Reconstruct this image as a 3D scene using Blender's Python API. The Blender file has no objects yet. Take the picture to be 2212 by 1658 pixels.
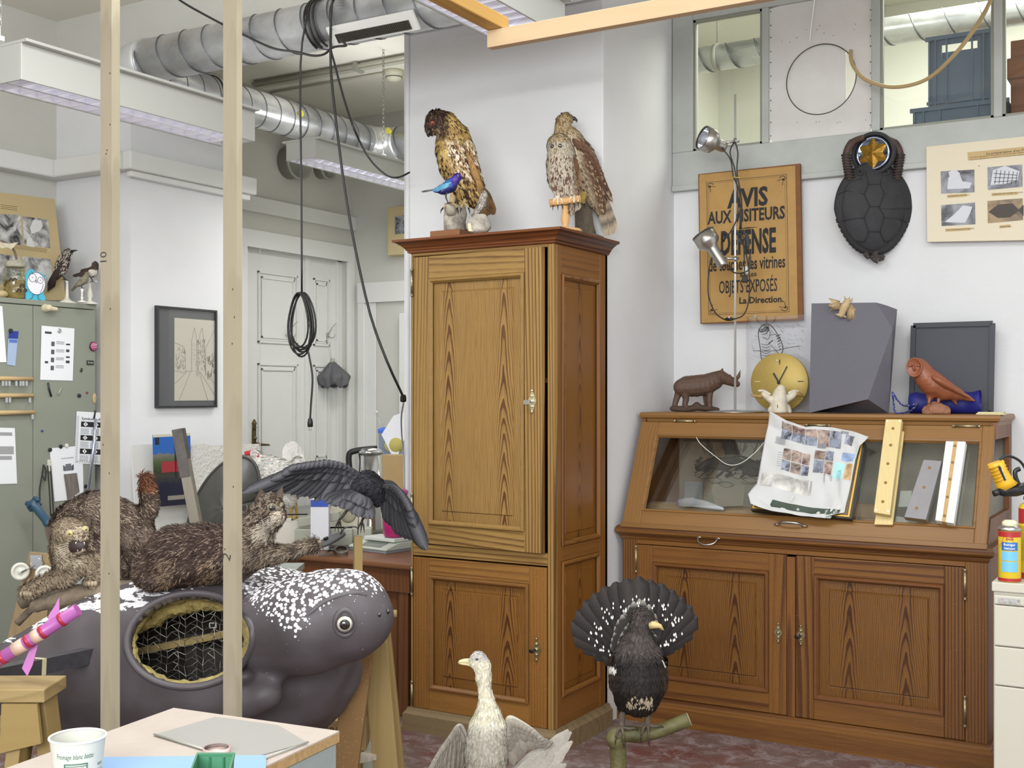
import bpy,bmesh,math,random
import numpy as np
from mathutils import Vector,Matrix,Quaternion
from math import sin,cos,pi,radians,atan2,sqrt,exp
random.seed(7);NR=np.random.default_rng(11)
C=bpy.context.scene.collection
S=bpy.context.scene
# ---- camera
FPX=2533.0;YAW=radians(30.53);CZ=1.5;V0=852.0;U0=1106.0
cd=bpy.data.cameras.new('camera');cam=bpy.data.objects.new('camera',cd);C.objects.link(cam)
cam.location=(0,0,CZ);cam.rotation_euler=(pi/2,0,YAW)
cd.sensor_width=36;cd.lens=FPX/2212*36;cd.shift_y=(V0-829)/2212;cd.clip_start=.05
S.camera=cam
# ---- world, view
S.view_settings.view_transform='Standard';S.view_settings.look='None'
S.view_settings.gamma=1;S.view_settings.use_curve_mapping=False
S.view_settings.exposure=0.74
w=bpy.data.worlds.new('daylight');S.world=w;w.use_nodes=True
w.node_tree.nodes['Background'].inputs[0].default_value=(.93,.96,1,1)
w.node_tree.nodes['Background'].inputs[1].default_value=.62
def area(name,loc,rot,sx,sy,power,col=(1,1,1)):
 l=bpy.data.lights.new(name,'AREA');l.shape='RECTANGLE';l.size=sx;l.size_y=sy
 l.energy=power;l.color=col
 o=bpy.data.objects.new(name,l);C.objects.link(o);o.location=loc;o.rotation_euler=rot
 return o
# large fill light added behind the camera, not a window, and the ceiling fittings
area('rear_fill_light',(.1,-1.9,2.5),(radians(74),0,radians(24)),3.2,1.6,150,(.95,.975,1))
area('fitting_light',(-2.0,2.4,3.3),(0,0,0),1.6,.5,42,(.95,.98,1))
area('fitting_light',(.6,2.6,3.4),(0,0,0),1.6,.5,30,(.95,.98,1))
area('fitting_light',(-4.2,3.2,2.62),(0,0,0),.3,1.8,9)
area('fitting_light',(-4.3,6.0,2.75),(0,0,0),.3,1.4,14)
area('lamp_top_light',(-4.3,5.7,2.95),(pi,0,0),.2,1.3,3.5)
area('lamp_top_light',(-3.82,3.3,2.83),(pi,0,0),.2,1.1,5)
area('back_room_light',(0.0,7.6,4.5),(0,0,0),3.5,2.2,165,(1,1,.96))
# ---- camera-space measuring
Fv=Vector((-sin(YAW),cos(YAW),0));Rv=Vector((cos(YAW),sin(YAW),0));Uv=Vector((0,0,1))
def ray(u,v):return Fv+Rv*((u-U0)/FPX)+Uv*((V0-v)/FPX)
def at(u,v,d):return Vector((0,0,CZ))+ray(u,v)*d
def onz(u,v,z):return at(u,v,(z-CZ)/ray(u,v).z)
def onx(u,v,x):return at(u,v,x/ray(u,v).x)
def ony(u,v,y):return at(u,v,y/ray(u,v).y)
def H(h,k=1.0):
 h=h.lstrip('#');r=[int(h[i:i+2],16)/255 for i in(0,2,4)]
 return tuple((c/12.92 if c<=.04045 else((c+.055)/1.055)**2.4)*k for c in r)
# ---- mesh builder
def V(*a):return Vector(a)
def frame(z,x=None):
 z=Vector(z).normalized()
 x=Vector(x)if x is not None else(V(0,0,1)if abs(z.z)<.9 else V(1,0,0))
 x=(x-z*x.dot(z)).normalized();y=z.cross(x)
 return Matrix((x,y,z)).transposed()
class MB:
 def __init__(s):s.v=[];s.f=[];s.m=[];s.c=[];s.sm=[];s.col=(1,1,1);s.mi=0;s.smooth=True;s.uv=None
 def V(s,p):s.v.append(tuple(p));s.c.append(s.col);return len(s.v)-1
 def F(s,*i,m=None,sm=None):s.f.append(i);s.m.append(s.mi if m is None else m);s.sm.append(s.smooth if sm is None else sm)
 def box(s,c,sz,R=None,m=None):
  c=Vector(c);h=[x/2 for x in sz];R=R or Matrix.Identity(3);k=[]
  for x in(-1,1):
   for y in(-1,1):
    for z in(-1,1):k.append(s.V(c+R@V(x*h[0],y*h[1],z*h[2])))
  for q in((0,1,3,2),(4,6,7,5),(0,4,5,1),(2,3,7,6),(0,2,6,4),(1,5,7,3)):s.F(*[k[i]for i in q],m=m,sm=False)
  return s
 def bb(s,a,b,m=None):
  return s.box([(a[i]+b[i])/2 for i in range(3)],[abs(b[i]-a[i])for i in range(3)],m=m)
 def bar(s,p,q,w,h,up=None,m=None):
  p=Vector(p);q=Vector(q);M=frame(q-p,up);return s.box((p+q)/2,(h,w,(q-p).length),M,m=m)
 def rings(s,R,closed=False,cap=True,m=None,sm=None):
  n=len(R[0]);ids=[[s.V(p)for p in r]for r in R]
  L=len(ids)
  for a in range(L if closed else L-1):
   b=(a+1)%L
   for i in range(n):j=(i+1)%n;s.F(ids[a][i],ids[a][j],ids[b][j],ids[b][i],m=m,sm=sm)
  if cap and not closed:s.F(*ids[0][::-1],m=m,sm=False);s.F(*ids[-1],m=m,sm=False)
  return s
 def tube(s,P,r,n=8,closed=False,flat=None,cap=True,m=None):
  P=[Vector(p)for p in P];L=len(P);rr=r if hasattr(r,'__len__')else[r]*L
  rings=[];x=None
  for i in range(L):
   a=P[i-1]if(i>0 or closed)else P[i];b=P[(i+1)%L]if(i<L-1 or closed)else P[i]
   t=(b-a)
   if t.length<1e-9:t=V(0,0,1)
   M=frame(t,x);x=M.col[0].copy()
   f=flat or 1
   rings.append([P[i]+M.col[0]*(cos(2*pi*k/n)*rr[i])+M.col[1]*(sin(2*pi*k/n)*rr[i]*f)for k in range(n)])
  return s.rings(rings,closed,cap,m)
 def cyl(s,p,q,r,r2=None,n=20,m=None):
  p=Vector(p);q=Vector(q);M=frame(q-p);r2=r if r2 is None else r2
  return s.rings([[o+M@V(cos(2*pi*k/n)*a,sin(2*pi*k/n)*a,0)for k in range(n)]for o,a in((p,r),(q,r2))],m=m)
 def lathe(s,o,prof,axis=(0,0,1),n=24,m=None,cap=True):
  o=Vector(o);M=frame(axis)
  return s.rings([[o+M@V(cos(2*pi*k/n)*r,sin(2*pi*k/n)*r,z)for k in range(n)]for r,z in prof],cap=cap,m=m)
 def ell(s,c,r,R=None,n=12,m=None):
  c=Vector(c);R=R or Matrix.Identity(3);r=r if hasattr(r,'__len__')else(r,r,r);rg=[]
  for i in range(n+1):
   a=-pi/2+pi*(i+.0)/n;ca=max(cos(a),.02)
   rg.append([c+R@V(cos(2*pi*k/(n*2))*ca*r[0],sin(2*pi*k/(n*2))*ca*r[1],sin(a)*r[2])for k in range(n*2)])
  return s.rings(rg,m=m)
 def prism(s,pts,o,X,Y,t,m=None,ms=None):
  """flat outline pts (x,y) at o with axes X,Y, thickness vector t"""
  o=Vector(o);X=Vector(X);Y=Vector(Y);t=Vector(t)
  a=[s.V(o+X*x+Y*y)for x,y in pts];b=[s.V(o+X*x+Y*y+t)for x,y in pts];n=len(pts)
  s.F(*a,m=m,sm=False);s.F(*b[::-1],m=m,sm=False)
  for i in range(n):j=(i+1)%n;s.F(a[j],a[i],b[i],b[j],m=ms if ms is not None else m,sm=False)
  return s
 def grid(s,fn,nu,nv,m=None,closeu=False):
  I=[[s.V(fn(i/nu,j/nv))for j in range(nv+1)]for i in range(nu+1)]
  for i in range(nu):
   for j in range(nv):s.F(I[i][j],I[i+1][j],I[i+1][j+1],I[i][j+1],m=m)
  return s
 def quad(s,a,b,c,d,m=None):s.F(*[s.V(p)for p in(a,b,c,d)],m=m,sm=False);return s
 def add(s,verts,faces,cols,m=0,sm=True):
  o=len(s.v);s.v.extend(map(tuple,verts));s.c.extend(map(tuple,cols))
  for f in faces:s.f.append(tuple(int(i)+o for i in f));s.m.append(m);s.sm.append(sm)
 def build(s,name,mats,parent=None,loc=None,bevel=0,**kw):
  if not isinstance(mats,(list,tuple)):mats=[mats]
  off=np.zeros(3)
  if parent is not None:off=np.array(PO[parent.name])
  elif loc is not None:off=np.array(loc)
  me=bpy.data.meshes.new(name)
  me.from_pydata((np.array(s.v)-off).tolist()if s.v else[],[],s.f)
  me.polygons.foreach_set('material_index',s.m);me.polygons.foreach_set('use_smooth',s.sm)
  if any(c!=(1,1,1)for c in s.c):
   at_=me.color_attributes.new('Col','FLOAT_COLOR','POINT')
   cc=np.ones((len(s.c),4),np.float32);cc[:,:3]=s.c;at_.data.foreach_set('color',cc.ravel())
  for m in mats:me.materials.append(m)
  me.update()
  o=bpy.data.objects.new(name,me);C.objects.link(o)
  if parent is not None:o.parent=parent;PO[o.name]=tuple(PO[parent.name])
  else:o.location=tuple(off);PO[o.name]=tuple(off)
  if bevel:
   b=o.modifiers.new('bevel','BEVEL');b.width=bevel;b.segments=2;b.limit_method='ANGLE';b.angle_limit=radians(50)
  for k,v in kw.items():o[k]=v
  return o
PO={}
def thing(name,label,cat,loc,group=None):
 o=bpy.data.objects.new(name,None);C.objects.link(o);o.location=tuple(loc);o.empty_display_size=.05
 PO[o.name]=tuple(loc);o['label']=label;o['category']=cat
 if group:o['group']=group
 return o
def tag(o,label,cat,group=None):
 o['label']=label;o['category']=cat
 if group:o['group']=group
 return o
def struct(name,mb,m,**kw):
 o=mb.build(name,m,**kw);o['kind']='structure';return o
# ---- materials
def nm(name):
 m=bpy.data.materials.new(name);m.use_nodes=True;nt=m.node_tree
 return m,nt,nt.nodes['Principled BSDF']
class N:
 def __init__(s,nt):s.nt=nt
 def __call__(s,t,ins=None,**kw):
  n=s.nt.nodes.new(t)
  for k,v in kw.items():setattr(n,k,v)
  for k,v in(ins or{}).items():
   if hasattr(v,'is_output'):s.nt.links.new(v,n.inputs[k])
   else:n.inputs[k].default_value=v
  return n
 def math(s,op,a,b=0.0,c=None,clamp=False):
  n=s.nt.nodes.new('ShaderNodeMath');n.operation=op;n.use_clamp=clamp
  for i,v in enumerate((a,b)if c is None else(a,b,c)):
   if hasattr(v,'is_output'):s.nt.links.new(v,n.inputs[i])
   else:n.inputs[i].default_value=v
  return n.outputs[0]
 def mix(s,f,a,b,bl='MIX'):
  n=s.nt.nodes.new('ShaderNodeMix');n.data_type='RGBA';n.blend_type=bl
  for i,v in((0,f),(6,a),(7,b)):
   if hasattr(v,'is_output'):s.nt.links.new(v,n.inputs[i])
   else:n.inputs[i].default_value=v if i==0 else(tuple(v)+(1,))[:4]
  return n.outputs[2]
 def coord(s,kind='Object',scale=(1,1,1),loc=(0,0,0),rot=(0,0,0)):
  t=s('ShaderNodeTexCoord');mp=s('ShaderNodeMapping',{'Vector':t.outputs[kind],'Scale':scale,'Location':loc,'Rotation':rot})
  return mp.outputs[0]
 def noise(s,vec,scale=5,det=3,rough=.5,dist=0):
  return s('ShaderNodeTexNoise',{'Vector':vec,'Scale':scale,'Detail':det,'Roughness':rough,'Distortion':dist})
 def ramp(s,f,stops,interp='LINEAR'):
  n=s('ShaderNodeValToRGB',{'Fac':f});cr=n.color_ramp;cr.interpolation=interp
  while len(cr.elements)<len(stops):cr.elements.new(.5)
  for e,(p,c)in zip(cr.elements,stops):e.position=p;e.color=(c,c,c,1)if not hasattr(c,'__len__')else tuple(c)+(1,)
  return n.outputs[0]
 def bump(s,h,strength=.3,dist=.01):
  return s('ShaderNodeBump',{'Height':h,'Strength':strength,'Distance':dist}).outputs[0]
MC={}
def mat(col,rough=.5,metal=0,var=0,vs=8,bump=0,bs=60,spec=.5,name='surface',trans=0,emit=0,key=None,stretch=(1,1,1),coat=0,alpha=1):
 """plain painted / plastic / metal surface with optional mottling and bump"""
 k=key or(col,rough,metal,var,vs,bump,bs,spec,trans,emit,stretch,coat,alpha)
 if k in MC:return MC[k]
 c=H(col)if isinstance(col,str)else col
 m,nt,b=nm(name);n=N(nt);b.inputs['Roughness'].default_value=rough;b.inputs['Metallic'].default_value=metal
 b.inputs['Specular IOR Level'].default_value=spec
 b.inputs['Base Color'].default_value=tuple(c)+(1,)
 if coat:b.inputs['Coat Weight'].default_value=coat
 if alpha<1:b.inputs['Alpha'].default_value=alpha
 if trans:b.inputs['Transmission Weight'].default_value=trans
 if emit:b.inputs['Emission Color'].default_value=tuple(c)+(1,);b.inputs['Emission Strength'].default_value=emit
 if var or bump:
  co=n.coord('Object',stretch)
  if var:
   t=n.noise(co,vs,5,.6);f=n.ramp(t.outputs[0],[(.3,0),(.7,1)])
   nt.links.new(n.mix(f,tuple(x*(1-var)for x in c),tuple(min(1,x*(1+var*.6))for x in c)),b.inputs['Base Color'])
  if bump:
   t=n.noise(co,bs,4,.6);nt.links.new(n.bump(t.outputs[0],bump,.01),b.inputs['Normal'])
 MC[k]=m;return m
def wood(name,light,dark,flame=0,freq=34,grain='Z',contrast=1,rough=.45,gen=False,dust=0,size=(1,1,1),fl=.05,bumpk=.15):
 """softwood: elongated flame rings and fine fibre streaks along the grain axis"""
 m,nt,b=nm(name);n=N(nt)
 if gen:
  co=n.coord('Generated',size,tuple(-x/2 for x in size))
 else:co=n.coord('Object')
 sp=n('ShaderNodeSeparateXYZ',{0:co});ax={'X':0,'Y':1,'Z':2}[grain];ot=[i for i in(0,1,2)if i!=ax]
 L=sp.outputs[ax];A,B=sp.outputs[ot[0]],sp.outputs[ot[1]]
 if gen=='s':A,B=B,A
 oi=n('ShaderNodeObjectInfo').outputs['Random']
 if flame:
  A=n.math('SUBTRACT',n.math('ABSOLUTE',A if ot[0]==0 or gen is True else A),flame)
 Ls=n.math('MULTIPLY',L,fl)
 v1=n('ShaderNodeCombineXYZ',{0:A,1:B,2:Ls}).outputs[0]
 vo=n('ShaderNodeVectorMath',{0:v1,1:n('ShaderNodeCombineXYZ',{0:0.0,1:0.0,2:n.math('MULTIPLY',oi,3)}).outputs[0]},operation='ADD').outputs[0]
 wz=n.noise(vo,7 if not gen else 5,3,.45).outputs[0]
 rr=n.math('SQRT',n.math('ADD',n.math('ADD',n.math('MULTIPLY',A,A),n.math('MULTIPLY',B,n.math('MULTIPLY',B,.3))),n.math('MULTIPLY',Ls,Ls)))
 ph=n.math('ADD',n.math('MULTIPLY',rr,freq),n.math('MULTIPLY',wz,3.2 if not gen else 2.2))
 if flame:
  A2=n.math('MULTIPLY',A,A);ph=n.math('ADD',n.math('ADD',n.math('DIVIDE',n.math('MULTIPLY',A2,3000.0),n.math('ADD',1.0,n.math('MULTIPLY',n.math('ABSOLUTE',A),22.0))),n.math('MULTIPLY',L,9.0)),n.math('MULTIPLY',n.noise(n('ShaderNodeVectorMath',{0:co,1:(9.0,9.0,2.2)if ax==2 else(2.2,9,9)},operation='MULTIPLY').outputs[0],1,3,.5).outputs[0],4.0))
 fr=n.math('FRACT',ph)
 ring=n.ramp(fr,[(0,.05),(.5,.2),(.84,1),(.93,.85),(1,.05)])
 fine=n.noise(n('ShaderNodeVectorMath',{0:co,1:tuple(6.0 if i==ax else 260.0 for i in range(3))},operation='MULTIPLY').outputs[0],1,3,.6).outputs[0]
 if flame:wt=n.math('ADD',n.math('MULTIPLY',n.math('POWER',2.718,n.math('MULTIPLY',n.math('MULTIPLY',A,A),-1/(.026**2))),.85),.48)
 else:wt=n.math('ADD',.25,n.math('MULTIPLY',n.ramp(n.noise(vo,4,1).outputs[0],[(.42,0),(.62,1)]),.75))
 f=n.math('MULTIPLY',n.math('ADD',n.math('MULTIPLY',ring,wt),n.math('MULTIPLY',n.math('SUBTRACT',fine,.5),.9)),contrast,clamp=True)
 big=n.noise(co,2.2,2,.5).outputs[0]
 lc=H(light);dc=H(dark)
 c=n.mix(f,lc,dc)
 c=n.mix(n.ramp(big,[(.35,0),(.75,.35)]),c,tuple((x+y)/2 for x,y in zip(lc,dc)))
 if dust:
  dn=n.noise(co,140,3,.7).outputs[0]
  c=n.mix(n.ramp(dn,[(.6,0),(.75,dust)]),c,H('c9b48c'))
 nt.links.new(c,b.inputs['Base Color']);b.inputs['Roughness'].default_value=rough
 b.inputs['Specular IOR Level'].default_value=.35
 nt.links.new(n.bump(f,bumpk,.002),b.inputs['Normal'])
 return m
def colmat(name='plumage',rough=.75,streak=0,bump=.0,bs=200,sheen=0,dark=.55,spec=.3,sc=60):
 """uses the Col attribute (pigment), broken up with noise"""
 m,nt,b=nm(name);n=N(nt)
 a=n('ShaderNodeVertexColor',layer_name='Col').outputs[0]
 co=n.coord('Object');t=n.noise(co,sc,4,.7).outputs[0]
 if streak:a=n.mix(n.ramp(t,[(.38,streak),(.62,0)]),a,n.mix(1,a,(dark,)*3,'MULTIPLY'))
 nt.links.new(a,b.inputs['Base Color']);b.inputs['Roughness'].default_value=rough;b.inputs['Specular IOR Level'].default_value=spec
 if bump:nt.links.new(n.bump(n.noise(co,bs,3,.6).outputs[0],bump,.004),b.inputs['Normal'])
 return m
def glass(name='glass',col=(1,1,1),a=.12,rough=.02):
 """thin pane: mostly clear, a little mirror"""
 m,nt,b=nm(name);n=N(nt);nt.nodes.remove(b);out=nt.nodes['Material Output']
 tr=n('ShaderNodeBsdfTransparent',{'Color':tuple(col)+(1,)});gl=n('ShaderNodeBsdfGlossy',{'Roughness':rough})
 fz=n.math('POWER',n('ShaderNodeLayerWeight',{0:.5}).outputs['Facing'],4.0);f=n.math('ADD',n.math('MULTIPLY',fz,.8),.02+a*.3,clamp=True)
 mx=n('ShaderNodeMixShader',{0:f,1:tr.outputs[0],2:gl.outputs[0]});nt.links.new(mx.outputs[0],out.inputs[0]);return m
def text(name,body,m,parent,o,X,Y,h,width=None,extr=.0006,bold=0,align='CENTER',shear=0,sp=1.0):
 """lettering lying in the plane X,Y at o; h = cap height, width = squeeze to this width"""
 cu=bpy.data.curves.new(name,'FONT');cu.body=body;cu.size=1;cu.align_x='LEFT';cu.offset=bold;cu.resolution_u=2;cu.shear=shear;cu.space_character=sp
 t=bpy.data.objects.new(name,cu);C.objects.link(t)
 dg=bpy.context.evaluated_depsgraph_get();me=bpy.data.meshes.new_from_object(t.evaluated_get(dg));C.objects.unlink(t);bpy.data.objects.remove(t)
 n=len(me.vertices);co=np.zeros(n*3);me.vertices.foreach_get('co',co);co=co.reshape(-1,3)
 if n==0:return None
 mn=co.min(0);mx=co.max(0);k=h/.69
 kx=k if width is None else width/(mx[0]-mn[0])
 x=(co[:,0]-mn[0])*kx;wd=(mx[0]-mn[0])*kx
 if align=='CENTER':x-=wd/2
 elif align=='RIGHT':x-=wd
 X=np.array(Vector(X).normalized());Y=np.array(Vector(Y).normalized());Z=np.cross(X,Y)
 P=np.array(Vector(o))+x[:,None]*X+(co[:,1]*k)[:,None]*Y+Z*extr
 if parent is not None:P=P-np.array(PO[parent.name])
 me.vertices.foreach_set('co',P.ravel());me.materials.clear();me.materials.append(m);me.update()
 ob=bpy.data.objects.new(name,me);C.objects.link(ob)
 if parent is not None:ob.parent=parent;PO[ob.name]=PO[parent.name]
 return ob
def organic(blobs,voxel,smooth=6):
 """union of tapered limbs -> one continuous skin. blobs: list of (points, radii[, flat]) -> verts, faces"""
 b=MB()
 for bl in blobs:
  P,r=bl[0],bl[1]
  P=[Vector(p)for p in P];r=list(r)if hasattr(r,'__len__')else[r]*len(P)
  fl=bl[2]if len(bl)>2 else None
  if len(P)==1:b.ell(P[0],r[0]if fl is None else tuple(r[0]*x for x in fl),bl[3]if len(bl)>3 else None,10);continue
  Q=[];q=[]
  for i in range(len(P)-1):
   st=max(2,int((P[i+1]-P[i]).length/(min(r[i],r[i+1])*.5))+1)
   for k in range(st):t=k/st;Q.append(P[i].lerp(P[i+1],t));q.append(r[i]+(r[i+1]-r[i])*(t*t*(3-2*t)))
  Q.append(P[-1]);q.append(r[-1])
  for c,rad in zip(Q,q):b.ell(c,(rad,)*3 if fl is None else tuple(rad*x for x in fl),bl[3]if len(bl)>3 else None,7)
 me=bpy.data.meshes.new('t');me.from_pydata(b.v,[],b.f);o=bpy.data.objects.new('t',me);C.objects.link(o)
 md=o.modifiers.new('r','REMESH');md.mode='VOXEL';md.voxel_size=voxel
 sm=o.modifiers.new('s','SMOOTH');sm.factor=.5;sm.iterations=smooth
 dg=bpy.context.evaluated_depsgraph_get();m2=bpy.data.meshes.new_from_object(o.evaluated_get(dg))
 n=len(m2.vertices);co=np.zeros(n*3);m2.vertices.foreach_get('co',co);co=co.reshape(-1,3)
 fs=[tuple(p.vertices)for p in m2.polygons]
 C.objects.unlink(o);bpy.data.objects.remove(o);bpy.data.meshes.remove(me);bpy.data.meshes.remove(m2)
 return co,fs
def plume(mb,co,fs,n,length,width,flow,color,lift=.15,jit=.25,cj=.12,mask=None,m=0):
 """small feathers / hair tufts laid over a skin, following flow, each with its own pigment"""
 A=np.array([f[:4]if len(f)==4 else(f[0],f[1],f[2],f[2])for f in fs]);p0,p1,p2,p3=(co[A[:,i]]for i in range(4))
 nr=np.cross(p2-p0,p3-p1);nr2=np.cross(p1-p0,p2-p0);l=np.linalg.norm(nr,axis=1);bad=l<1e-12;nr[bad]=nr2[bad];ar=np.linalg.norm(nr,axis=1)+1e-12;nr=nr/ar[:,None]
 idx=NR.choice(len(A),n,p=ar/ar.sum());u=NR.random(n)[:,None];v=NR.random(n)[:,None]
 P=(p0[idx]*(1-u)+p1[idx]*u)*(1-v)+(p3[idx]*(1-u)+p2[idx]*u)*v;nn=nr[idx]
 if mask is not None:k=mask(P);P=P[k];nn=nn[k];n=len(P)
 fl=flow(P);fl=fl+NR.normal(0,jit,fl.shape);fl-=nn*(fl*nn).sum(1)[:,None];fl/=np.linalg.norm(fl,axis=1)[:,None]+1e-9
 d=fl+nn*lift;d/=np.linalg.norm(d,axis=1)[:,None];sd=np.cross(d,nn)
 L=(length(P)if callable(length)else np.full(n,length))*NR.uniform(.7,1.25,n);W=(width(P)if callable(width)else np.full(n,width))*NR.uniform(.8,1.2,n)
 L=L[:,None];W=W[:,None];c=color(P)*(1+NR.normal(0,cj,(n,1)))
 c=np.clip(c,0.002,1)
 b=P+nn*.0008
 vs=np.stack([b-sd*W*.35,b+sd*W*.35,b+d*L*.6+sd*W*.5,b+d*L,b+d*L*.6-sd*W*.5],1).reshape(-1,3)
 cc=np.repeat(c,5,0)
 i=np.arange(n)*5;o=len(mb.v)
 mb.v.extend(map(tuple,vs.tolist()));mb.c.extend(map(tuple,cc.tolist()))
 for k in(i+o).tolist():mb.f.append((k,k+1,k+2,k+3,k+4));mb.m.append(m);mb.sm.append(False)
def feather(mb,p,d,up,L,W,c1,c2=None,tip=None,bend=0,n=7,shaft=None,barred=0,pointed=.5,edge=1.0,camber=.035):
 """one vane feather: root p, direction d, face normal up"""
 p=Vector(p);d=Vector(d).normalized();up=Vector(up);up=(up-d*up.dot(d)).normalized();s=d.cross(up)
 rows=[]
 for i in range(n+1):
  t=i/n;ww=W*.5*(min(1,.25+3*t))*(1 if t<1-pointed*.6 else sqrt(max(0.02,1-((t-1+pointed*.6)/(pointed*.6))**2)))
  c=p+d*L*t-up*bend*L*t*t
  col=c1 if c2 is None else tuple(a+(b-a)*t for a,b in zip(c1,c2))
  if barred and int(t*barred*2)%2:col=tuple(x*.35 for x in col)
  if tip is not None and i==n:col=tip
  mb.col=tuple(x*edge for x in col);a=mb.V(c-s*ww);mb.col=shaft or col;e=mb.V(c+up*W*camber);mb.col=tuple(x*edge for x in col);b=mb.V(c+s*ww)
  rows.append((a,e,b))
 for q,r in zip(rows,rows[1:]):mb.F(q[0],q[1],r[1],r[0]);mb.F(q[1],q[2],r[2],r[1])
 mb.col=(1,1,1)
def smooth_path(P,k=6,closed=False):
 P=[Vector(p)for p in P];n=len(P);out=[]
 for i in range(n if closed else n-1):
  a=P[(i-1)%n]if(closed or i>0)else P[i];b=P[i];c=P[(i+1)%n];d=P[(i+2)%n]if(closed or i<n-2)else P[i+1]
  for j in range(k):
   t=j/k;out.append(.5*((2*b)+(c-a)*t+(2*a-5*b+4*c-d)*t*t+(3*b-a-3*c+d)*t**3))
 if not closed:out.append(P[-1])
 return out
# ==== THE ROOM
WALL=mat('dcdcdc',.85,var=.03,vs=3,bump=.12,bs=35,spec=.2,name='wall_paint')
WALLG=mat('c6c5bd',.85,var=.04,vs=3,bump=.1,bs=35,spec=.2,name='old_wall_paint_shaded')  # older greener paint, also darkened to put the left side's shade into colour
CEILM=mat('dedbd0',.9,var=.03,vs=2,spec=.1,name='ceiling_paint')
TRIM=mat('dadad6',.5,var=.02,name='trim_paint')
def floor_mat():
 m,nt,b=nm('painted_floor');n=N(nt);co=n.coord('Object')
 a=n.noise(co,1.6,5,.65).outputs[0];d=n.noise(co,11,6,.75,.6).outputs[0];e=n.noise(co,60,3,.7).outputs[0]
 c=n.mix(n.ramp(a,[(.46,0),(.66,1)]),H('6c5a54'),H('66352e'))
 c=n.mix(n.ramp(d,[(.47,0),(.66,.9)]),c,H('96898a'))
 c=n.mix(n.ramp(e,[(.66,0),(.72,.6)]),c,H('c9c2ba'))
 v=n('ShaderNodeTexVoronoi',{'Vector':co,'Scale':16.0});c=n.mix(n.ramp(v.outputs['Distance'],[(.03,.7),(.06,0)]),c,H('d8d0c6'))
 nt.links.new(c,b.inputs['Base Color']);b.inputs['Roughness'].default_value=.55
 nt.links.new(n.bump(d,.2,.003),b.inputs['Normal']);return m
CEIL=3.6
b=MB();b.bb((-6,-2.2,-.1),(3,10,0));struct('floor',b,floor_mat())
b=MB();b.bb((-6,-2.2,CEIL),(3,7.3,CEIL+.1));b.bb((-2.36,4.39,3.3),(3,5.65,CEIL));
b=MB();b.bb((-6,-2.2,CEIL),(3,5.65,CEIL+.1));b.bb((-6,5.65,CEIL),(-3.2,7.3,CEIL+.1));struct('ceiling',b,CEILM)
b=MB();b.bb((-5.7,4.39,3.3),(-2.36,4.75,CEIL));struct('trim_9',b,WALLG)
b=MB();b.bb((-5.75,-2.2,0),(-5.57,5.86,CEIL));b.bb((-5.75,5.86,2.62),(-5.57,7.0,CEIL));b.bb((-5.75,7.0,0),(-5.57,7.25,CEIL));b.bb((-5.76,5.8,0),(-5.71,7.05,2.7));struct('wall_left',b,WALLG)
b=MB();b.bb((-5.57,4.39,0),(-4.97,5.24,3.3));struct('wall_chimney_breast',b,WALL)
b=MB();b.bb((-5.57,7.06,0),(-3.0,7.25,CEIL));struct('wall_end',b,WALLG)
b=MB();b.bb((-3.477,4.82,0),(-2.36,5.82,CEIL));b.cyl((-3.45,4.815,0),(-3.45,4.815,3.6),.012,n=10);struct('wall_pillar',b,WALL,bevel=.006)
# wall behind the display desk, with the interior window in its upper part
b=MB();b.bb((-2.36,5.65,0),(3,5.8,2.6));b.bb((-2.36,5.65,3.55),(3,5.8,4.6));struct('wall_back',b,WALL)
b=MB();b.bb((-2.362,4.83,0),(-2.345,4.98,.16));struct('baseboard_pillar',b,TRIM)
GREY=mat('b1b4ae',.5,var=.08,vs=7,bump=.1,bs=20,name='grey_green_paint')
SEAL=mat('8f9083',.6,name='old_bead')
b=MB();yf=5.62
zb=2.563;zp=2.742;X0=-2.357
b.bb((X0,yf,zb),(1.6,5.7,zp));b.bb((X0,yf,zp),(-2.245,5.7,3.6));b.bb((-2.245,yf,3.41),(1.6,5.7,3.6))
for xa,xb in((-1.882,-1.847),(-1.349,-1.31),(-.811,-.774),(-.26,-.22),(.3,.34)):b.bb((xa,yf,zp),(xb,5.7,3.41))
b.bb((X0,yf-.012,zb-.02),(1.6,yf+.02,zb+.008))
win=b.build('window_1',GREY,bevel=.004);win['kind']='structure'
GL=glass('window_glass',(.97,.99,.96),.05)
for xa,xb in((-2.245,-1.882),(-1.31,-.811),(-.774,-.26)):
 p=MB();p.bb((xa,5.655,zp),(xb,5.659,3.41));p.build('pane',GL,win)
 p=MB()
 for q in((xa,zp,xb,zp+.012),(xa,3.398,xb,3.41),(xa,zp,xa+.012,3.41),(xb-.012,zp,xb,3.41)):p.bb((q[0],5.632,q[1]),(q[2],5.655,q[3]))
 p.build('bead',SEAL,win)
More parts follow.
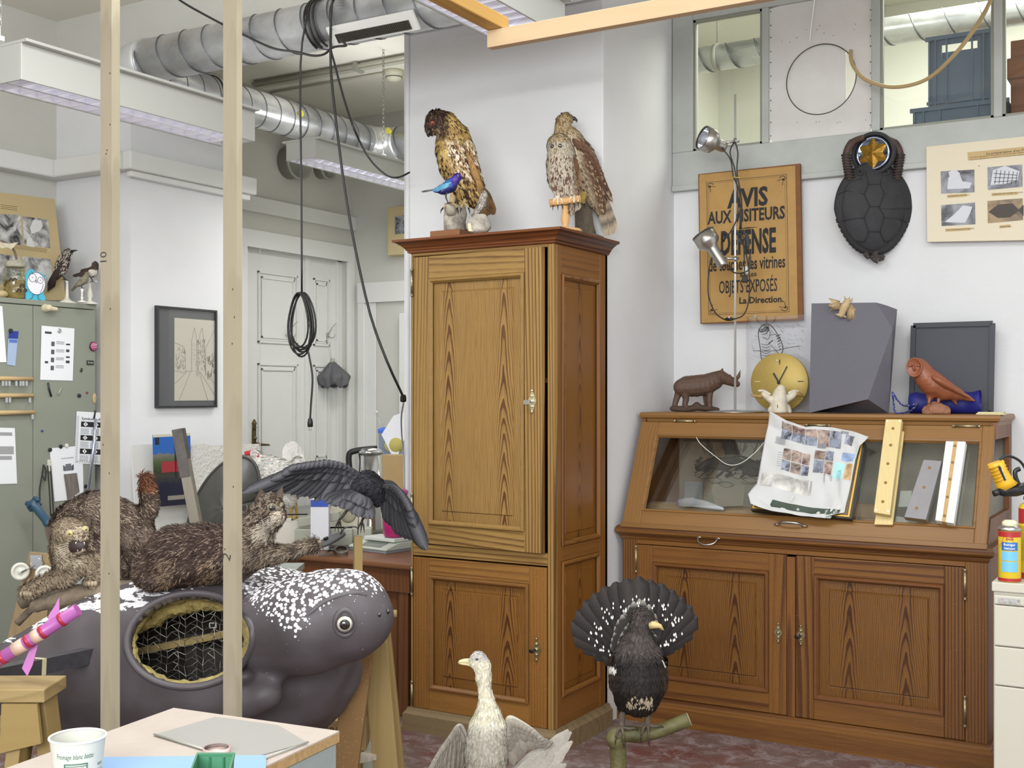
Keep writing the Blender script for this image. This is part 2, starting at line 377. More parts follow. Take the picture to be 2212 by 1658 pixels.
# blind panel with the round cut-out
def ring_pts(c,r,n):return[(c[0]+r*cos(2*pi*k/n),c[1]+r*sin(2*pi*k/n))for k in range(n)]
p=MB();p.smooth=False;cc=(-1.592,3.022);n=64;rr=.169
for k in range(n):
 a0,a1=2*pi*k/n,2*pi*(k+1)/n
 def edge(a):
  dx,dz=cos(a),sin(a);t=9
  for lim,dd in((-1.847-cc[0],dx),(-1.349-cc[0],dx),(zp-cc[1],dz),(3.41-cc[1],dz)):
   if abs(dd)>1e-6 and lim/dd>0:t=min(t,lim/dd)
  return(cc[0]+dx*t,cc[1]+dz*t)
 e0,e1=edge(a0),edge(a1);i0=(cc[0]+rr*cos(a0),cc[1]+rr*sin(a0));i1=(cc[0]+rr*cos(a1),cc[1]+rr*sin(a1))
 for y in(5.636,5.645):p.quad((e0[0],y,e0[1]),(e1[0],y,e1[1]),(i1[0],y,i1[1]),(i0[0],y,i0[1]))
 p.quad((i0[0],5.636,i0[1]),(i1[0],5.636,i1[1]),(i1[0],5.645,i1[1]),(i0[0],5.645,i0[1]))
PBM=mat('d6d2cd',.6,var=.07,vs=6,name='white_painted_board')
p.build('blind_panel',PBM,win)
p=MB();p.tube([V(x_,5.635,z_)for x_,z_ in ring_pts(cc,rr,64)],.0022,6,closed=True);p.build('cut_edge',mat('3f3a34',.8,name='cut_edge'),win)
p=MB();p.bb((-1.8,5.648,2.82),(-1.475,5.656,3.3));p.build('backing_board',mat('dbd8d3',.6,var=.05,vs=9,name='white_painted_board2'),win)
p=MB()
DKN=mat('3a3530',.5,name='nail_black')
for k in range(11):
 for q in((-1.84,2.78+k*.06),(-1.356,2.78+k*.06)):p.ell((q[0],5.635,q[1]+random.uniform(-.01,.01)),.003,n=4)
for k in range(16):p.ell((random.uniform(-1.82,-1.37),5.635,random.choice((2.8,2.82,3.24,3.27))+random.uniform(-.02,.02)),.002,n=4)
p.build('nail_heads',DKN,win)
# mouldings
b=MB();b.bb((-5.57,-2.2,2.70),(-5.47,4.39,2.80));b.bb((-5.47,4.29,2.70),(-4.97,4.39,2.80));struct('trim_1',b,TRIM,bevel=.01)
b=MB();b.bb((-4.97,4.331,2.7),(-4.905,5.30,2.80));b.bb((-4.97,4.36,2.665),(-4.93,5.27,2.7));struct('trim_2',b,TRIM,bevel=.008)
b=MB();b.bb((-5.57,5.24,2.74),(-5.53,7.06,2.845));struct('trim_3',b,TRIM,bevel=.006)
# double door
b=MB()
for q in((5.80,5.90,0,2.50),(6.985,7.058,0,2.50),(5.80,7.058,2.50,2.62)):b.bb((-5.57,q[0],q[2]),(-5.545,q[1],q[3]))
b.bb((-5.56,6.03,0),(-5.555,6.035,2.5));struct('trim_4',b,TRIM,bevel=.006)
def relief_panel(b,x,y0,y1,z0,z1,nx=1):
 for k,(i,dp)in enumerate(((0,.014),(.02,.004),(.035,.012))):
  b.bb((x,y0+i,z1-i),(x+dp,y1-i,z1-i-.016));b.bb((x,y0+i,z0+i),(x+dp,y1-i,z0+i+.016))
  b.bb((x,y0+i,z0+i),(x+dp,y0+i+.012,z1-i));b.bb((x,y1-i-.012,z0+i),(x+dp,y1-i,z1-i))
b=MB();xd=-5.655
b.bb((-5.70,5.98,0),(xd,6.955,2.50));b.bb((-5.70,5.86,0),(-5.62,5.985,2.55));b.bb((-5.70,6.945,0),(-5.62,7.0,2.55));b.bb((-5.7,5.9,2.5),(-5.62,7,2.62))
b.bb((xd,6.6,0),(xd+.02,6.645,2.5))
for y0,y1 in((6.11,6.52),(6.70,6.88)):
 for z0,z1 in((1.86,2.36),(1.0,1.72),(.2,.9)):relief_panel(b,xd,y0,y1,z0,z1)
d1=struct('door_1',b,TRIM,bevel=.003)
BRZ=mat('6b5c3c',.4,.8,bump=.3,bs=80,name='aged_bronze')
b=MB();hy=6.07
b.box((xd+.008,hy,1.16),(.012,.03,.2));b.lathe((xd+.01,hy,1.27),[(.004,-.02),(.016,0),(.012,.02),(.018,.03),(.004,.06)],n=10);b.tube([(xd+.01,hy,1.16),(xd+.055,hy,1.16),(xd+.06,hy+.03,1.155),(xd+.055,hy+.10,1.15)],[.012,.01,.009,.007]);b.ell((xd+.01,hy,1.2),.018,n=6)
b.build('door_handle',BRZ,d1)
# door opening in the end wall, half hidden by the pillar
b=MB();y=7.06
b.bb((-5.50,y-.03,0),(-5.44,y,2.27));b.bb((-5.50,y-.035,2.19),(-4.2,y,2.34));b.bb((-5.44,y-.012,0),(-5.34,y-.006,2.19));b.bb((-5.1,y-.05,0),(-5.02,y,2.1));struct('door_2',b,TRIM,bevel=.004)
# the room behind the interior window
BR=mat('dcdcd2',.9,spec=.1,name='back_room_paint')
b=MB();b.bb((-3.6,9.6,0),(3,9.7,4.7));b.bb((-3.7,5.82,0),(-3.6,9.6,4.7));b.bb((2.9,5.8,0),(3,9.6,4.7));struct('wall_back_room',b,BR)
b=MB();b.bb((-3.7,5.82,4.6),(3,9.7,4.7));b.bb((-3.7,7.9,4.35),(-2.2,9.7,4.6));struct('ceiling_back_room',b,BR)
b=MB();b.bb((-1.6,5.83,0),(1.2,6.45,2.70));struct('trim_5',b,mat('b9b7a8',.6,name='shelf_grey'),bevel=.004)
# ==== TALL PINE CUPBOARD
PL,PD='c0924c','7f4d20'
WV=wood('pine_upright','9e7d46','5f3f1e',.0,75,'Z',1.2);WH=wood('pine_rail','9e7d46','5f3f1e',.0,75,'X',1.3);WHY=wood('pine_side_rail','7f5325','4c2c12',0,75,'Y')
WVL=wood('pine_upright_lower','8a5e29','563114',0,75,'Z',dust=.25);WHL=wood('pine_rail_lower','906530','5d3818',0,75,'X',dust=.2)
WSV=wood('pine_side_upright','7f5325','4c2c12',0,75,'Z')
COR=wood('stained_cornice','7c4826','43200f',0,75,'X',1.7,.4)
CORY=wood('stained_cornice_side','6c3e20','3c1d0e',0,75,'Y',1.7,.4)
PLI=wood('worn_plinth','7d6a4c','584733',0,20,'X',.5,.6,dust=.3)
BRASS=mat('a89a78',.35,.9,bump=.2,bs=90,name='tarnished_brass');STEEL=mat('b9b9b6',.3,1,name='steel');BLACK=mat('0c0b0a',.5,name='black')
def panelwood(name,lt,dk,w,h,fl=.2,dust=0):return wood(name,lt,dk,fl*w/2+.06*w,75,'Z',1.4,.42,gen=True,size=(w,w*.1,h),fl=.085,dust=dust)
def escutcheon(b,o,X,Y,Nn,h):
 pts=[]
 for k in range(48):
  a=2*pi*k/48;r=(.13+.05*cos(4*a)+.02*cos(10*a))*h
  pts.append((r*cos(a)*.9,sin(a)*h*.5*(.9+.1*cos(6*a))))
 b.prism(pts,o,X,Y,Vector(Nn)*.003)
 for k in range(5):b.ell(Vector(o)+Vector(Y)*(k-2)*h*.19+Vector(Nn)*.004,(.011-.002*abs(k-2))*h/.13,n=5)
def panel_door(t,name,O,X,w,h,st,rt,rb,mats,dk=.03,th=.03,pname='panel_wood',lt=PL,dkc=PD,dust=0,fl=.5):
 """frame-and-panel door. O = lower left front corner, X = unit width direction; outward normal = X x Z"""
 X=Vector(X).normalized();Z=V(0,0,1);Nn=X.cross(Z);R=Matrix((X,-Nn,Z)).transposed();O=Vector(O)
 def bx(b,x0,x1,z0,z1,n0,n1,m):b.box(O+X*(x0+x1)/2+Z*(z0+z1)/2+Nn*(n0+n1)/2,(x1-x0,n1-n0,z1-z0),R,m=m)
 b=MB();bx(b,0,st,0,h,-th,0,0);bx(b,w-st,w,0,h,-th,0,0);bx(b,st,w-st,0,rb,-th,-.0006,1);bx(b,st,w-st,h-rt,h,-th,-.0006,1)
 d=b.build(name,mats[:2],t,bevel=.0025)
 x0,x1,z0,z1=st,w-st,rb,h-rt;b=MB()
 prof=[(0,.002),(.005,.009),(.012,.009),(.018,.002),(.022,-.004)]
 rings=[]
 for i,nn in prof:rings.append([O+X*a+Z*c+Nn*nn for a,c in((x0+i,z0+i),(x1-i,z0+i),(x1-i,z1-i),(x0+i,z1-i))])
 b.smooth=False;b.rings(rings,cap=False);b.build('moulding',mats[2]if len(mats)>2 else mats[0],d)
 b=MB();a=.022;iw=.062;rings=[]
 for i,nn in((a-.004,-.014),(iw-.004,-.0125),(iw,-.0145),(iw+.004,-.008)):rings.append([O+X*p+Z*c+Nn*nn for p,c in((x0+i,z0+i),(x1-i,z0+i),(x1-i,z1-i),(x0+i,z1-i))])
 b.smooth=False;b.rings(rings);b.build('panel',panelwood(pname,lt,dkc,x1-x0,z1-z0,fl,dust),d)
 return d,R,Nn
def hinge(p,par,L=.1,axis=(0,0,1)):
 a=Vector(axis);p=Vector(p);b=MB();b.cyl(p-a*L/2,p+a*L/2,.006,n=10)
 for s in(-1,1):b.ell(p+a*s*(L/2+.008),.007,n=5);b.cyl(p+a*s*L/2,p+a*s*(L/2+.002),.008,n=10)
 b.build('hinge',BRASS,par)
cx0,cx1,cy0,cy1=-3.065,-2.335,4.305,4.812;cz0=.1
ZC=ony(1200,523,cy0).z;ZT=ony(1202,489,cy0-.062).z
t=thing('tall_cupboard','tall narrow yellow pine cupboard with a dark moulded cornice and its upper door ajar','cupboard',(-2.7,4.55,0))
zu1=ony(892,554,cy0).z;zu0=ony(892,1171,cy0).z;zl1=ony(896,1200,cy0).z;zl0=ony(899,1527,cy0).z
xs0=ony(892,800,cy0).x;xs1=ony(1183,800,cy0).x
b=MB()
b.bb((cx0,cy0,cz0),(xs0,cy0+.03,ZC));b.bb((xs1,cy0,cz0),(cx1,cy0+.03,ZC));
b.bb((xs0,cy0,zu1),(xs1,cy0+.03,ZC),m=1);b.bb((xs0,cy0+.001,zl1+.004),(xs1,cy0+.03,zu0-.004),m=1);b.bb((xs0,cy0+.001,cz0),(xs1,cy0+.03,zl0-.003),m=1)
b.build('front_frame',[WV,WH],t,bevel=.002)
b=MB();b.bb((cx0,cy0+.03,cz0),(cx0+.025,cy1,ZC));b.bb((cx0,cy1-.02,cz0),(cx1,cy1,ZC));b.bb((cx0+.02,cy0+.03,zl1),(cx1-.025,cy1,zl1+.03));b.bb((cx0+.02,cy0+.05,1.55),(cx1-.025,cy1-.02,1.57));b.bb((cx0,cy0+.03,cz0),(cx1-.02,cy1,cz0+.02))
b.build('carcass',mat('5a3d22',.7,name='inner_wood'),t)
# right side: frame and two panels
b=MB();R90=V(0,1,0)
yA=cy0+.065;yB=cy1-.075
ps=[(onx(1212,1180,cx1).z,ZC),]
zs=[onx(1215,1540,cx1).z*0+.2,onx(1216,1212,cx1).z,onx(1216,1180,cx1).z,onx(1212,590,cx1).z]
zs[0]=onx(1221,1508,cx1).z+.01
b.bb((cx1-.025,cy0+.03,cz0),(cx1,yA,ZC));b.bb((cx1-.025,yB,cz0),(cx1,cy1,ZC))
for a,c in((cz0,zs[0]),(zs[1],zs[2]),(zs[3],ZC)):b.bb((cx1-.025,yA,a),(cx1-.0006,yB,c),m=1)
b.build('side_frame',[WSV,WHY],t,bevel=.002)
for a,c in((zs[0],zs[1]),(zs[2],zs[3])):
 O=V(cx1,yA,a);X=V(0,1,0);Nn=V(1,0,0);Z=V(0,0,1);w_,h_=yB-yA,c-a
 b=MB();b.smooth=False;b.rings([[O+X*p+Z*q+Nn*nn for p,q in((i,i),(w_-i,i),(w_-i,h_-i),(i,h_-i))]for i,nn in((0,.002),(.006,.008),(.014,.008),(.024,-.004))],cap=False);b.build('side_moulding',WSV,t)
 b=MB();b.smooth=False;b.rings([[O+X*p+Z*q+Nn*nn for p,q in((i,i),(w_-i,i),(w_-i,h_-i),(i,h_-i))]for i,nn in((.02,-.012),(.05,-.011),(.054,-.007))]);
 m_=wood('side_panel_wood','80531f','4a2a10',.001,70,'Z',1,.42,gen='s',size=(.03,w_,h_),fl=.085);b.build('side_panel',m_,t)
# cornice and plinth: stepped profile running round front and right side
def run_profile(b,prof,x0,x1,y0,y1,m0=0,m1=1):
 b.smooth=False;rr=[]
 for o,z in prof:rr.append([V(x0-o,y1,z),V(x0-o,y0-o,z),V(x1+o,y0-o,z),V(x1+o,y1,z)])
 for r,q in zip(rr,rr[1:]):
  for i,mm in((0,m1),(1,m0),(2,m1)):b.quad(r[i],r[i+1],q[i+1],q[i],m=mm)
 b.quad(*rr[-1],m=m0);b.quad(*rr[0][::-1],m=m0)
b=MB();h_=ZT-ZC
run_profile(b,[(.0,ZC-.005),(.012,ZC),(.012,ZC+.012*h_/.1),(.018,ZC+.02*h_/.1),(.02,ZC+.03*h_/.1),(.03,ZC+.05*h_/.1),(.045,ZC+.07*h_/.1),(.05,ZC+.076*h_/.1),(.055,ZC+.078*h_/.1),(.062,ZC+.083*h_/.1),(.062,ZT)],cx0,cx1,cy0,cy1)
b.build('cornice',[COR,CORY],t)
b=MB();run_profile(b,[(.028,0),(.028,.075),(.02,.083),(.016,.088),(.012,.1)],cx0,cx1,cy0,cy1);b.build('plinth',[PLI,PLI],t)
# doors
wl=xs1-xs0
a_=radians(3.2);Xo=V(cos(a_),-sin(a_),0)
d,R,Nn=panel_door(t,'upper_door',(xs0+.004,cy0-.001,zu0),Xo,wl-.012,zu1-zu0-.004,.085,.10,.085,(WV,WH,mat('8f6e3a',.4,var=.12,vs=30,name='upper_moulding')),pname='upper_panel_wood',lt='9e7c46',dkc='563418')
o=V(xs0+.004,cy0,0)+Xo*(wl-.055)+Nn*.002;o.z=ony(1157,866,cy0).z
b=MB();escutcheon(b,o,Xo,(0,0,1),Nn,.115);b.build('lock_plate',mat('cfc8a8',.3,.7,name='pale_brass'),d)
b=MB();b.cyl(o,o+Nn*.035,.004,n=8);b.box(o+Nn*.035-Xo*.008-V(0,0,.004),(.025,.003,.018));b.build('key',STEEL,d)
hinge((xs0-.002,cy0-.006,ony(890,610,cy0).z),d,.1);hinge((xs0-.002,cy0-.006,ony(893,1095,cy0).z),d,.1)
d,R,Nn=panel_door(t,'lower_door',(xs0+.003,cy0-.001,zl0),(1,0,0),wl-.008,zl1-zl0-.004,.085,.075,.09,(WVL,WHL,mat('7a5226',.4,var=.12,vs=30,name='lower_moulding')),pname='lower_panel_wood',lt='875c28',dkc='45240e',dust=.15)
o=V(xs1-.05,cy0-.003,ony(1167,1402,cy0).z);b=MB();escutcheon(b,o,(1,0,0),(0,0,1),(0,-1,0),.115);b.build('lock_plate',BRASS,d)
b=MB();b.cyl(o,o+V(0,-.03,0),.004,n=8);b.ell(o+V(-.01,-.03,-.004),(.014,.002,.008),n=5);b.build('key',BLACK,d)
for v_ in(1255,1500):hinge((xs0-.002,cy0-.006,ony(896,v_,cy0).z),d,.1)
# ==== SLOPING DISPLAY CABINET
VL,VD='795022','472610'
VV=wood('vitrine_upright',VL,VD,0,80,'Z',1.4,dust=.12);VH=wood('vitrine_rail',VL,'4e2b12',0,70,'X',1.7,dust=.1);LID=wood('lid_wood','886132','62441f',0,60,'X',.7,.4);LIDV=wood('lid_wood_upright','886132','62441f',0,60,'Z',.7,.4)
VSD=wood('vitrine_side','7b4a20','4c2b10',0,26,'Z')
vx0,vx1=-2.325,-.735;vy0=4.955;vyb=5.615
vt=thing('display_cabinet','wide brown wooden display cabinet with a sloping glass lid over two panelled doors','cabinet',(-1.53,5.3,0))
ztop=1.416;zled=ony(1335,1140,4.92).z
zbody=ony(1342,1153,vy0).z;zpl=ony(1440,1509,vy0).z;
yt=5.19
# lower body
zd1=ony(1430,1168,vy0).z;xm0=ony(1700,1300,vy0).x;xm1=ony(1718,1300,vy0).x
dl0=ony(1375,1200,vy0).x;dr1=ony(2085,1300,vy0).x
zt1=ony(1408,1176,vy0).z
b=MB()
b.bb((vx0,vy0,zpl),(dl0,vy0+.03,zbody));b.bb((dr1,vy0,zpl),(vx1,vy0+.03,zbody));b.bb((xm0,vy0-.004,zpl),(xm1,vy0+.03,zbody-.05));b.bb((dl0,vy0,zt1),(dr1,vy0+.03,zbody),m=1)
b.build('front_frame',[VV,VH],vt,bevel=.002)
b=MB();b.bb((vx0,vy0+.03,0),(vx0+.02,vyb,zbody));b.bb((vx1-.02,vy0+.03,0),(vx1,vyb,zbody));b.bb((vx0,vyb-.02,0),(vx1,vyb,ztop-.03));b.build('carcass',VSD,vt)
b=MB();run_profile(b,[(.022,0),(.022,zpl-.035),(.014,zpl-.028),(.014,zpl-.018),(.006,zpl-.01),(.006,zpl),(0,zpl)],vx0,vx1,vy0,vyb);b.build('plinth',[VH,VSD],vt)
b=MB();run_profile(b,[(0,zbody-.02),(.008,zbody-.012),(.01,zbody),(.02,zbody+.006),(.028,zbody+.016),(.028,zbody+.028),(.02,zled+.012)],vx0,vx1,vy0,vyb);b.build('ledge',[VH,VSD],vt)
for k,(xa,xb)in enumerate(((dl0,xm0),(xm1,dr1))):
 d,R,Nn=panel_door(vt,'door',(xa+.002,vy0-.002,zpl+.003),(1,0,0),xb-xa-.004,zt1-zpl-.006,.078,.075,.085,(VV,VH,mat('6b4220',.4,var=.12,vs=30,name='case_moulding')),pname='vitrine_panel',lt='795122',dkc='3c1e0c',dust=.1,fl=.35)
 o=V(ony(1682 if k==0 else 1731,1365,vy0).x,vy0-.004,ony(1690,1366,vy0).z);b=MB();escutcheon(b,o,(1,0,0),(0,0,1),(0,-1,0),.1);b.build('lock_plate',BRASS,d)
 if k:b=MB();b.cyl(o,o+V(0,-.03,0),.004,n=8);b.ell(o+V(-.008,-.03,-.004),(.013,.002,.008),n=5);b.build('key',BLACK,d)
 xh=dl0 if k==0 else dr1
 for zz in((zt1-.07,zpl+.12)):hinge((xh,vy0-.006,zz),d,.1)
b=MB();hp=ony(1529,1166,vy0-.03)
b.tube(smooth_path([hp+V(-.045,.0,.008),hp+V(-.035,-.02,-.01),hp+V(0,-.028,-.018),hp+V(.035,-.02,-.01),hp+V(.045,.0,.008)],5),.004);b.ell(hp+V(-.045,.008,.01),(.014,.006,.006),n=5);b.ell(hp+V(.045,.008,.01),(.014,.006,.006),n=5);b.build('pull_handle',STEEL,vt)
# glazed lid
zl0_=zled+.016;P0=V(0,vy0-.02,zl0_);P1=V(0,yt-.03,ztop-.045)
sl=(P1-P0);SLn=sl.length;SU=sl.normalized();SN=V(1,0,0).cross(SU)
LO=V(vx0+.004,P0.y,P0.z);LW=vx1-vx0-.008
def onlid(u,v,h=0):
 r=ray(u,v);o=V(0,0,CZ);p0=LO+SN*h;return o+r*((p0-o).dot(SN)/r.dot(SN))
RL=Matrix((V(1,0,0),SU,SN)).transposed()
def lbx(b,x0,x1,s0,s1,n0,n1,m=0):b.box(LO+V(1,0,0)*(x0+x1)/2+SU*(s0+s1)/2+SN*(n0+n1)/2,(x1-x0,s1-s0,n1-n0),RL,m=m)
gA=onlid(1387,1101)-LO;gB=onlid(2120,951)-LO;gs0=gA.dot(SU);gx0=gA.x;gx1=gB.x;gs1=gB.dot(SU)
b=MB();lbx(b,0,gx0,0,SLn,-.03,0,1);lbx(b,gx1,LW,0,SLn,-.03,0,1);lbx(b,gx0,gx1,0,gs0,-.03,-.0005);lbx(b,gx0,gx1,gs1,SLn,-.03,-.0005)
lbx(b,-.004,LW+.004,-.012,.012,-.03,.006)
lid=b.build('lid',[LID,LIDV],vt,bevel=.003)
b=MB()
for i,nn in((0,.004),(.006,.004),(.012,-.008)):pass
b.smooth=False;b.rings([[LO+V(1,0,0)*a+SU*c+SN*nn for a,c in((gx0+i,gs0+i),(gx1-i,gs0+i),(gx1-i,gs1-i),(gx0+i,gs1-i))]for i,nn in((-.004,0),(-.002,.004),(.006,.003),(.012,-.01))],cap=False);b.build('moulding',LID,lid)
b=MB();lbx(b,gx0,gx1,gs0,gs1,-.014,-.010);b.build('pane',glass('case_glass',(.97,.98,.96),.10),lid)
hp=onlid(1707,1132,.012);b=MB();b.tube(smooth_path([hp+V(-.055,0,0),hp+V(-.03,0,0)+SN*.022,hp+V(.03,0,0)+SN*.022,hp+V(.055,0,0)],5),.005,flat=.7)
for s_ in(-1,1):b.ell(hp+V(s_*.06,0,0)-SN*.008,(.016,.012,.005),n=5)
b.build('pull_handle',STEEL,lid)
for u_,v_ in((1479,909),(1766,918),(2087,920)):hinge(onlid(u_,v_,.004),lid,.085,(1,0,0))
# upper case: sloping cheeks, top board
for x in(vx0,vx1-.02):
 b=MB();b.smooth=False
 pts=[(P0.y+.02,zl0_-.005),(vyb,zl0_-.005),(vyb,ztop-.03),(P1.y+.02,ztop-.03)]
 if x==vx0:b.prism(pts,(x,0,0),(0,1,0),(0,0,1),(.02,0,0))
 else:
  b.prism([pts[0],pts[1],(vyb,zl0_+.1),(P0.y+.09,zl0_+.1)],(x,0,0),(0,1,0),(0,0,1),(.02,0,0));b.bb((x,vyb-.07,zl0_+.1),(x+.02,vyb,ztop-.03));b.bb((x,P1.y+.0,ztop-.1),(x+.02,vyb-.07,ztop-.03))
 b.build('case_side',VSD,vt)
b=MB();b.bb((vx0+.02,P0.y+.05,zl0_+.0),(vx1-.02,vyb-.02,zl0_+.01));b.bb((vx0+.02,vyb-.024,zl0_),(vx1-.02,vyb-.02,ztop-.04));b.build('case_lining',mat('aaa598',.9,var=.2,vs=5,name='grey_lining'),vt)
b=MB();run_profile(b,[(-.01,ztop-.05),(.0,ztop-.045),(.002,ztop-.03),(.012,ztop-.026),(.016,ztop-.014),(.012,ztop-.003),(.006,ztop)],vx0,vx1,yt,vyb);b.build('top_board',[LID,LID],vt)
# ==== OVERHEAD
def galv(name='galvanised_sheet',k=1):
 m,nt,b=nm(name);n=N(nt);co=n.coord('Object');v=n('ShaderNodeTexVoronoi',{'Vector':co,'Scale':40.0}).outputs['Color']
 t=n.noise(co,6,1,.5).outputs[0];f=n.math('ADD',n.math('MULTIPLY',n('ShaderNodeSeparateColor',{0:v}).outputs[0],.15),n.math('MULTIPLY',t,.65))
 nt.links.new(n.mix(f,H('b9bbbd'),H('f2f3f4')),b.inputs['Base Color']);b.inputs['Metallic'].default_value=.75
 nt.links.new(n.ramp(t,[(.3,.22),(.7,.4)]),b.inputs['Roughness']);nt.links.new(n.bump(t,.03,.01),b.inputs['Normal']);return m
GALV=galv();SEAM=mat('6f7173',.4,.9,name='seam_metal');GREYM=mat('a5a59c',.45,.3,name='dull_grey_metal')
def spiral(name,P,r,pitch,par,k=1,ph=0):
 """duct run as tube + helical seam as child"""
 b=MB();b.tube(P,r,40);d=b.build(name,GALV,par)
 return d
def helix(P0,P1,r,pitch,tilt=.0):
 P0=Vector(P0);P1=Vector(P1);L=(P1-P0).length;M=frame(P1-P0);n=max(12,int(L/pitch*30));out=[]
 for i in range(n+1):
  t=i/n;a=2*pi*t*L/pitch;out.append(P0.lerp(P1,t)+M@V(cos(a)*r,sin(a)*r,0))
 return out
zA=3.15;A0=onz(330,138,zA);A1=onz(985,-14,zA)
B0=onz(480,213,zA);B1=onz(775,294,zA);rA=.105
yA_=(A0.y+A1.y)/2;A0.y=yA_;A1.y=yA_;xB=B0.x*.5+B1.x*.5
dt=thing('ventilation_duct','silver spiral ventilation duct doubling back through a smooth bend under the ceiling','duct',(A0.x,A0.y,zA))
run1=spiral('duct_run',[A0,V(2.9,yA_,zA)],rA,.14,dt)
b=MB();b.tube(helix(A0,V(2.9,yA_,zA),rA+.001,.15),.0028,6);b.build('spiral_seam',SEAM,run1)
bend=[]
cxm=A0.x;Rb=(B0.y-yA_)
b0=V(A0.x-.02,yA_,zA)
# U-like bend: leaves -x, turns to +y
for k in range(13):
 a=k/12*pi/2*1.0;R_=.21
 bend.append(V(A0.x-sin(a)*R_,yA_+(1-cos(a))*R_,zA))
xB=bend[-1].x
b=MB();b.tube([A0+V(.03,0,0)]+bend+[V(xB,bend[-1].y+.03,zA)],rA+.003,40);e=b.build('bend',mat('dcdedf',.38,.6,name='smooth_zinc',bump=.03,bs=8),dt)
b=MB()
for q in(bend[0]+V(.03,0,0),bend[6],bend[-1]+V(0,.03,0)):
 ax=V(1,0,0)if q==bend[0]+V(.03,0,0)else(V(-.7,.7,0)if q==bend[6]else V(0,1,0));b.cyl(q-ax*.004,q+ax*.004,rA+.006,n=40)
b.build('bend_seam',GALV,e)
B1=V(xB+.02,B1.y+.12,zA);Bs=V(xB,bend[-1].y+.02,zA)
run2=spiral('duct_run',[Bs,B1],rA,.14,dt);b=MB();b.tube(helix(Bs,B1,rA+.001,.12),.0028,6);b.build('spiral_seam',SEAM,run2)
b=MB();b.cyl((xB,4.72,zA),(xB,4.735,zA),rA+.007,n=40);b.box((xB+rA+.012,4.727,zA-.02),(.02,.02,.03));b.build('clamp',mat('3a3b3c',.4,.7,name='clamp_metal'),dt)
P=[B1+V(0,.0,0)]
for k in range(9):a=k/8*pi/2;P.append(B1+V((1-cos(a))*.16,.02+sin(a)*.16,0))
P2=P[-1]+V(.5,0,0)
b=MB();b.tube(P,rA+.002,40);b.build('bend',GALV,dt)
run3=spiral('duct_run',[P[-1]-V(.01,0,0),P2],rA,.14,dt);b=MB();b.tube(helix(P[-1],P2,rA+.001,.12),.0028,6);b.build('spiral_seam',SEAM,run3)
YEL=mat('c9c04a',.5,name='yellow_plastic')
for q,nrm in((onx(646,246,xB+rA),V(1,0,0)),(ony(842,283,P2.y-rA),V(0,-1,0))):
 b=MB();b.cyl(q-nrm*.01,q+nrm*.014,.016,n=12);b.cyl(q+nrm*.014,q+nrm*.02,.02,n=12);b.build('test_plug',YEL,dt)
# grille under the front run
g0=onz(752,88,zA-rA*.7);g1=onz(935,52,zA-rA*.7);gx0_,gx1_=g0.x,g1.x
b=MB();WHT=mat('dcdcd6',.45,name='white_enamel')
gy=yA_-rA*.62;Rg=Matrix.Rotation(radians(-52),3,'X')
b.box(((gx0_+gx1_)/2,gy-.012,zA-rA*.83),(gx1_-gx0_,.012,.085),Matrix.Rotation(radians(42),3,'X'));gr=b.build('grille',WHT,dt)
b=MB();Rg=Matrix.Rotation(radians(42),3,'X');cg=V((gx0_+gx1_)/2,gy-.012,zA-rA*.83)
for k in range(44):b.box(cg+Rg@V(-(gx1_-gx0_)*.42+k*(gx1_-gx0_)*.84/43,-.008,-.012),(.005,.008,.04),Rg)
b.build('vane',mat('4a4740',.5,.4,name='grille_vanes'),gr)
# the other duct, stubs through the far wall
def stub(u,v,x,r,L,label):
 p=onx(u,v,x);b=MB();b.lathe(p,[(r,0),(r,L),(r+.012,L),(r+.012,L+.02),(r-.004,L+.02),(r-.004,.02)],(1,0,0),32);o=b.build('duct_stub',GREYM,None,p);tag(o,label,'duct','capped duct ends on the left wall');return o
stub(622,352,-5.57,.115,.09,'wide short grey duct end poking from wall behind the far hanging light')
stub(690,366,-5.57,.07,.07,'narrower short grey duct end on wall, right of the wide one')
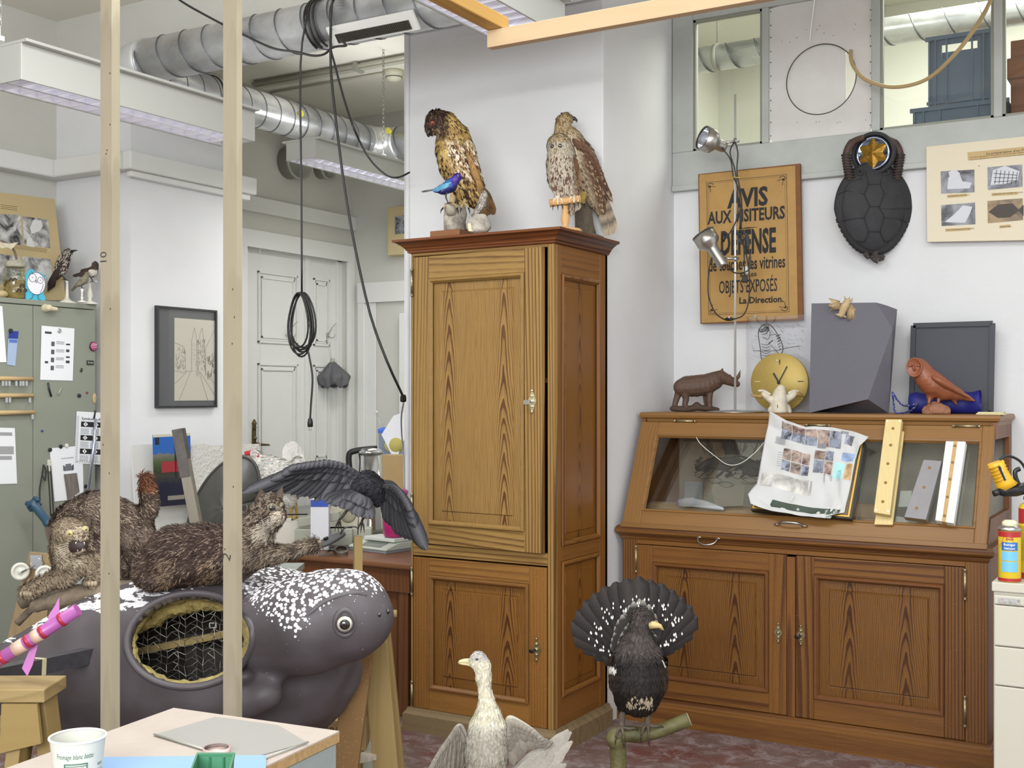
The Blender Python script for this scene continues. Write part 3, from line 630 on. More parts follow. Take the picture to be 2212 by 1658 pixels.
# ---- hanging louvre lights
LAMPW=mat('b4b4ad',.4,name='lamp_enamel');LAMPG=mat('a9a9a2',.45,name='lamp_side_shaded')  # second is the same enamel darkened for side shade, left unassigned
REFL=mat('e8e8f2',.2,.5,name='louvre_mirror');TUBE=mat((1,.98,.95),.5,emit=2.2,name='tube_glow')
def louvre_light(x0,x1,y0,y1,z,hh,label,cell=.075,rows=2):
 t=thing('hanging_light',label,'ceiling light',((x0+x1)/2,(y0+y1)/2,z),'louvred hanging lights')
 b=MB();b.bb((x0,y0,z),(x0+.008,y1,z+hh));b.bb((x1-.008,y0,z),(x1,y1,z+hh),m=1);b.bb((x0+.008,y0,z),(x1-.008,y0+.008,z+hh));b.bb((x0+.008,y1-.008,z),(x1-.008,y1,z+hh));b.bb((x0-.03,y0,z+hh),(x1+.03,y1,z+hh+.012))
 b.build('housing',[LAMPW,LAMPW],t,bevel=.002)
 b=MB();n=int((y1-y0)/cell);w=(x1-x0-.02)/rows
 b.smooth=False
 for j in range(1,rows):xm=x0+.01+j*w;b.prism([(-.007,0),(.007,0),(.001,.04),(-.001,.04)],(xm,y0+.008,z+.004),(1,0,0),(0,0,1),(0,y1-y0-.016,0))
 for i in range(1,n):
  y=y0+i*(y1-y0)/n
  b.prism([(-.0015,0),(.0015,0),(.012,.04),(-.012,.04)],(x0+.01,y,z+.004),(0,1,0),(0,0,1),(x1-x0-.02,0,0))
 for s,xs in((1,x0+.009),(-1,x1-.009)):b.quad((xs,y0,z+.004),(xs,y1,z+.004),(xs+s*.012,y1,z+.05),(xs+s*.012,y0,z+.05))
 b.build('louvre',REFL,t)
 for j in range(rows):
  b=MB();xm=x0+.01+(j+.5)*w;b.cyl((xm,y0+.03,z+.07),(xm,y1-.03,z+.07),.013,n=12);b.build('lamp_tube',TUBE,t)
 return t
def chain(b,p,z1,L=.032,r=.0018):
 z=p[2];k=0
 while z<z1:
  a=V(1,0,0)if k%2 else V(0,1,0);c=V(p[0],p[1],z+L*.4)
  b.tube([c+a*(L*.22*cos(q))+V(0,0,L*.55*sin(q))for q in[2*pi*i/10 for i in range(10)]],r,5,closed=True);z+=L*.82;k+=1
def hung(t,x,y,z):
 b=MB();b.bb((x-.012,y-.012,z),(x+.012,y+.012,z+.05));b.tube([(x,y,z+.05),(x,y,z+.09)],.003,6);b.build('bracket',GREYM,t)
 b=MB();chain(b,(x,y,z+.09),CEIL);b.build('chain',mat('9b9b95',.4,.8,name='chain_metal'),t)
z1=2.65
t1=louvre_light(-3.93,-3.715,2.775,4.0,z1,.135,'long louvred light hanging by the left wall, crossing behind the timber posts')
hung(t1,-3.90,2.82,z1+.147)
z2=2.8;t2=louvre_light(-4.40,-4.19,4.985,6.4,z2,.10,'louvred light hanging in the far bay beside the looped black cord');q=onz(781,330,z2+.11);hung(t2,-4.3,5.75,z2+.112)
z3=2.75;t3=louvre_light(-2.16,-1.925,2.2,3.63,z3,.12,'louvred light at top centre hanging above the tall pine cupboard',.06)
# smoke detector, conduit
p=onz(851,152,CEIL);b=MB();b.lathe((p.x,p.y,CEIL),[(.062,0),(.064,-.02),(.06,-.03),(.058,-.034),(.05,-.055),(.03,-.068),(.0,-.07)],n=28);o=b.build('smoke_detector',mat('d3d0bb',.5,name='old_ivory'),None,(p.x,p.y,CEIL));tag(o,'round ivory smoke detector on the ceiling of the far bay','smoke detector')
b=MB();b.lathe((p.x,p.y,CEIL-.045),[(.0555,0),(.0565,-.003),(.0545,-.006)],n=28,cap=False);b.build('vent_ring',mat('6f6d60',.6,name='detector_slot'),o)
a0=onz(553,189,3.56);a1=onz(880,122,3.56);a1.y=a0.y
b=MB();b.bb((a0.x,a0.y-.02,3.555),(-3.2,a0.y+.025,CEIL));b.cyl((a0.x,a0.y-.03,3.575),(-3.2,a0.y-.03,3.575),.012,n=10);o=b.build('cable_trunking',mat('b9b6a8',.4,.2,name='trunking_grey'),None,(a0.x,a0.y,CEIL));tag(o,'square cable trunking running across the far ceiling','cable trunking')
b=MB();b.bb((-4.62,a0.y-.05,3.54),(-4.59,a0.y+.03,3.598));b.build('bracket',GREYM,o)
a0=onz(585,201,3.585);b=MB();b.tube([V(a0.x,a0.y,3.588),V(p.x-.06,a0.y,3.588),V(p.x-.03,p.y,3.588)],.008,8);o=b.build('conduit_pipe',mat('c4c1b2',.45,name='conduit_paint'),None,(a0.x,a0.y,CEIL));tag(o,'thin conduit pipe leading to the smoke detector','pipe')
# ---- timber frame in the foreground
TIM=wood('sawn_spruce','9f957f','857b66',0,60,'Z',.5,.8,bumpk=.4);TIMX=wood('planed_pine','c4aa86','a58762',0,60,'X',.45,.6,bumpk=.1);TIMY=wood('yellow_pine','c49a52','9a713a',0,60,'Y',.7,.5)
PENC=mat('3c3a36',.8,name='pencil')
def post(uL,uM,uR,d,zb,zt,label,note,vn,hN):
 pm=at(uM,829,d);w=(uM-uL)*d/FPX/(.861-((uL+uM)/2-U0)/FPX*-.508*1);
 wx=(pm-ony(uL,829,pm.y)).length;wy=(onx(uR,829,pm.x)-pm).length
 b=MB();b.bb((pm.x-wx,pm.y,zb),(pm.x,pm.y+wy,zt))
 for k in range(9):b.ell((pm.x-wx*random.uniform(.1,.9),pm.y,random.uniform(.8,2.8)),(.0022,.0006,.003),n=4,m=1)
 o=b.build('timber_post',[TIM,mat('4a3c28',.8,name='knot_brown')],None,(pm.x-wx/2,pm.y,zb),bevel=.0015);tag(o,label,'timber post','upright timber battens in the foreground')
 z=CZ+(V0-vn)/FPX*d;text('pencil_number',note,PENC,o,(pm.x-wx*.45,pm.y,z),(0,0,1)if len(note)>1 else(.3,0,1),(-1,0,0)if len(note)>1 else(-1,0,.3),hN,extr=.0006)
 return o,pm,wx,wy
o1,p1,wx1,wy1=post(217,241,259,3.05,0.0,2.72,'left timber batten of the two uprights, pencilled with the number 10','10',553,.024)
o2,p2,wx2,wy2=post(482,511,523,3.0,0.0,2.72,'right timber batten of the two uprights, pencilled with the number 2','2',1207,.028)
# overhead battens
d0=2.55;q0=at(1052,66,d0);q1=ony(1640,-30,q0.y);zt_=q0.z;zb_=at(1052,103,d0).z
b=MB();b.bb((q0.x,q0.y,zb_),(q0.x+1.5,q0.y+.022,zt_));o=b.build('timber_batten',TIMX,None,(q0.x,q0.y,zb_),bevel=.001);tag(o,'pale planed batten running overhead across the top to the right','timber batten','battens overhead')
xb1=q0.x+.028;b=MB();b.bb((xb1-.03,q0.y-1.2,zt_+.0005),(xb1+.01,q0.y+.03,zt_+.03));o=b.build('timber_batten',TIMY,None,(xb1,q0.y,zt_),bevel=.003);tag(o,'darker yellow batten overhead resting on the pale one, below the louvred light','timber batten','battens overhead')
# ---- black cords slung over the duct
CORD=mat('191817',.45,name='black_rubber')
def cord(name,pts,r,label,par=None,m=None,k=6):
 b=MB();P=smooth_path(pts,k);b.tube(P,r,8);o=b.build(name,m or CORD,par,None if par else P[0])
 if par is None:tag(o,label,'cable')
 return o
dd=lambda u,v,d:at(u,v,d)
yc=yA_-rA-.008
def ond(u,v,y=None):return ony(u,v,yc if y is None else y)
def ring_on_duct(x,r,x2=None,a0=-100,a1=130):
 out=[]
 for k in range(19):
  a=radians(a0+(a1-a0)*k/18);out.append(V(x+(0 if x2 is None else(x2-x)*k/18),yA_-cos(a)*(rA+r),zA+sin(a)*(rA+r)))
 return out
# cord with the coil and the plug: over the duct then straight down
xc=ony(650,60,yc).x
cc1=cord('power_cord',ring_on_duct(xc,.006,xc+.03,120,0)+[ond(649,140),ond(651,400),ond(652,630)],.0045,'thin black cord with a tied coil and plug hanging before the white door',k=3)
b=MB()
for k in range(6):
 w_=.035+.008*k*(1 if k%2 else .6);cxk=650+(k-2.5)*2.2;hk=118+5*((k*3)%5)
 P=[]
 for j in range(28):
  a=2*pi*j/28;u_=cxk+26*(1+.12*(k%3-1))*sin(a)*(.55+.45*(1-cos(a))/2+.12);v_=632+hk*.5*(1-cos(a));P.append(ond(u_,v_,yc+.004*(k-3)))
 b.tube(P,.0045,6,closed=True)
b.tube([ond(664,703),ond(678,704)],.003,6)
b.build('coil',CORD,cc1)
cord('tail',[ond(662,745),ond(668,770),ond(675,815),ond(672,870),ond(670,902)],.0042,'',cc1)
q=ond(670,902);b=MB();b.lathe(q,[(.004,0),(.009,-.004),(.012,-.02),(.012,-.038),(.009,-.04)],n=10);b.build('plug',CORD,cc1)
b=MB();[b.cyl(q+V(s*.006,0,-.04),q+V(s*.006,0,-.056),.0015,n=6)for s in(-1,1)];b.build('pin',STEEL,cc1)
xk=ony(713,60,yc).x
cord('power_cord',ring_on_duct(xk+.02,.01,xk,125,-20)+[ond(714,105)]+[ond(714,118),ond(716,170),ond(728,280),ond(745,410),ond(768,540),ond(800,680),ond(836,780),ond(868,850,yc+.1),ond(872,862,yc+.12)],.0056,'thick black cable slung over duct and slanting down to the cupboard side',k=3)
cord('power_cord',[ond(722,-40),ond(715,40),ond(714,100),ond(722,135),ond(745,220),ond(770,290),ond(800,345,yc+.3),ond(835,378,yc+.6),ond(860,383,yc+.72),ond(885,372,yc+.73)],.0048,'thin black cable slanting from the duct towards the pillar')
cord('power_cord',[ond(376,-8),ond(410,14),ond(480,52),ond(528,76),ond(590,104),ond(640,112),ond(675,120),ond(700,117),ond(716,104),ond(730,100),ond(748,98),ond(735,86)],.0052,'black cable sagging from the top left to the knot at the duct')
b=MB();
for k in range(3):b.tube(ring_on_duct(xc+.012+.016*k,.008,xc+.02+.03*k,130,-75),.005,6)
o=b.build('cable_loop',CORD,None,(xc,yc,zA));tag(o,'black cable loops wrapped round the duct above the hanging coil','cable')
# ---- beige hose from the round opening, and white cord
HOSE=mat('b9a072',.5,name='rubber_hose')
hp_=[V(-1.45,5.75,3.12),ony(1838,110,5.62),ony(1842,140,5.55),ony(1870,172,5.5),ony(1930,188,5.45),ony(2000,172,5.4),ony(2060,120,5.3),ony(2110,55,5.2),ony(2140,0,5.1),ony(2160,-60,5.0)]
o=cord('rubber_hose',hp_,.0088,'',m=HOSE);tag(o,'beige rubber hose drooping from the round cut-out across the window','hose')
o=cord('string',[ony(1762,-20,5.6),ony(1757,20,5.61),ony(1752,60,5.61),ony(1749,90,5.61)],.0035,'',m=mat('f2f2f0',.7,name='white_cord'));tag(o,'short white cord hanging over the round cut-out panel','cord')
# ==== BEHIND THE WINDOW
pd=ony(1905,71,7.6);pd2=ony(1515,129,7.6)
b=MB();zc=(pd.z+pd2.z)/2;b.cyl((-3.5,7.6,zc),(2.5,7.6,zc),.088,n=32);o=b.build('duct_pipe',GALV,None,(0,7.6,zc));tag(o,'silver duct in the next room seen through the panes of the high window','duct')
b=MB();b.tube(helix((-3.4,7.6,zc),(2.4,7.6,zc),.089,.2),.004,5);b.build('spiral_seam',SEAM,o)
cl=ony(1545,100,7.6);b=MB();b.cyl((cl.x,7.6,zc),(cl.x+.03,7.6,zc),.094,n=28);b.cyl((cl.x+.015,7.6,zc+.09),(cl.x+.015,7.6,4.6),.006,n=8);b.build('hanger_clamp',GREYM,o)
CRM=mat('59657a',.5,name='crate_grey_blue')
def crate(u0,u1,vt,vb,y,dep,label,handle=True):
 a=ony(u0,vt,y);c=ony(u1,vb,y);w=c.x-a.x;zt,zb=a.z,c.z
 t=thing('plastic_crate',label,'crate',((a.x+c.x)/2,y+dep/2,zb),'grey crates stacked behind the window')
 b=MB();h=zt-zb;th=.006
 x0,x1=a.x,c.x
 hw=w*.28;hz0,hz1=zt-h*.3,zt-h*.12
 if handle:
  for q in((x0,x0+w/2-hw/1,zb,zt),(x1-w/2+hw,x1,zb,zt),(x0+w/2-hw,x1-w/2+hw,zb,hz0),(x0+w/2-hw,x1-w/2+hw,hz1,zt)):
   for yy in(y,y+dep-th):b.bb((q[0],yy,q[2]),(q[1],yy+th,q[3]))
 else:b.bb((x0,y,zb),(x1,y+th,zt));b.bb((x0,y+dep-th,zb),(x1,y+dep,zt))
 b.bb((x0,y,zb),(x0+th,y+dep,zt));b.bb((x1-th,y,zb),(x1,y+dep,zt));b.bb((x0,y,zb),(x1,y+dep,zb+th));b.build('shell',CRM,t)
 b=MB();b.bb((x0-.012,y-.012,zt-.02),(x1+.012,y,zt));b.bb((x0-.006,y-.008,zb+h*.12),(x1+.006,y,zb+h*.16))
 for f in(.02,.12,.30,.70,.88,.98):b.bb((x0+w*f-.004,y-.01,zb+.01),(x0+w*f+.004,y,zt-.02))
 b.build('rib',CRM,t)
crate(2005,2142,82,232,5.95,.3,'upper grey-blue plastic crate with a hand hole, behind the window',True)
crate(1972,2175,236,292,5.93,.36,'lower grey-blue plastic crate under the other one, behind the window',False)
a=ony(2185,92,5.98);b=MB();zz=2.7;b.bb((a.x,5.95,zz),(a.x+.5,6.3,a.z));b.bb((a.x-.015,5.94,ony(2185,130,5.98).z),(a.x+.5,6.31,ony(2185,175,5.98).z));o=b.build('wooden_box',wood('reddish_box','7a4a30','54301e',0,40,'X',.7),None,(a.x+.2,6.1,zz),bevel=.003);tag(o,'reddish brown wooden box behind the last window pane on the right','box')
b=MB();b.bb((-2.15,6.9,3.86),(-1.95,7.3,3.9));o=b.build('fluorescent_light',mat((1,1,.9),.5,emit=2.5,name='panel_glow'),None,(-2.05,7.1,3.9));tag(o,'small bright light fitting behind the first window pane','ceiling light')
b.v=[];
# ==== ANIMAL TOOLS
def proj(P):
 P=np.asarray(P);X=P[:,0]*Rv.x+P[:,1]*Rv.y;D=P[:,0]*Fv.x+P[:,1]*Fv.y
 return U0+FPX*X/D,V0-FPX*(P[:,2]-CZ)/D,D
class Q:
 """measures taken at one distance: q(u, v, dy) -> point, q.r(px) -> metres"""
 def __init__(s,d):s.d=d;s.s=d/FPX
 def __call__(s,u,v,dy=0):return at(u,v,s.d+dy*s.s)
 def r(s,p):return[x*s.s for x in p]if hasattr(p,'__len__')else p*s.s
 def ch(s,pts):return[s(*p[:2],*(p[3:4]or(0,)))for p in pts],[p[2]*s.s for p in pts]
def npc(c):return np.array(H(c)if isinstance(c,str)else c)
def mixc(P,a,b,f):return npc(a)*(1-f[:,None])+npc(b)*f[:,None]
def sstep(x,a,b):t=np.clip((x-a)/(b-a),0,1);return t*t*(3-2*t)
def nz(P,f,s=0):
 P=P*f+s;return(np.sin(P[:,0]*1.7+2*np.sin(P[:,1]*1.3+P[:,2]))+np.sin(P[:,1]*2.1+1.5*np.sin(P[:,2]*1.7))+np.sin(P[:,2]*1.9+1.7*np.sin(P[:,0]*1.1)))/3
PLM=colmat('plumage',.7,.35,.25,240,dark=.6,sc=130);FUR=colmat('fur',.85,.3,.3,300,dark=.6,sc=160);HORN=mat('2b2622',.35,name='dark_horn');EYEB=mat('0a0807',.05,spec=.8,name='glass_eye',coat=1)
def skin(name,blobs,voxel,par,color,flow,n,ln,wd,lift=.15,jit=.25,smooth=6,m=None,cj=.12,mask=None,label=None):
 co,fs=organic(blobs,voxel,smooth);b=MB();b.add(co,fs,np.clip(color(co),.002,1))
 if n:plume(b,co,fs,n,ln,wd,flow,color,lift,jit,cj,mask)
 o=b.build(name,m or PLM,par)
 return o,co,fs
def eye(par,p,look,r,iris='c9862a',pr=.6,name='eye',ring=None):
 p=Vector(p);look=Vector(look).normalized();b=MB();b.ell(p,r,n=8);e=b.build(name,mat(iris,.08,spec=.8,coat=1,name='iris'),par)
 b=MB();b.lathe(p+look*r*.84,[(r*pr,0),(r*pr*.8,r*.12),(r*pr*.4,r*.2),(.0002,r*.22)],look,14);b.build('pupil',EYEB,e)
 if ring:b=MB();M=frame(look);b.tube([p+look*r*.3+M@V(cos(a)*r*1.0,sin(a)*r*1.0,0)for a in[2*pi*i/16 for i in range(16)]],r*.13,6,closed=True);b.build('eyelid',mat(ring,.7,name='eyelid'),par)
 return e
def leg(par,P,r,toes,tr,m,name='leg',claw=True):
 b=MB();b.tube(smooth_path(P,4),[r[0]+(r[-1]-r[0])*i/((len(P)-1)*4)for i in range((len(P)-1)*4+1)],8);o=b.build(name,m,par)
 for k,T in enumerate(toes):
  b=MB();T=[Vector(P[-1])]+[Vector(x)for x in T];n_=(len(T)-1)*3+1;b.tube(smooth_path(T,3),[tr*(1-.45*i/n_)for i in range(n_)],7)
  if claw:d=(T[-1]-T[-2]).normalized();b.tube([T[-1],T[-1]+d*tr*1.6+V(0,0,-tr*.6),T[-1]+d*tr*2+V(0,0,-tr*2.2)],[tr*.55,tr*.4,tr*.1],6,m=1)
  b.build('toe',[m,HORN],o)
 return o
def resample(P,n):
 P=[Vector(p)for p in P];L=[0]
 for a,b in zip(P,P[1:]):L.append(L[-1]+(b-a).length)
 out=[]
 for i in range(n):
  s=L[-1]*i/(n-1);k=max(j for j in range(len(L))if L[j]<=s+1e-9);k=min(k,len(P)-2)
  t=(s-L[k])/max(1e-9,L[k+1]-L[k]);out.append(P[k].lerp(P[k+1],t))
 return out
def fan(b,lead,trail,n,w,up,c1,c2=None,tiers=((1,1),),bend=.02,cj=.1,lead_off=.0,barred=0,tip=None,shaft=None,pointed=.5,step=.0012,edge=1.0):
 """rows of overlapping feathers from a leading edge to a trailing edge; tiers = (length share, width share, colour gain)"""
 up=Vector(up).normalized();lead=smooth_path(lead,5);trail=smooth_path(trail,5)
 for ti,tr in enumerate(tiers):
  nn=int(n*(1+.5*ti));A=resample(lead,nn);B=resample(trail,nn)
  for i,(p,q)in enumerate(zip(A,B)):
   g=1+random.uniform(-cj,cj);g*=tr[2]if len(tr)>2 else 1
   d=q-p;L=d.length*tr[0]*random.uniform(.95,1.03)
   feather(b,p+up*(step*3*ti+step*(i%3)),d+Vector((random.uniform(-1,1),random.uniform(-1,1),random.uniform(-1,1)))*d.length*.025,up,L,w*tr[1]*random.uniform(.9,1.1),tuple(x*g for x in c1),tuple(x*g for x in(c2 or c1)),bend=bend,barred=barred if ti==0 else 0,tip=tip,shaft=shaft,pointed=pointed,edge=edge)
def arm_part(name,par,lead,trail,n,w,up,c1,c2=None,tiers=((1,1),(.6,.8),(.35,.6),(.2,.45)),arm=None,**k):
 b=MB();fan(b,lead,trail,n,w,up,c1,c2,tiers,**k)
 if arm:b.col=c1;P=smooth_path(lead,4);b.tube(P,[arm*(1-.6*i/len(P))for i in range(len(P))],8,flat=.6);b.col=(1,1,1)
 return b.build(name,PLM,par)
DOWNW=lambda v:(lambda P:np.tile(np.array(Vector(v).normalized()),(len(P),1)))
def stand(par,p,prof,m,name='stand'):
 b=MB();b.lathe(p,prof,n=24);return b.build(name,m,par)
NF=-Fv
# ==== BIRDS ON THE CUPBOARD
ZTOP=ZT
q=Q(5.2)
bs=q(985,500);base=V(bs.x,bs.y,ZTOP)
t=thing('eagle_owl','large streaked buff and brown mounted owl with an orange eye, gripping a pale stump','stuffed owl',base)
ow_bk=[q.ch([(944,262,25),(962,268,27),(975,290,33),(975,322,36),(985,355,39),(1003,392,33),(1022,420,24),(1040,446,13)]),q.ch([(995,285,16),(1012,320,14),(1025,365,12),(1040,410,9)]),q.ch([(934,270,17,-4),(930,278,12,-6)]),q.ch([(992,405,18,-14),(990,432,9,-16)])]
def c_owl(P):
 u,v,d=proj(P);n=len(P);base_=mixc(P,'c6a968','a98850',sstep(nz(P,40),-.3,.5))
 head=sstep(u,972,958)*sstep(v,305,290);face=np.clip(head,0,1)
 wing=sstep((u-932)-(v-300)*.28,22,34)*sstep(v,292,312)*sstep(v,392,375)
 r=NR.random(n);pat=nz(P,130,3)*.5+r
 col=np.where((pat>.78)[:,None],npc('3c2718'),base_)
 wcol=np.where((r<.33)[:,None],npc('e2d4bd'),np.where((r<.62)[:,None],npc('553322'),npc('b09160')))
 col=col*(1-wing[:,None])+wcol*wing[:,None]
 bar=(np.sin((v-u*.3)*.52)>.25)&(v>385)&(u>1000);col=np.where(bar[:,None],npc('4b301c'),col)
 fc=np.where((r<.4)[:,None],npc('5f4a36'),npc('2e2018'));col=col*(1-face[:,None])+fc*face[:,None]
 lite=(u<950)&(v<300)&(v>272)&(u>930);col=np.where((lite&(r>.45))[:,None],npc('8a7458'),col)
 return col
o,co,fs=skin('body',ow_bk,.006,t,c_owl,DOWNW(q(1040,450)-q(975,280)),5200,.022,.007,.12,.2)
eye(t,q(935,266,-22),q(935,266,-40)-q(938,262,0),q.r(5.2),'c24a22',.55,ring='2a1a12')
b=MB();b.tube([q(929,280,-14),q(925,287,-17),q(925,294,-15),q(928,296,-13)],q.r([6,5,2.6,.5]),8);b.build('beak',HORN,t)
for s_ in(0,1):b=MB();b.col=H('2e2018');[feather(b,q(958+k*2,254,s_*18-8),V(.2,0,1)+Rv*(k*.15),NF,.03,.009,H('241812'))for k in range(4)];b.build('ear_tuft',PLM,t)
b=MB();fan(b,[q(1010,330,-32),q(1022,360,-34),q(1030,390,-30)],[q(1045,440,-16),q(1055,452,-10),q(1062,448,-4)],9,.03,NF,H('a07c4a'),H('7a5a38'),((1,1),(.7,.8),(.4,.6)),barred=6,cj=.35,edge=1.3);b.build('wing',PLM,t)
b=MB();fan(b,[q(1030,410,-8),q(1045,405,8)],[q(1048,470,-12),q(1068,462,8)],9,.035,NF,H('9a7748'),H('6b4c2c'),barred=6);b.build('tail',PLM,t)
LEGM=mat('c9b184',.8,var=.2,vs=60,name='feathered_leg')
for(u_,v_,dy)in((975,441,-22),(1000,441,-12)):
 leg(t,[q(u_+8,412,dy+8),q(u_,v_,dy)],[q.r(9),q.r(6)],[[q(u_-9,v_+1,dy-8),q(u_-18,v_+8,dy-12)],[q(u_-2,v_+1,dy-10),q(u_-4,v_+8,dy-14)],[q(u_+8,v_+1,dy-8),q(u_+12,v_+8,dy-12)]],q.r(3.6),LEGM)
b=MB();P=[q(983,448,-8),q(984,462,-8),q(982,480,-8),q(985,500,-8)];P[-1].z=ZTOP+.028;b.tube([P[0]+V(0,0,.002)]+P,[.001]+q.r([23,25,24,26]),18);b.build('stump',mat('b0a898',.9,var=.7,vs=22,bump=.8,bs=30,name='birch_bark'),t)
BOARD=wood('base_board','8a5c3a','5e3b22',0,60,'X',.6)
b=MB();pb=P[-1];b.bb((pb.x-.085,pb.y-.08,ZTOP+.0005),(pb.x+.07,pb.y+.06,ZTOP+.028));b.build('base_board',BOARD,t,bevel=.003)
# blue starling
q=Q(5.02);t=thing('blue_starling','small glossy blue and violet mounted starling standing before the large streaked owl','stuffed bird',q(966,440))
def c_st(P):
 u,v,d=proj(P);c=mixc(P,'2b8fb0','2b3fa0',sstep(u,945,985));c=mixc(P,'1b1f66','1b1f66',u*0)*sstep(v-(u-960)*-.25,402,410)[:,None]+c*(1-sstep(v-(u-960)*-.25,402,410))[:,None]
 h=sstep(u,972,984)*sstep(v,402,392);return c*(1-h[:,None])+npc('4a2a94')*h[:,None]
ST=colmat('iridescent',.3,.25,.1,200,spec=.8)
skin('body',[q.ch([(989,382,8.5),(982,390,10),(973,401,14),(960,408,11.5),(945,410,6)])],.003,t,c_st,DOWNW(q(930,414)-q(985,385)),900,.012,.005,.08,.12,m=ST)
eye(t,q(990,380,-7),NF+Rv*.5,q.r(2.8),'d8c84a',.5)
b=MB();b.tube([q(995,383),q(1001,384),q(1007,385)],q.r([3,2,.4]),6);b.build('beak',HORN,t)
for s_ in(-1,1):b=MB();fan(b,[q(975,394,s_*12),q(966,403,s_*12)],[q(932,411,s_*5),q(938,414,s_*6)],7,.011,NF*-s_,H('2f9db0'),H('2c6f9c'),((1,1),(.6,.9)));b.build('wing',ST,t)
b=MB();fan(b,[q(944,408,-2),q(944,411,2)],[q(909,413,-4),q(910,416,4)],6,.012,Uv,H('274e70'),H('1c2c44'));b.build('tail',ST,t)
for dy in(-4,4):leg(t,[q(966,414,dy),q(963,424,dy),q(968,438,dy)],q.r([2.4,1.3]),[[q(973,439,dy)],[q(975,437,dy-4)],[q(962,440,dy)]],q.r(1.1),HORN)
b=MB();pz=q(966,441);b.tube([pz+V(0,0,.0),q(972,448,4),q(976,460,14)],q.r([2,9,12]),10);b.build('perch_knot',mat('a79e8e',.9,var=.45,vs=26,bump=.8,bs=30,name='birch_bark'),t)
# small grey bird on rock with card
q=Q(5.05);t=thing('small_grey_bird','tiny grey mottled mounted bird clinging head up to a pale rock with a card','stuffed bird',V(*q(1033,495)[:2],ZTOP))
skin('body',[q.ch([(1047,417,6),(1045,425,8),(1041,440,9.5),(1034,453,6),(1027,462,3)])],.003,t,lambda P:mixc(P,'8f857c','c9c2b8',(NR.random(len(P))>.55)*1.0),DOWNW(q(1025,468)-q(1046,418)),700,.01,.004,.1,.2)
eye(t,q(1044,414,-6),NF,q.r(1.2),'1a1410');b=MB();b.tube([q(1046,411),q(1043,405)],q.r([1.8,.3]),6);b.build('beak',HORN,t)
b=MB();fan(b,[q(1044,428,-8),q(1036,436,-9)],[q(1026,460,-3),q(1022,462,0)],6,.01,NF,H('6f665f'),H('8a8078'));b.build('wing',PLM,t)
b=MB();fan(b,[q(1030,456,-2),q(1031,458,2)],[q(1017,466,-2),q(1020,469,2)],5,.009,NF,H('746b62'));b.build('tail',PLM,t)
for dy in(-3,3):leg(t,[q(1038,452,dy),q(1036,462,dy)],q.r([1.4,1]),[[q(1034,466,dy)],[q(1039,466,dy)]],q.r(.9),HORN)
RK=mat('b4aca0',.9,var=.4,vs=30,bump=1,bs=40,name='pale_rock')
b=MB();z0=ZTOP;co,fs=organic([([q(1020,488),q(1030,470),q(1044,470),q(1050,488)],q.r([14,9,9,12])),([V(q(1034,495).x,q(1034,495).y,ZTOP+.02)],.045,(1,1,.5)),([V(q(1034,495).x,q(1034,495).y,ZTOP+.04)],.04)],.005,3);co[:,2]=np.maximum(co[:,2],ZTOP+.0005)
b.add(co,fs,np.ones((len(co),3)));b.build('rock',RK,t)
cp=q(1019,491,-14);b=MB();b.box(cp,(.032,.0012,.036),Matrix.Rotation(YAW+.3,3,'Z')@Matrix.Rotation(-.3,3,'X'));b.build('card',mat('e0d5ae',.8,name='buff_card'),t)
# hawk
q=Q(5.3);t=thing('goshawk','brown mounted hawk looking right, perched behind the pale owl on a dark stump','stuffed hawk',V(*q(1262,500)[:2],ZTOP))
def c_hk(P):
 u,v,d=proj(P);r=NR.random(len(P));back=sstep(u-(v-290)*.30,1232,1250)*sstep(v,282,300)
 fr=np.where((r>.72)[:,None],npc('7a5a40'),npc('c9b99c'));bk=np.where((r>.8)[:,None],npc('c2ab8c'),npc('6b4c38'));hd=np.where((r>.6)[:,None],npc('8b6f4c'),npc('b9a47e'))
 h=sstep(v,290,275)[:,None];c=fr*(1-back[:,None])+bk*back[:,None];return c*(1-h)+hd*h
skin('body',[q.ch([(1222,258,15),(1216,262,16),(1214,282,17),(1228,310,34),(1248,345,40),(1268,380,35),(1284,420,24),(1298,455,12)])],.006,t,c_hk,DOWNW(q(1300,450)-q(1220,270)),4200,.02,.007,.1,.15)
eye(t,q(1224,252,-13),NF+Rv*.5,q.r(3.6),'b9a85a',.5,ring='6b5a44')
b=MB();b.tube([q(1232,256,-3),q(1241,256,-3),q(1246,260,-3),q(1246,265,-3)],q.r([6,4.5,2.4,.4]),8);b.build('beak',mat('3a3634',.4,name='beak_grey'),t)
b=MB();fan(b,[q(1236,300,-34),q(1262,312,-38),q(1284,345,-34),q(1292,380,-22)],[q(1285,400,-26),q(1305,410,-18),q(1318,425,-12),q(1325,438,-6)],13,.026,NF+Rv*.3,H('5f4434'),H('4a3428'),((1,1),(.6,.8,1.1),(.42,.6,1.2),(.3,.5,1.2),(.18,.45,1.3)),tip=H('b39c80'),cj=.25,edge=1.5);b.build('wing',PLM,t)
b=MB();fan(b,[q(1290,420,-4),q(1302,418,6)],[q(1312,508,-10),q(1331,500,4)],9,.034,NF,H('a08d76'),H('b6a68e'),barred=4);b.build('tail',PLM,t)
for dy in(-12,4):leg(t,[q(1262,415,dy),q(1258,435,dy)],q.r([10,4]),[[q(1250,438,dy)],[q(1262,440,dy-8)]],q.r(3),mat('b9a14c',.6,name='yellow_skin'))
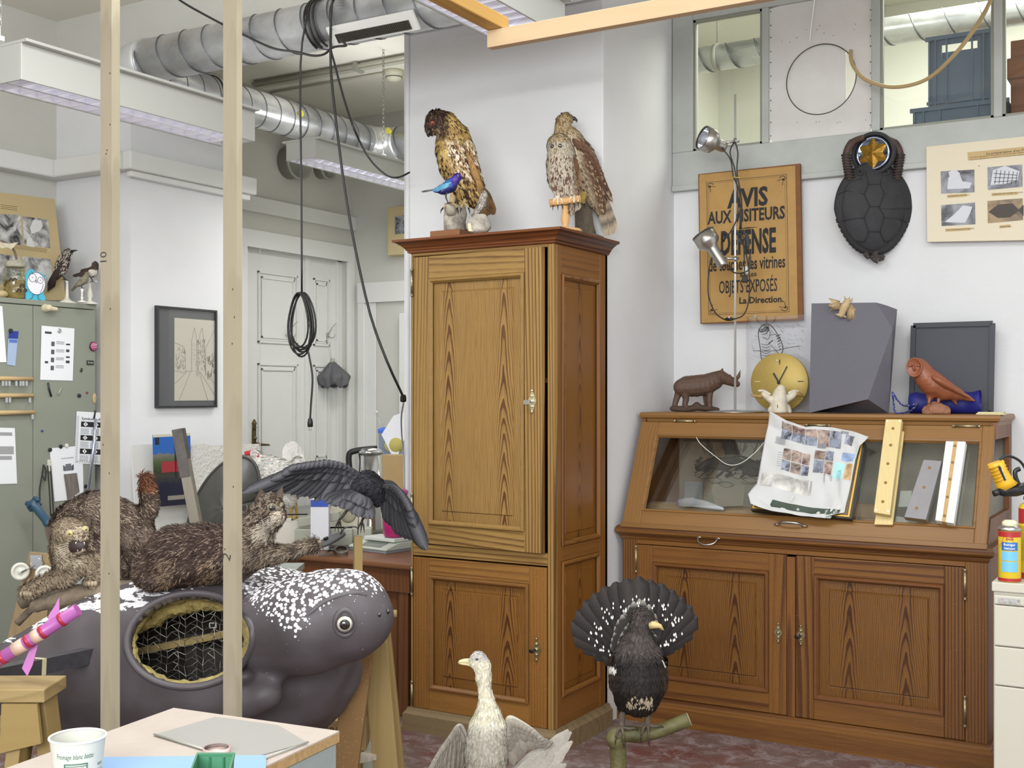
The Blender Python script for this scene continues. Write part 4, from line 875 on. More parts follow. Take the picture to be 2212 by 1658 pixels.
b=MB();P=[q(1258,440),q(1260,460),q(1262,485),q(1264,500)];P[-1].z=ZTOP+.03;b.tube([P[0]+V(0,0,.002)]+P,[.001]+q.r([14,19,20,24]),16);b.lathe(V(P[-1].x,P[-1].y,ZTOP+.0005),[(.085,0),(.085,.02),(.05,.034)],n=20);b.build('stump',mat('655a4b',.9,var=.4,vs=20,bump=.8,bs=30,name='dark_bark'),t)
# pale owl
q=Q(5.02);t=thing('tawny_owl','pale mounted owl with black eyes standing on a turned wooden T-shaped perch','stuffed owl',V(*q(1222,490)[:2],ZTOP))
def c_to(P):
 u,v,d=proj(P);r=NR.random(len(P));st=nz(P,150,1)+r*.9
 c=np.where((st>.72)[:,None],npc('6e5340'),npc('c2b6a3'));sd=sstep(u,1232,1250)*sstep(v,330,345);c=c*(1-sd[:,None])+np.where((r>.5)[:,None],npc('6a4a36'),npc('a48d6c'))*sd[:,None]
 fc=(np.hypot(u-1222,v-318)<19)|(np.hypot(u-1196,v-320)<12);c=np.where(fc[:,None],npc('b9ae9a')*(1+.15*(r[:,None]-.5)),c)
 cr=(v<303)&(r>.4);return np.where(cr[:,None],npc('a98f60'),c)
skin('body',[q.ch([(1208,315,27),(1212,328,29),(1213,352,34),(1216,380,35),(1222,402,27),(1228,425,14),(1234,455,7,6)]),q.ch([(1198,395,12,-8),(1203,418,7,-10)]),q.ch([(1238,392,13,-8),(1242,415,8,-10)])],.0055,t,c_to,DOWNW((0,0,-1)),5000,.018,.005,.12,.2)
for u_,v_ in((1210,315),(1193,316)):eye(t,q(u_,v_,-27 if u_>1200 else-20),NF-Rv*(.1 if u_>1200 else .5),q.r(4.6),'14100d',.8)
b=MB();b.tube([q(1200,322,-26),q(1199,328,-29),q(1199,333,-27)],q.r([4,3.2,.6]),8);b.build('beak',mat('9a8f6c',.5,name='beak_horn'),t)
for s_,us in((1,(1244,1250,1252)),):b=MB();fan(b,[q(1240,340,-22),q(1248,365,-22)],[q(1246,425,-6),q(1256,430,4)],8,.024,NF+Rv,H('6a4b38'),H('8f7254'),((1,1),(.6,.8),(.35,.6)),barred=5,cj=.3,edge=1.5);b.build('wing',PLM,t)
b=MB();fan(b,[q(1222,425,8),q(1240,425,12)],[q(1232,462,8),q(1250,455,12)],6,.03,NF,H('b9ab94'));b.build('tail',PLM,t)
TL=mat('d6cab2',.8,var=.15,vs=60,name='pale_leg')
for u_,v_ in((1205,434),(1240,430)):leg(t,[q(u_,410,-8),q(u_,v_-4,-12)],q.r([7,5]),[[q(u_-8,v_-3,-18),q(u_-10,v_+8,-18)],[q(u_,v_-3,-20),q(u_,v_+8,-20)],[q(u_+8,v_-4,-18),q(u_+9,v_+6,-18)]],q.r(3),TL)
TW=wood('turned_beech','cfa36c','b88a52',0,50,'Z',.4)
b=MB();b.cyl(q(1187,439,-12),q(1254,429,-12),q.r(8.5),n=18);pp=q(1221,440,-10);h_=pp.z-ZTOP
b.lathe((pp.x,pp.y,ZTOP+.0005),[(.07,0),(.072,.008),(.066,.014),(.016,.02),(.012,h_*.25),(.019,h_*.42),(.016,h_*.6),(.012,h_*.7),(.016,h_*.75),(.012,h_*.8),(.014,h_-.01)],n=24);b.build('perch',TW,t)
# ==== CAPERCAILLIE
q=Q(4.0);fz=q(1335,1760);t=thing('capercaillie','big dark mounted grouse with a fanned tail standing on a bent branch before the cabinet','stuffed grouse',V(q(1335,1660).x,q(1335,1660).y,0))
def c_cp(P):
 u,v,d=proj(P);r=NR.random(len(P));c=mixc(P,'15110f','2a221e',r);
 nk=sstep(v,1425,1405);c=c*(1-nk[:,None])+mixc(P,'332d2a','4d4440',r)*nk[:,None]
 br=sstep(np.abs(u-1379),48,60)*sstep(v,1400,1425)*sstep(v,1520,1490);c=c*(1-br[:,None])+np.where((r>.5)[:,None],npc('4a3322'),npc('2e2019'))*br[:,None]
 w=(v>1500)&(v<1524)&(np.abs(u-1383)<30)&(r>.45);c=np.where(w[:,None],npc('b7a98f'),c)
 sp=((np.hypot(u-1325,v-1440)<9)|(np.hypot(u-1437,v-1424)<9));return np.where(sp[:,None],npc('e8e4da'),c)
cpb=[q.ch([(1387,1335,25),(1384,1350,25),(1381,1375,25),(1377,1402,40),(1378,1435,60),(1379,1465,65),(1380,1495,50),(1380,1512,30)]),q.ch([(1345,1500,20),(1343,1530,9)]),q.ch([(1404,1500,20),(1404,1528,9)]),q.ch([(1370,1430,45,35),(1365,1405,42,60)])]
skin('body',cpb,.007,t,c_cp,DOWNW((0,0,-1)),7000,.02,.007,.1,.2)
eye(t,q(1392,1337,-22),NF+Rv*.4,q.r(4.2),'4a2a14',.6,ring='5c2a20')
b=MB();b.tube([q(1404,1350,-18),q(1414,1349,-22),q(1426,1352,-24),q(1434,1361,-24)],q.r([9,8,5,.8]),10);b.build('beak',mat('c9b078',.35,name='ivory_beak'),t)
b=MB();outl=[(1302,1415),(1240,1378),(1232,1348),(1242,1322),(1266,1291),(1307,1263),(1349,1248),(1379,1243),(1426,1256),(1459,1275),(1492,1305),(1508,1335),(1490,1362),(1430,1400)]
n_=22;tips=resample([q(*p,42)for p in outl],n_);roots=resample([q(1345,1412,48),q(1366,1395,44),q(1390,1395,44),q(1410,1405,48)],n_)
for i,(a,c)in enumerate(zip(roots,tips)):
 k_=random.uniform(.8,1.2);f1=tuple(x*k_ for x in H('1f1a18'));feather(b,a+NF*(.0015*i if i<11 else .0015*(21-i)),c-a,NF,(c-a).length,.078,f1,tuple(x*.9 for x in f1),bend=.03,n=10,shaft=H('3c3632'),pointed=.22,edge=.8,camber=.02)
b.col=H('efece4')
for k in range(90):
 i=random.randrange(n_);a,c=roots[i],tips[i];f=random.uniform(.52,.72);pt=a.lerp(c,f)+Rv*random.uniform(-.012,.012)+NF*(.036-.03*f*f*1);b.quad(pt,pt+Uv*.004+Rv*.003,pt+Uv*.012,pt+Uv*.005-Rv*.003)
b.col=(1,1,1);b.build('tail',PLM,t)
b=MB();fan(b,[q(1350,1405,30),q(1366,1396,28),q(1400,1400,30)],[q(1318,1390,34),q(1345,1320,32),q(1390,1290,32),q(1425,1350,34)],16,.04,NF,H('2b2623'),H('332d29'),((1,1),(.6,.8)),tip=H('a8a298'),cj=.3);b.build('tail_coverts',PLM,t)
for s_,u_ in((-1,1322),(1,1436)):
 b=MB();fan(b,[q(u_+6*-s_,1415,-20),q(u_,1420,10)],[q(u_+8*s_*0+4*-s_,1500,-12),q(u_,1490,25)],9,.04,Rv*s_,H('4a3526'),H('33241c'),((1,1),(.6,.8),(.3,.6)),bend=.03);b.build('wing',PLM,t)
CLG=mat('5d5144',.8,var=.3,vs=60,bump=.6,bs=90,name='scaly_leg')
for u_,v_ in((1343,1578),(1398,1573)):
 leg(t,[q(u_+3,1522,0),q(u_+1,1550,-4),q(u_,v_-8,-10)],q.r([8,6]),[[q(u_-8,v_-2,-20),q(u_-12,v_+14,-20)],[q(u_+2,v_,-22),q(u_+4,v_+22,-20)],[q(u_+14,v_-5,-18),q(u_+28,v_-6,-14)]],q.r(4),CLG)
b=MB();BRK=mat('5f5a34',.6,var=.55,vs=14,bump=.5,bs=25,name='mossy_branch')
fl=V(q(1336,1660).x,q(1336,1660).y,.0);b.tube(smooth_path([fl,q(1335,1700),q(1336,1640),q(1333,1605),q(1328,1590,0),q(1345,1584),q(1392,1586),q(1440,1572),q(1488,1553)],5),[q.r(22)]*5+[q.r(18)]*10+[q.r(20)]*5+[q.r(17)]*10+[q.r(15)]*11,16);o=b.build('branch',BRK,t)
e_=(q(1488,1553)-q(1440,1572)).normalized();b=MB();b.cyl(q(1488,1553),q(1488,1553)+e_*.002,q.r(14.5));b.build('cut_end',mat('b3a88c',.8,name='cut_wood'),o)
b=MB();b.lathe((fl.x,fl.y,.001),[(.17,0),(.17,.02),(.16,.025),(.03,.03)],n=32);b.build('base_plate',BOARD,t)
# ==== GULL
q=Q(2.6);gb=V(q(1050,1700).x,q(1050,1700).y,0);t=thing('gull','pale grey and white mounted seabird with spread wings in the foreground, looking left','stuffed seabird',gb)
def c_gu(P):
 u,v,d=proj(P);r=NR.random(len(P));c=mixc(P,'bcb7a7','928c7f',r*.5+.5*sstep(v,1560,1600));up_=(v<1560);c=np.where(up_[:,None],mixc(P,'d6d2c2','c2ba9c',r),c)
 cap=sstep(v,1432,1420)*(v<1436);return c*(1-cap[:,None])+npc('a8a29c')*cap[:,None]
gbl=[q.ch([(1026,1427,15),(1033,1424,19),(1042,1436,19),(1044,1455,18),(1047,1480,15),(1049,1503,15.5),(1052,1525,20),(1054,1548,30,6),(1053,1580,43,12),(1050,1620,48,16),(1050,1665,46,30),(1060,1710,36,60),(1075,1740,18,90)])]
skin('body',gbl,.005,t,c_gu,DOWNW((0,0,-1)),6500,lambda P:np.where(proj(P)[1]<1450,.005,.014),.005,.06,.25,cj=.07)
eye(t,q(1030,1423,-18),NF-Rv*.2,q.r(3.2),'2a2420',.7)
b=MB();BK=mat('c6b88c',.5,name='pale_beak');b.tube([q(1016,1428),q(1003,1427),q(994,1428),q(989,1431)],q.r([7,5,3.4,.6]),10,flat=.7);b.build('upper_beak',BK,t);b=MB();b.tube([q(1024,1437),q(1010,1434),q(998,1433),q(991,1432.5)],q.r([5,3.2,2.2,.6]),8,flat=.7);b.build('lower_beak',BK,t)
G1,G2=H('968f83'),H('776f64')
arm_part('wing',t,[q(1006,1592,20),q(998,1572,15),q(990,1566,10),q(975,1585,5),q(955,1615,0),q(938,1645,-5)],[q(1006,1650,40),q(990,1668,40),q(975,1680,30),q(955,1690,20),q(935,1700,10),q(922,1720,0)],18,.022,NF-Rv*.3,G1,G2,arm=q.r(8),bend=.05)
arm_part('wing',t,[q(1092,1590,20),q(1096,1562,15),q(1102,1550,10),q(1125,1560,15),q(1155,1580,25),q(1182,1606,35)],[q(1100,1655,30),q(1115,1650,30),q(1130,1632,30),q(1145,1622,30),q(1165,1615,35),q(1186,1612,40)],18,.024,NF+Rv*.3,H('aaa495'),G2,arm=q.r(8),bend=.05)
b=MB();fan(b,[q(1100,1690,60),q(1112,1700,60),q(1124,1715,60)],[q(1170,1615,50),q(1198,1598,50),q(1235,1577,50),q(1222,1640,50),q(1215,1665,50)],11,.034,NF,H('b3aea4'),H('9e988d'),((1,1),(.7,.8)),pointed=.9);b.build('tail',PLM,t)
GL_=mat('a39a7c',.6,name='web_foot')
for u_ in(1035,1062):leg(t,[q(u_,1735,30),q(u_,1775,24),q(u_,1800,20)],q.r([6,4]),[[q(u_-14,1806,-5)],[q(u_,1808,-10)],[q(u_+14,1806,-5)]],q.r(3),GL_)
zf=q(1050,1806).z-.01;b=MB();ps_=q(1050,1800,15);b.bb((ps_.x-.12,ps_.y-.1,zf-.03),(ps_.x+.12,ps_.y+.12,zf));b.cyl((ps_.x,ps_.y,.03),(ps_.x,ps_.y,zf-.03),.025);b.lathe((ps_.x,ps_.y,.0005),[(.16,0),(.16,.03),(.03,.035)],n=28);b.build('pedestal',BOARD,t)
# ==== TURTLE MODEL
q=Q(3.75);TB=q(420,1420);t=thing('turtle_model','huge dark grey turtle model, white-spotted, with an oval hole showing wire core','turtle model',V(TB.x,TB.y,.45))
q2=Q(3.45)
def c_tu(P):
 u,v,d=proj(P)
 lim=np.interp(u,[0,200,300,420,520,600,640,700,760,850],[1410,1345,1350,1300,1300,1375,1395,1325,1292,1290]);up=np.interp(u,[0,200,300,420,520,600,850],[70,60,70,50,70,90,40])
 w=sstep(v,lim+12,lim-up*.6);back=sstep(u,560,500)
 return np.stack([w,back,np.zeros_like(w)],1)
body=[q.ch([(-120,1480,50,0),(0,1460,62),(80,1462,104),(160,1462,146),(250,1445,172),(340,1430,186),(430,1432,205),(520,1432,202),(600,1425,170),(660,1400,120,-10)]),q.ch([(560,1330,118,60),(640,1330,100,60),(668,1315,75,50)]),q.ch([(430,1500,190,30),(560,1500,160,60),(650,1480,110,40),(715,1455,70,20),(745,1440,42,10)])]
head=[q2.ch([(600,1360,105,40),(660,1350,110),(710,1333,108),(748,1328,102,-10),(775,1332,80,-10),(800,1325,50,-10)]),q2.ch([(740,1330,90,-20),(795,1318,52,-20)]),q2.ch([(520,1520,40,-10),(575,1500,36,-26),(590,1498,26,-30)])]
co,fs=organic(body+head,.014,14)
b=MB();b.add(co,fs,c_tu(co));u_,v_,d_=proj(co)
# oval opening on the near side
eu,ev,ra,rb,an=411,1382,133,98,radians(-6)
du,dv=u_-eu,v_-ev;ex=(du*cos(an)+dv*sin(an))/ra;ey=(-du*sin(an)+dv*cos(an))/rb;rad=np.hypot(ex,ey);near=d_<3.78
ins=(rad<1)&near;keep=[i for i,f in enumerate(b.f)if not all(ins[k]for k in f)]
# snap the rim onto the ellipse
use=np.zeros(len(co),bool)
for i in keep:
 for k in b.f[i]:use[k]=True
b.f=[b.f[i]for i in keep];b.m=[0]*len(keep);b.sm=[True]*len(keep)
for i in np.where(ins&use)[0]:
 s_=1/max(rad[i],.01);b.v[i]=tuple(at(eu+du[i]*s_,ev+dv[i]*s_,d_[i]))
def turtle_mat():
 m,nt,bs_=nm('painted_turtle');n=N(nt);a=n('ShaderNodeVertexColor',layer_name='Col').outputs[0];sp=n('ShaderNodeSeparateColor',{0:a})
 co_=n.coord('Object');fr=n.noise(co_,8,3).outputs[0]
 v1=n('ShaderNodeTexVoronoi',{'Vector':n.coord('Object',(1,1,1)),'Scale':78.0,'Randomness':1.0}).outputs['Distance'];
 nn=n.noise(co_,60,3,.6).outputs[0]
 d1=n.math('ADD',v1,n.math('MULTIPLY',n.math('SUBTRACT',nn,.5),.5));t1=n.math('MULTIPLY',sp.outputs[0],.47);dots=n.math('LESS_THAN',d1,t1)
 st=n.noise(n.coord('Object',(.35,.6,1.6),rot=(0,0,-YAW)),24,4,.65,.6).outputs[0];t2=n.math('SUBTRACT',.91,n.math('MULTIPLY',sp.outputs[0],.42));strk=n.math('GREATER_THAN',st,t2)
 msk=n.math('ADD',n.math('MULTIPLY',dots,n.math('SUBTRACT',1,sp.outputs[1])),n.math('MULTIPLY',strk,sp.outputs[1]),clamp=True)
 base_=n.mix(n.ramp(fr,[(.35,0),(.7,1)]),H('4a4446'),H('575154'))
 nt.links.new(n.mix(msk,base_,H('eeecef')),bs_.inputs['Base Color']);bs_.inputs['Roughness'].default_value=.5;bs_.inputs['Specular IOR Level'].default_value=.35
 nt.links.new(n.bump(n.noise(co_,30,4).outputs[0],.15,.006),bs_.inputs['Normal']);return m
TUM=turtle_mat();INS=mat('4a4336',.9,var=.4,vs=8,name='inside_shell');TUP=mat('544e51',.5,var=.06,vs=8,name='turtle_paint')
o=b.build('body',[TUM,INS],t);so=o.modifiers.new('wall','SOLIDIFY');so.thickness=.016;so.offset=-1;so.material_offset=1;so.material_offset_rim=1
# lip and foam rim follow the oval
def oval(k,dy,n=60):
 out=[]
 for i in range(n):
  a=2*pi*i/n;x,y=cos(a)*ra*k,sin(a)*rb*k;uu,vv=eu+x*cos(an)-y*sin(an),ev+x*sin(an)+y*cos(an)
  j=np.argmin(np.where(near,(u_-uu)**2+(v_-vv)**2,1e9));out.append((uu,vv,d_[j]))
 D=np.array([o_[2]for o_ in out]);D=sum(np.roll(D,s_)for s_ in range(-3,4))/7
 return[at(o_[0],o_[1],dd_+dy)for o_,dd_ in zip(out,D)]
b=MB();b.tube(oval(1.03,-.002),.011,10,closed=True,flat=1.2);b.build('lip',TUP,o)
b=MB();A_=oval(1.0,.01);B_=oval(.93,.03);C_=oval(.88,.06);D_=oval(.90,.10)
rg=[A_,B_,C_,D_];
for k in range(1,4):rg[k]=[p+V(random.uniform(-1,1),random.uniform(-1,1),random.uniform(-1,1))*.006 for p in rg[k]]
b.rings([list(x)for x in rg],cap=False);b.build('foam_rim',mat('b6a468',.95,var=.35,vs=22,bump=1,bs=60,name='expanding_foam'),o)
b=MB();co2,fs2=organic([([q(300,1360,-60),q(350,1320,-50),q(410,1300,-40),q(470,1295,-40),q(520,1310,-50)],q.r([14,26,30,30,18]),(1,1,.75))],.012,3);co2=co2+NR.normal(0,.003,co2.shape);b.add(co2,fs2,np.ones((len(co2),3)));b.build('foam_fill',mat('a8965c',.95,var=.45,vs=25,bump=1,bs=60,name='foam_fill'),t)
# chicken wire, slat, inner board
b=MB();hx=15;random.seed(3);pts={}
def wp(i,j):
 if(i,j)not in pts:pts[(i,j)]=(282+i*hx*.87+random.uniform(-3.5,3.5),1300+j*hx*.5+random.uniform(-3.5,3.5),random.uniform(-10,10))
 return pts[(i,j)]
for i in range(21):
 for j in range(0,26):
  if(i+j)%2:continue
  cmod=(j//2+i)%3
  nb=[]
  if(i%2==0 and j%6 in(0,4))or(i%2==1 and j%6 in(1,3)):pass
  for di,dj in((1,1),(1,-1),(0,2)):
   if(i*7+j*3+di*5+dj)%3==0:continue
   a,c=wp(i,j),wp(i+di,j+dj)
   def okp(p):return((p[0]-eu)/(ra*1.0))**2+((p[1]-ev)/(rb*1.0))**2<.98
   if okp(a)and okp(c):b.tube([q(a[0],a[1],-45+a[2]),q(c[0],c[1],-45+c[2])],.0011,5,cap=False)
b.build('wire_netting',mat('a9a6a0',.35,.8,name='wire'),t,kind='stuff')
SLAT=wood('slat_wood','b29a64','8d7646',0,50,'X',.5)
b=MB();b.bar(q(268,1412,20),q(560,1353,20),.02,.022);b.build('inner_slat',SLAT,t)
b=MB();b.bar(q(420,1365,60),q(432,1480,60),.05,.05);b.bb(*(lambda a,c:((a.x,a.y,a.z),(c.x,c.y+.02,c.z)))(q(438,1395,45),q(560,1500,45)));b.build('inner_strut',mat('3e3a34',.8,name='dark_strut'),t)
b=MB();wq=q(460,1350,10);M=frame(NF);b.smooth=False
for x0,x1,y0,y1 in((-.012,.012,.006,.009),(-.012,.012,-.009,-.006),(-.012,-.009,-.009,.009),(.009,.012,-.009,.009)):b.box(wq+Rv*(x0+x1)/2+Uv*(y0+y1)/2,(x1-x0,.003,y1-y0),Matrix.Rotation(YAW,3,'Z'))
b.build('white_clip',mat('d8d6c8',.6,name='white_plastic'),t)
# eye, nostrils, brow ridge
us,vs_,ds=u_,v_,d_
def surf(u,v,off=0.0):k=np.where(np.hypot(us-u,vs_-v)<10)[0];m=ds[k];return at(u,v,m[m<m.min()+.03].mean()+off)
es=surf(745,1345);ed=(NF+Rv*.15).normalized()
eye(t,es+NF*.004,ed,.024,'c9c6b4',.62,ring='3a3335');b=MB();M=frame(ed)
b.tube([es+M@V(cos(a)*.036,sin(a)*.026,-.006)for a in[2*pi*i/24 for i in range(24)]],.009,8,closed=True);b.build('eyelid_fold',TUP,t)
for u0_,v0_ in((819,1327),(838,1320)):b=MB();b.ell(surf(u0_,v0_,-.001),(.006,.006,.008),n=6);b.build('nostril',EYEB,t)
b=MB();b.tube(smooth_path([surf(650,1340,.006),surf(672,1322,.004),surf(695,1303,.003),surf(730,1287,.003),surf(770,1280,.003),surf(792,1286,.003)],4),[.003,.004,.006,.007,.008,.008]+[.008]*12+[.006,.005,.004],8);b.build('brow_ridge',TUP,t)
# steel bars carrying it, sawhorses
b=MB();s0,s1=Q(3.1)(-60,1470),Q(3.42)(132,1428);b.bar(s0,s1+(s1-s0)*.6,.04,.045);o=b.build('steel_bar',mat('5b5a5e',.45,.6,var=.25,vs=30,name='painted_steel'),None,s0);tag(o,'dark paint-splashed steel bar entering the turtle from the left','steel bar')
b=MB();m_=s0.lerp(s1,.70);b.bar(m_,m_+(s1-s0)*.05,.0415,.0465);b.build('tape_band',mat('c9bf9a',.8,name='masking_tape'),o)
SAWM=wood('sawhorse_wood','9a8354','7d653b',0,45,'Z',.6,.6);SAWX=wood('sawhorse_beam','a08a5e','816b40',0,45,'X',.6,.6)
qa=Q(3.0);a0=qa(-160,1500);a1=qa(126,1477);zt_=qa(60,1470).z
t=thing('sawhorse','rough wooden sawhorse at the left edge with a plywood brace, holding the steel bar','sawhorse',V(a1.x-.1,a1.y,0),'wooden sawhorses')
tx=(s1-s0);zc_=s0.z+tx.z*.72-.045
zb_=qa(100,1512).z;ztp=qa(100,1483).z
b=MB();e1=qa(104,1500);b.bar(V(e1.x,e1.y,(zb_+ztp)/2)+Fv*.05,V(e1.x,e1.y,(zb_+ztp)/2)+Fv*.05-Rv*.75,.15,ztp-zb_,up=(0,0,1));b.build('beam',SAWX,t,bevel=.003)
for(u0_,u1_,f_)in((40,0,.0),(78,104,.0),(-230,-280,0)):
 p0=V(*(qa(u0_,1500))[:2],zb_-.001)+Fv*.05;p1=V(*(qa(u1_,1500))[:2],.001)+Fv*.05-Fv*.12+Fv*f_
 if u0_==78:p1=p1+Fv*.25
 b=MB();b.bar(p1,p0,.035,.085,up=Fv);b.build('leg',SAWM,t,bevel=.002)
b=MB();pz=V(*(qa(52,1500))[:2],zb_-.002)-Fv*.03;b.prism([(-.045,0),(.045,0),(.055,-.10),(-.05,-.125)],pz,Rv,Uv,Fv*.014);b.build('brace',wood('plywood','97804f','846a40',0,30,'X',.4),t)
# right sawhorse under the head
qa=Q(3.95);zt_=qa(800,1400).z-.05
t=thing('sawhorse','dusty wooden sawhorse with splayed legs under the turtle head','sawhorse',V(*(qa(800,1600))[:2],0),'wooden sawhorses')
top_=V(*(qa(795,1400))[:2],qa(795,1335).z)
foot=lambda u,dd_:V(*(at(u,1700,dd_))[:2],.001)
SAWD=wood('dusty_plank','80613a','64482a',0,45,'Z',.5,.7,dust=.5)
for(u0_,u1_,dd_,mm_)in((805,846,4.05,SAWM),(786,722,3.85,SAWD),(812,858,4.2,SAWM),(790,745,4.18,SAWM)):
 p0=V(*(at(u0_,1400,dd_))[:2],top_.z-.01);p1=foot(u1_,dd_);b=MB();b.bar(p1,p0,.085,.04,up=Fv);b.build('leg',mm_,t,bevel=.002)
b=MB();b.bar(V(*(at(800,1400,3.78))[:2],top_.z+.01),V(*(at(800,1400,4.22))[:2],top_.z+.01),.1,.05,up=(0,0,1));b.build('beam',SAWX,t,bevel=.002)
za=at(800,1650,3.95).z;b=MB();b.bar(V(*(at(740,1600,3.98))[:2],za),V(*(at(850,1600,4.1))[:2],za),.05,.02,up=(0,0,1));b.build('rung',mat('b3aa98',.9,var=.3,vs=30,name='dusty_rung'),t)
# wooden pegs: stake of the crow, peg behind the head
# crate and block on the floor
q=Q(4.35);zc0=q(760,1620).z
t=thing('wine_crate','pale wooden crate with burnt dark capital lettering under the turtle, behind the sawhorse','crate',V(*(q(700,1600))[:2],0))
a=q(655,1545);c=q(770,1620);b=MB();Rz=Matrix.Rotation(YAW,3,'Z');ce=q(712,1600,90);ztop_=q(700,1556).z;b.box((ce.x,ce.y,ztop_/2),(.28,.3,ztop_-.002),Rz);b.build('box',wood('crate_wood','b09468','8f744a',0,40,'X',.4),t,bevel=.002)
text('lettering','AU LAURENT',mat('4a3a24',.8,name='burnt_ink'),t,V(ce.x,ce.y,ztop_-.055)+Rz@V(.0,-.1512,0),Rv,Uv,.03,.24)
q=Q(4.15);ce=q(765,1580,40);b=MB();z0,z1_=q(765,1622).z,q(765,1540).z;b.box((ce.x,ce.y,(z0+z1_)/2),(.1,.12,z1_-z0),Rz);b.box((ce.x,ce.y,z0/2),(.05,.06,z0-.001),Rz);o=b.build('wooden_block',wood('block_wood','b9a06c','93784a',0,60,'Z',.5),None,(ce.x,ce.y,0),bevel=.002);tag(o,'squared pale timber block on a post between the sawhorse legs','timber block')
q=Q(4.5);pc=q(780,1560,0);b=MB();b.lathe((pc.x,pc.y,.001),[(.06,0),(.07,.02),(.07,.3),(.05,.36),(.02,.4)],n=24);o=b.build('canister',mat('b9c0b4',.4,name='pale_green_plastic'),None,(pc.x,pc.y,0));tag(o,'pale greenish canister on the floor behind the dusty sawhorse leg','canister')
# ==== BRANCH, CATS
q=Q(3.85)
BARK=mat('7a6c5a',.9,var=.5,vs=16,bump=1,bs=30,name='rough_bark')
b=MB();b.tube(smooth_path([q(38,1345,-8),q(75,1310,-8),q(110,1300,0),q(170,1285),q(240,1275),q(330,1262,10)],5),[.012]*5+[.022]*5+[.03]*10+[.026]*6,12);b.tube(smooth_path([q(45,1300,10),q(100,1282,10),q(180,1276,10),q(270,1268,10)],5),[.024]*16,12)
o=b.build('branch',BARK,None,q(150,1290));tag(o,'thick rough-barked branch lying on the turtle back under the snarling cat','branch')
b=MB();b.tube([q(38,1345,-8)-(q(75,1310)-q(38,1345))*.02,q(38,1345,-8)],.012);b.build('broken_end',mat('5a5046',.9,name='bark_end'),o)
def c_cat(P,hx=150,hy=1150,hr=45,stripe=.5):
 u,v,d=proj(P);r=NR.random(len(P));n1=nz(P,22,2);st=np.sin(u*.13+v*.05+2.2*nz(P,9))>.45
 c=np.where((r>.82)[:,None],npc('a3917c'),mixc(P,'5a4a40','75655a',sstep(n1,-.3,.5)));c=np.where((st&(r<.6))[:,None],npc('453830'),c)
 return c
# snarling cat
t=thing('snarling_cat','mounted grey-brown tabby cat with arched back snarling on a branch at the left','stuffed cat',q(170,1280))
def c_ca(P):
 u,v,d=proj(P);c=c_cat(P);h=(np.hypot((u-148)/52,(v-1158)/44)<1);r=NR.random(len(P))
 lt=h|((v>1190)&(u<215));c=np.where(lt[:,None],np.where((r>.3)[:,None],npc('a2917a'),npc('665646')),c)
 pale=(np.hypot(u-172,v-1150)<16)|((v>1178)&(v<1215)&(u<175)&(u>118));c=np.where((pale&(r>.25))[:,None],npc('c4b59c'),c)
 tl=(u>300)&(v<1075)&(v<1060);c=np.where(tl[:,None],np.where((r>.4)[:,None],npc('7a4f36'),npc('4f3022')),c);return c
blobs=[q.ch([(148,1150,36,-20),(160,1160,32,-28),(172,1160,18,-44),(180,1158,12,-54)]),q.ch([(142,1175,34,-14),(150,1205,36,-5),(172,1180,50,20)]),q.ch([(172,1140,62,40),(205,1122,62,50),(245,1125,52,55),(285,1135,42,60),(296,1150,36,60)]),q.ch([(290,1125,24,55),(312,1110,20,55),(322,1090,18,50),(318,1060,17,50),(314,1033,14,50)]),q.ch([(160,1215,30,-2),(142,1240,22,-8),(100,1254,15,-14),(66,1270,14,-18),(56,1276,14,-20)]),q.ch([(195,1190,32,10),(205,1225,19,6),(203,1245,16,0),(196,1254,15,-8)]),q.ch([(288,1160,30,50),(282,1190,18,50),(296,1220,13,50),(290,1248,13,45)]),q.ch([(262,1160,26,70),(270,1190,14,72),(262,1210,12,60),(262,1250,12,60)]),q.ch([(150,1185,14,-34),(160,1192,10,-44)])]
FL=lambda P:np.tile(np.array((Rv*.8-Uv*.6)),(len(P),1))
def fl_a(P):u,v,d=proj(P);return np.where((np.hypot((u-152)/48,(v-1158)/42)<1),.009,.024)
skin('body',blobs,.0075,t,c_ca,FL,26000,fl_a,.0028,.3,.35,m=FUR)
INN=mat('66564a',.8,name='inner_ear')
def ear(par,tip,bl,br,m,inner,th=.006):
 tip,bl,br=Vector(tip),Vector(bl),Vector(br);b=MB();c=(bl+br)/2;bk=(br-bl).cross(tip-c).normalized();b.smooth=True
 if bk.dot(NF)>0:bk=-bk
 n=8;rows=[]
 for i in range(n+1):
  s_=i/n;w=(1-s_**1.5);a=bl.lerp(br,.5)+(tip-c)*s_;hw=(br-bl)*.5*max(w,.04)
  rows.append([a+hw*cos(k*pi/6)+bk*(sin(k*pi/6)*hw.length*.8)for k in range(7)])
 b.col=H('7a6654')
 for dlt in(0,1):
  ids=[[b.V(p+bk*th*dlt)for p in r]for r in rows]
  for i in range(n):
   for k in range(6):b.F(ids[i][k],ids[i][k+1],ids[i+1][k+1],ids[i+1][k],m=dlt)
 b.col=(1,1,1);b.build('ear',[inner,m],par)
EARC=mat('7f6e5c',.9,var=.3,vs=60,name='ear_fur')
ear(t,q(96,1138,-22),q(106,1172,-28),q(132,1135,-30),EARC,INN);ear(t,q(195,1112,-20),q(162,1128,-30),q(194,1148,-28),EARC,INN)
eye(t,q(152,1152,-56),NF+Rv*.1,q.r(7.5),'b8a968',.35,ring='c9bb9c');eye(t,q(183,1143,-44),NF+Rv*.9,q.r(7),'b8a968',.35,ring='c9bb9c')
b=MB();b.ell(q(181,1157,-66),(.007,.006,.005),n=6);b.build('nose',mat('5c4438',.5,name='nose_skin'),t)
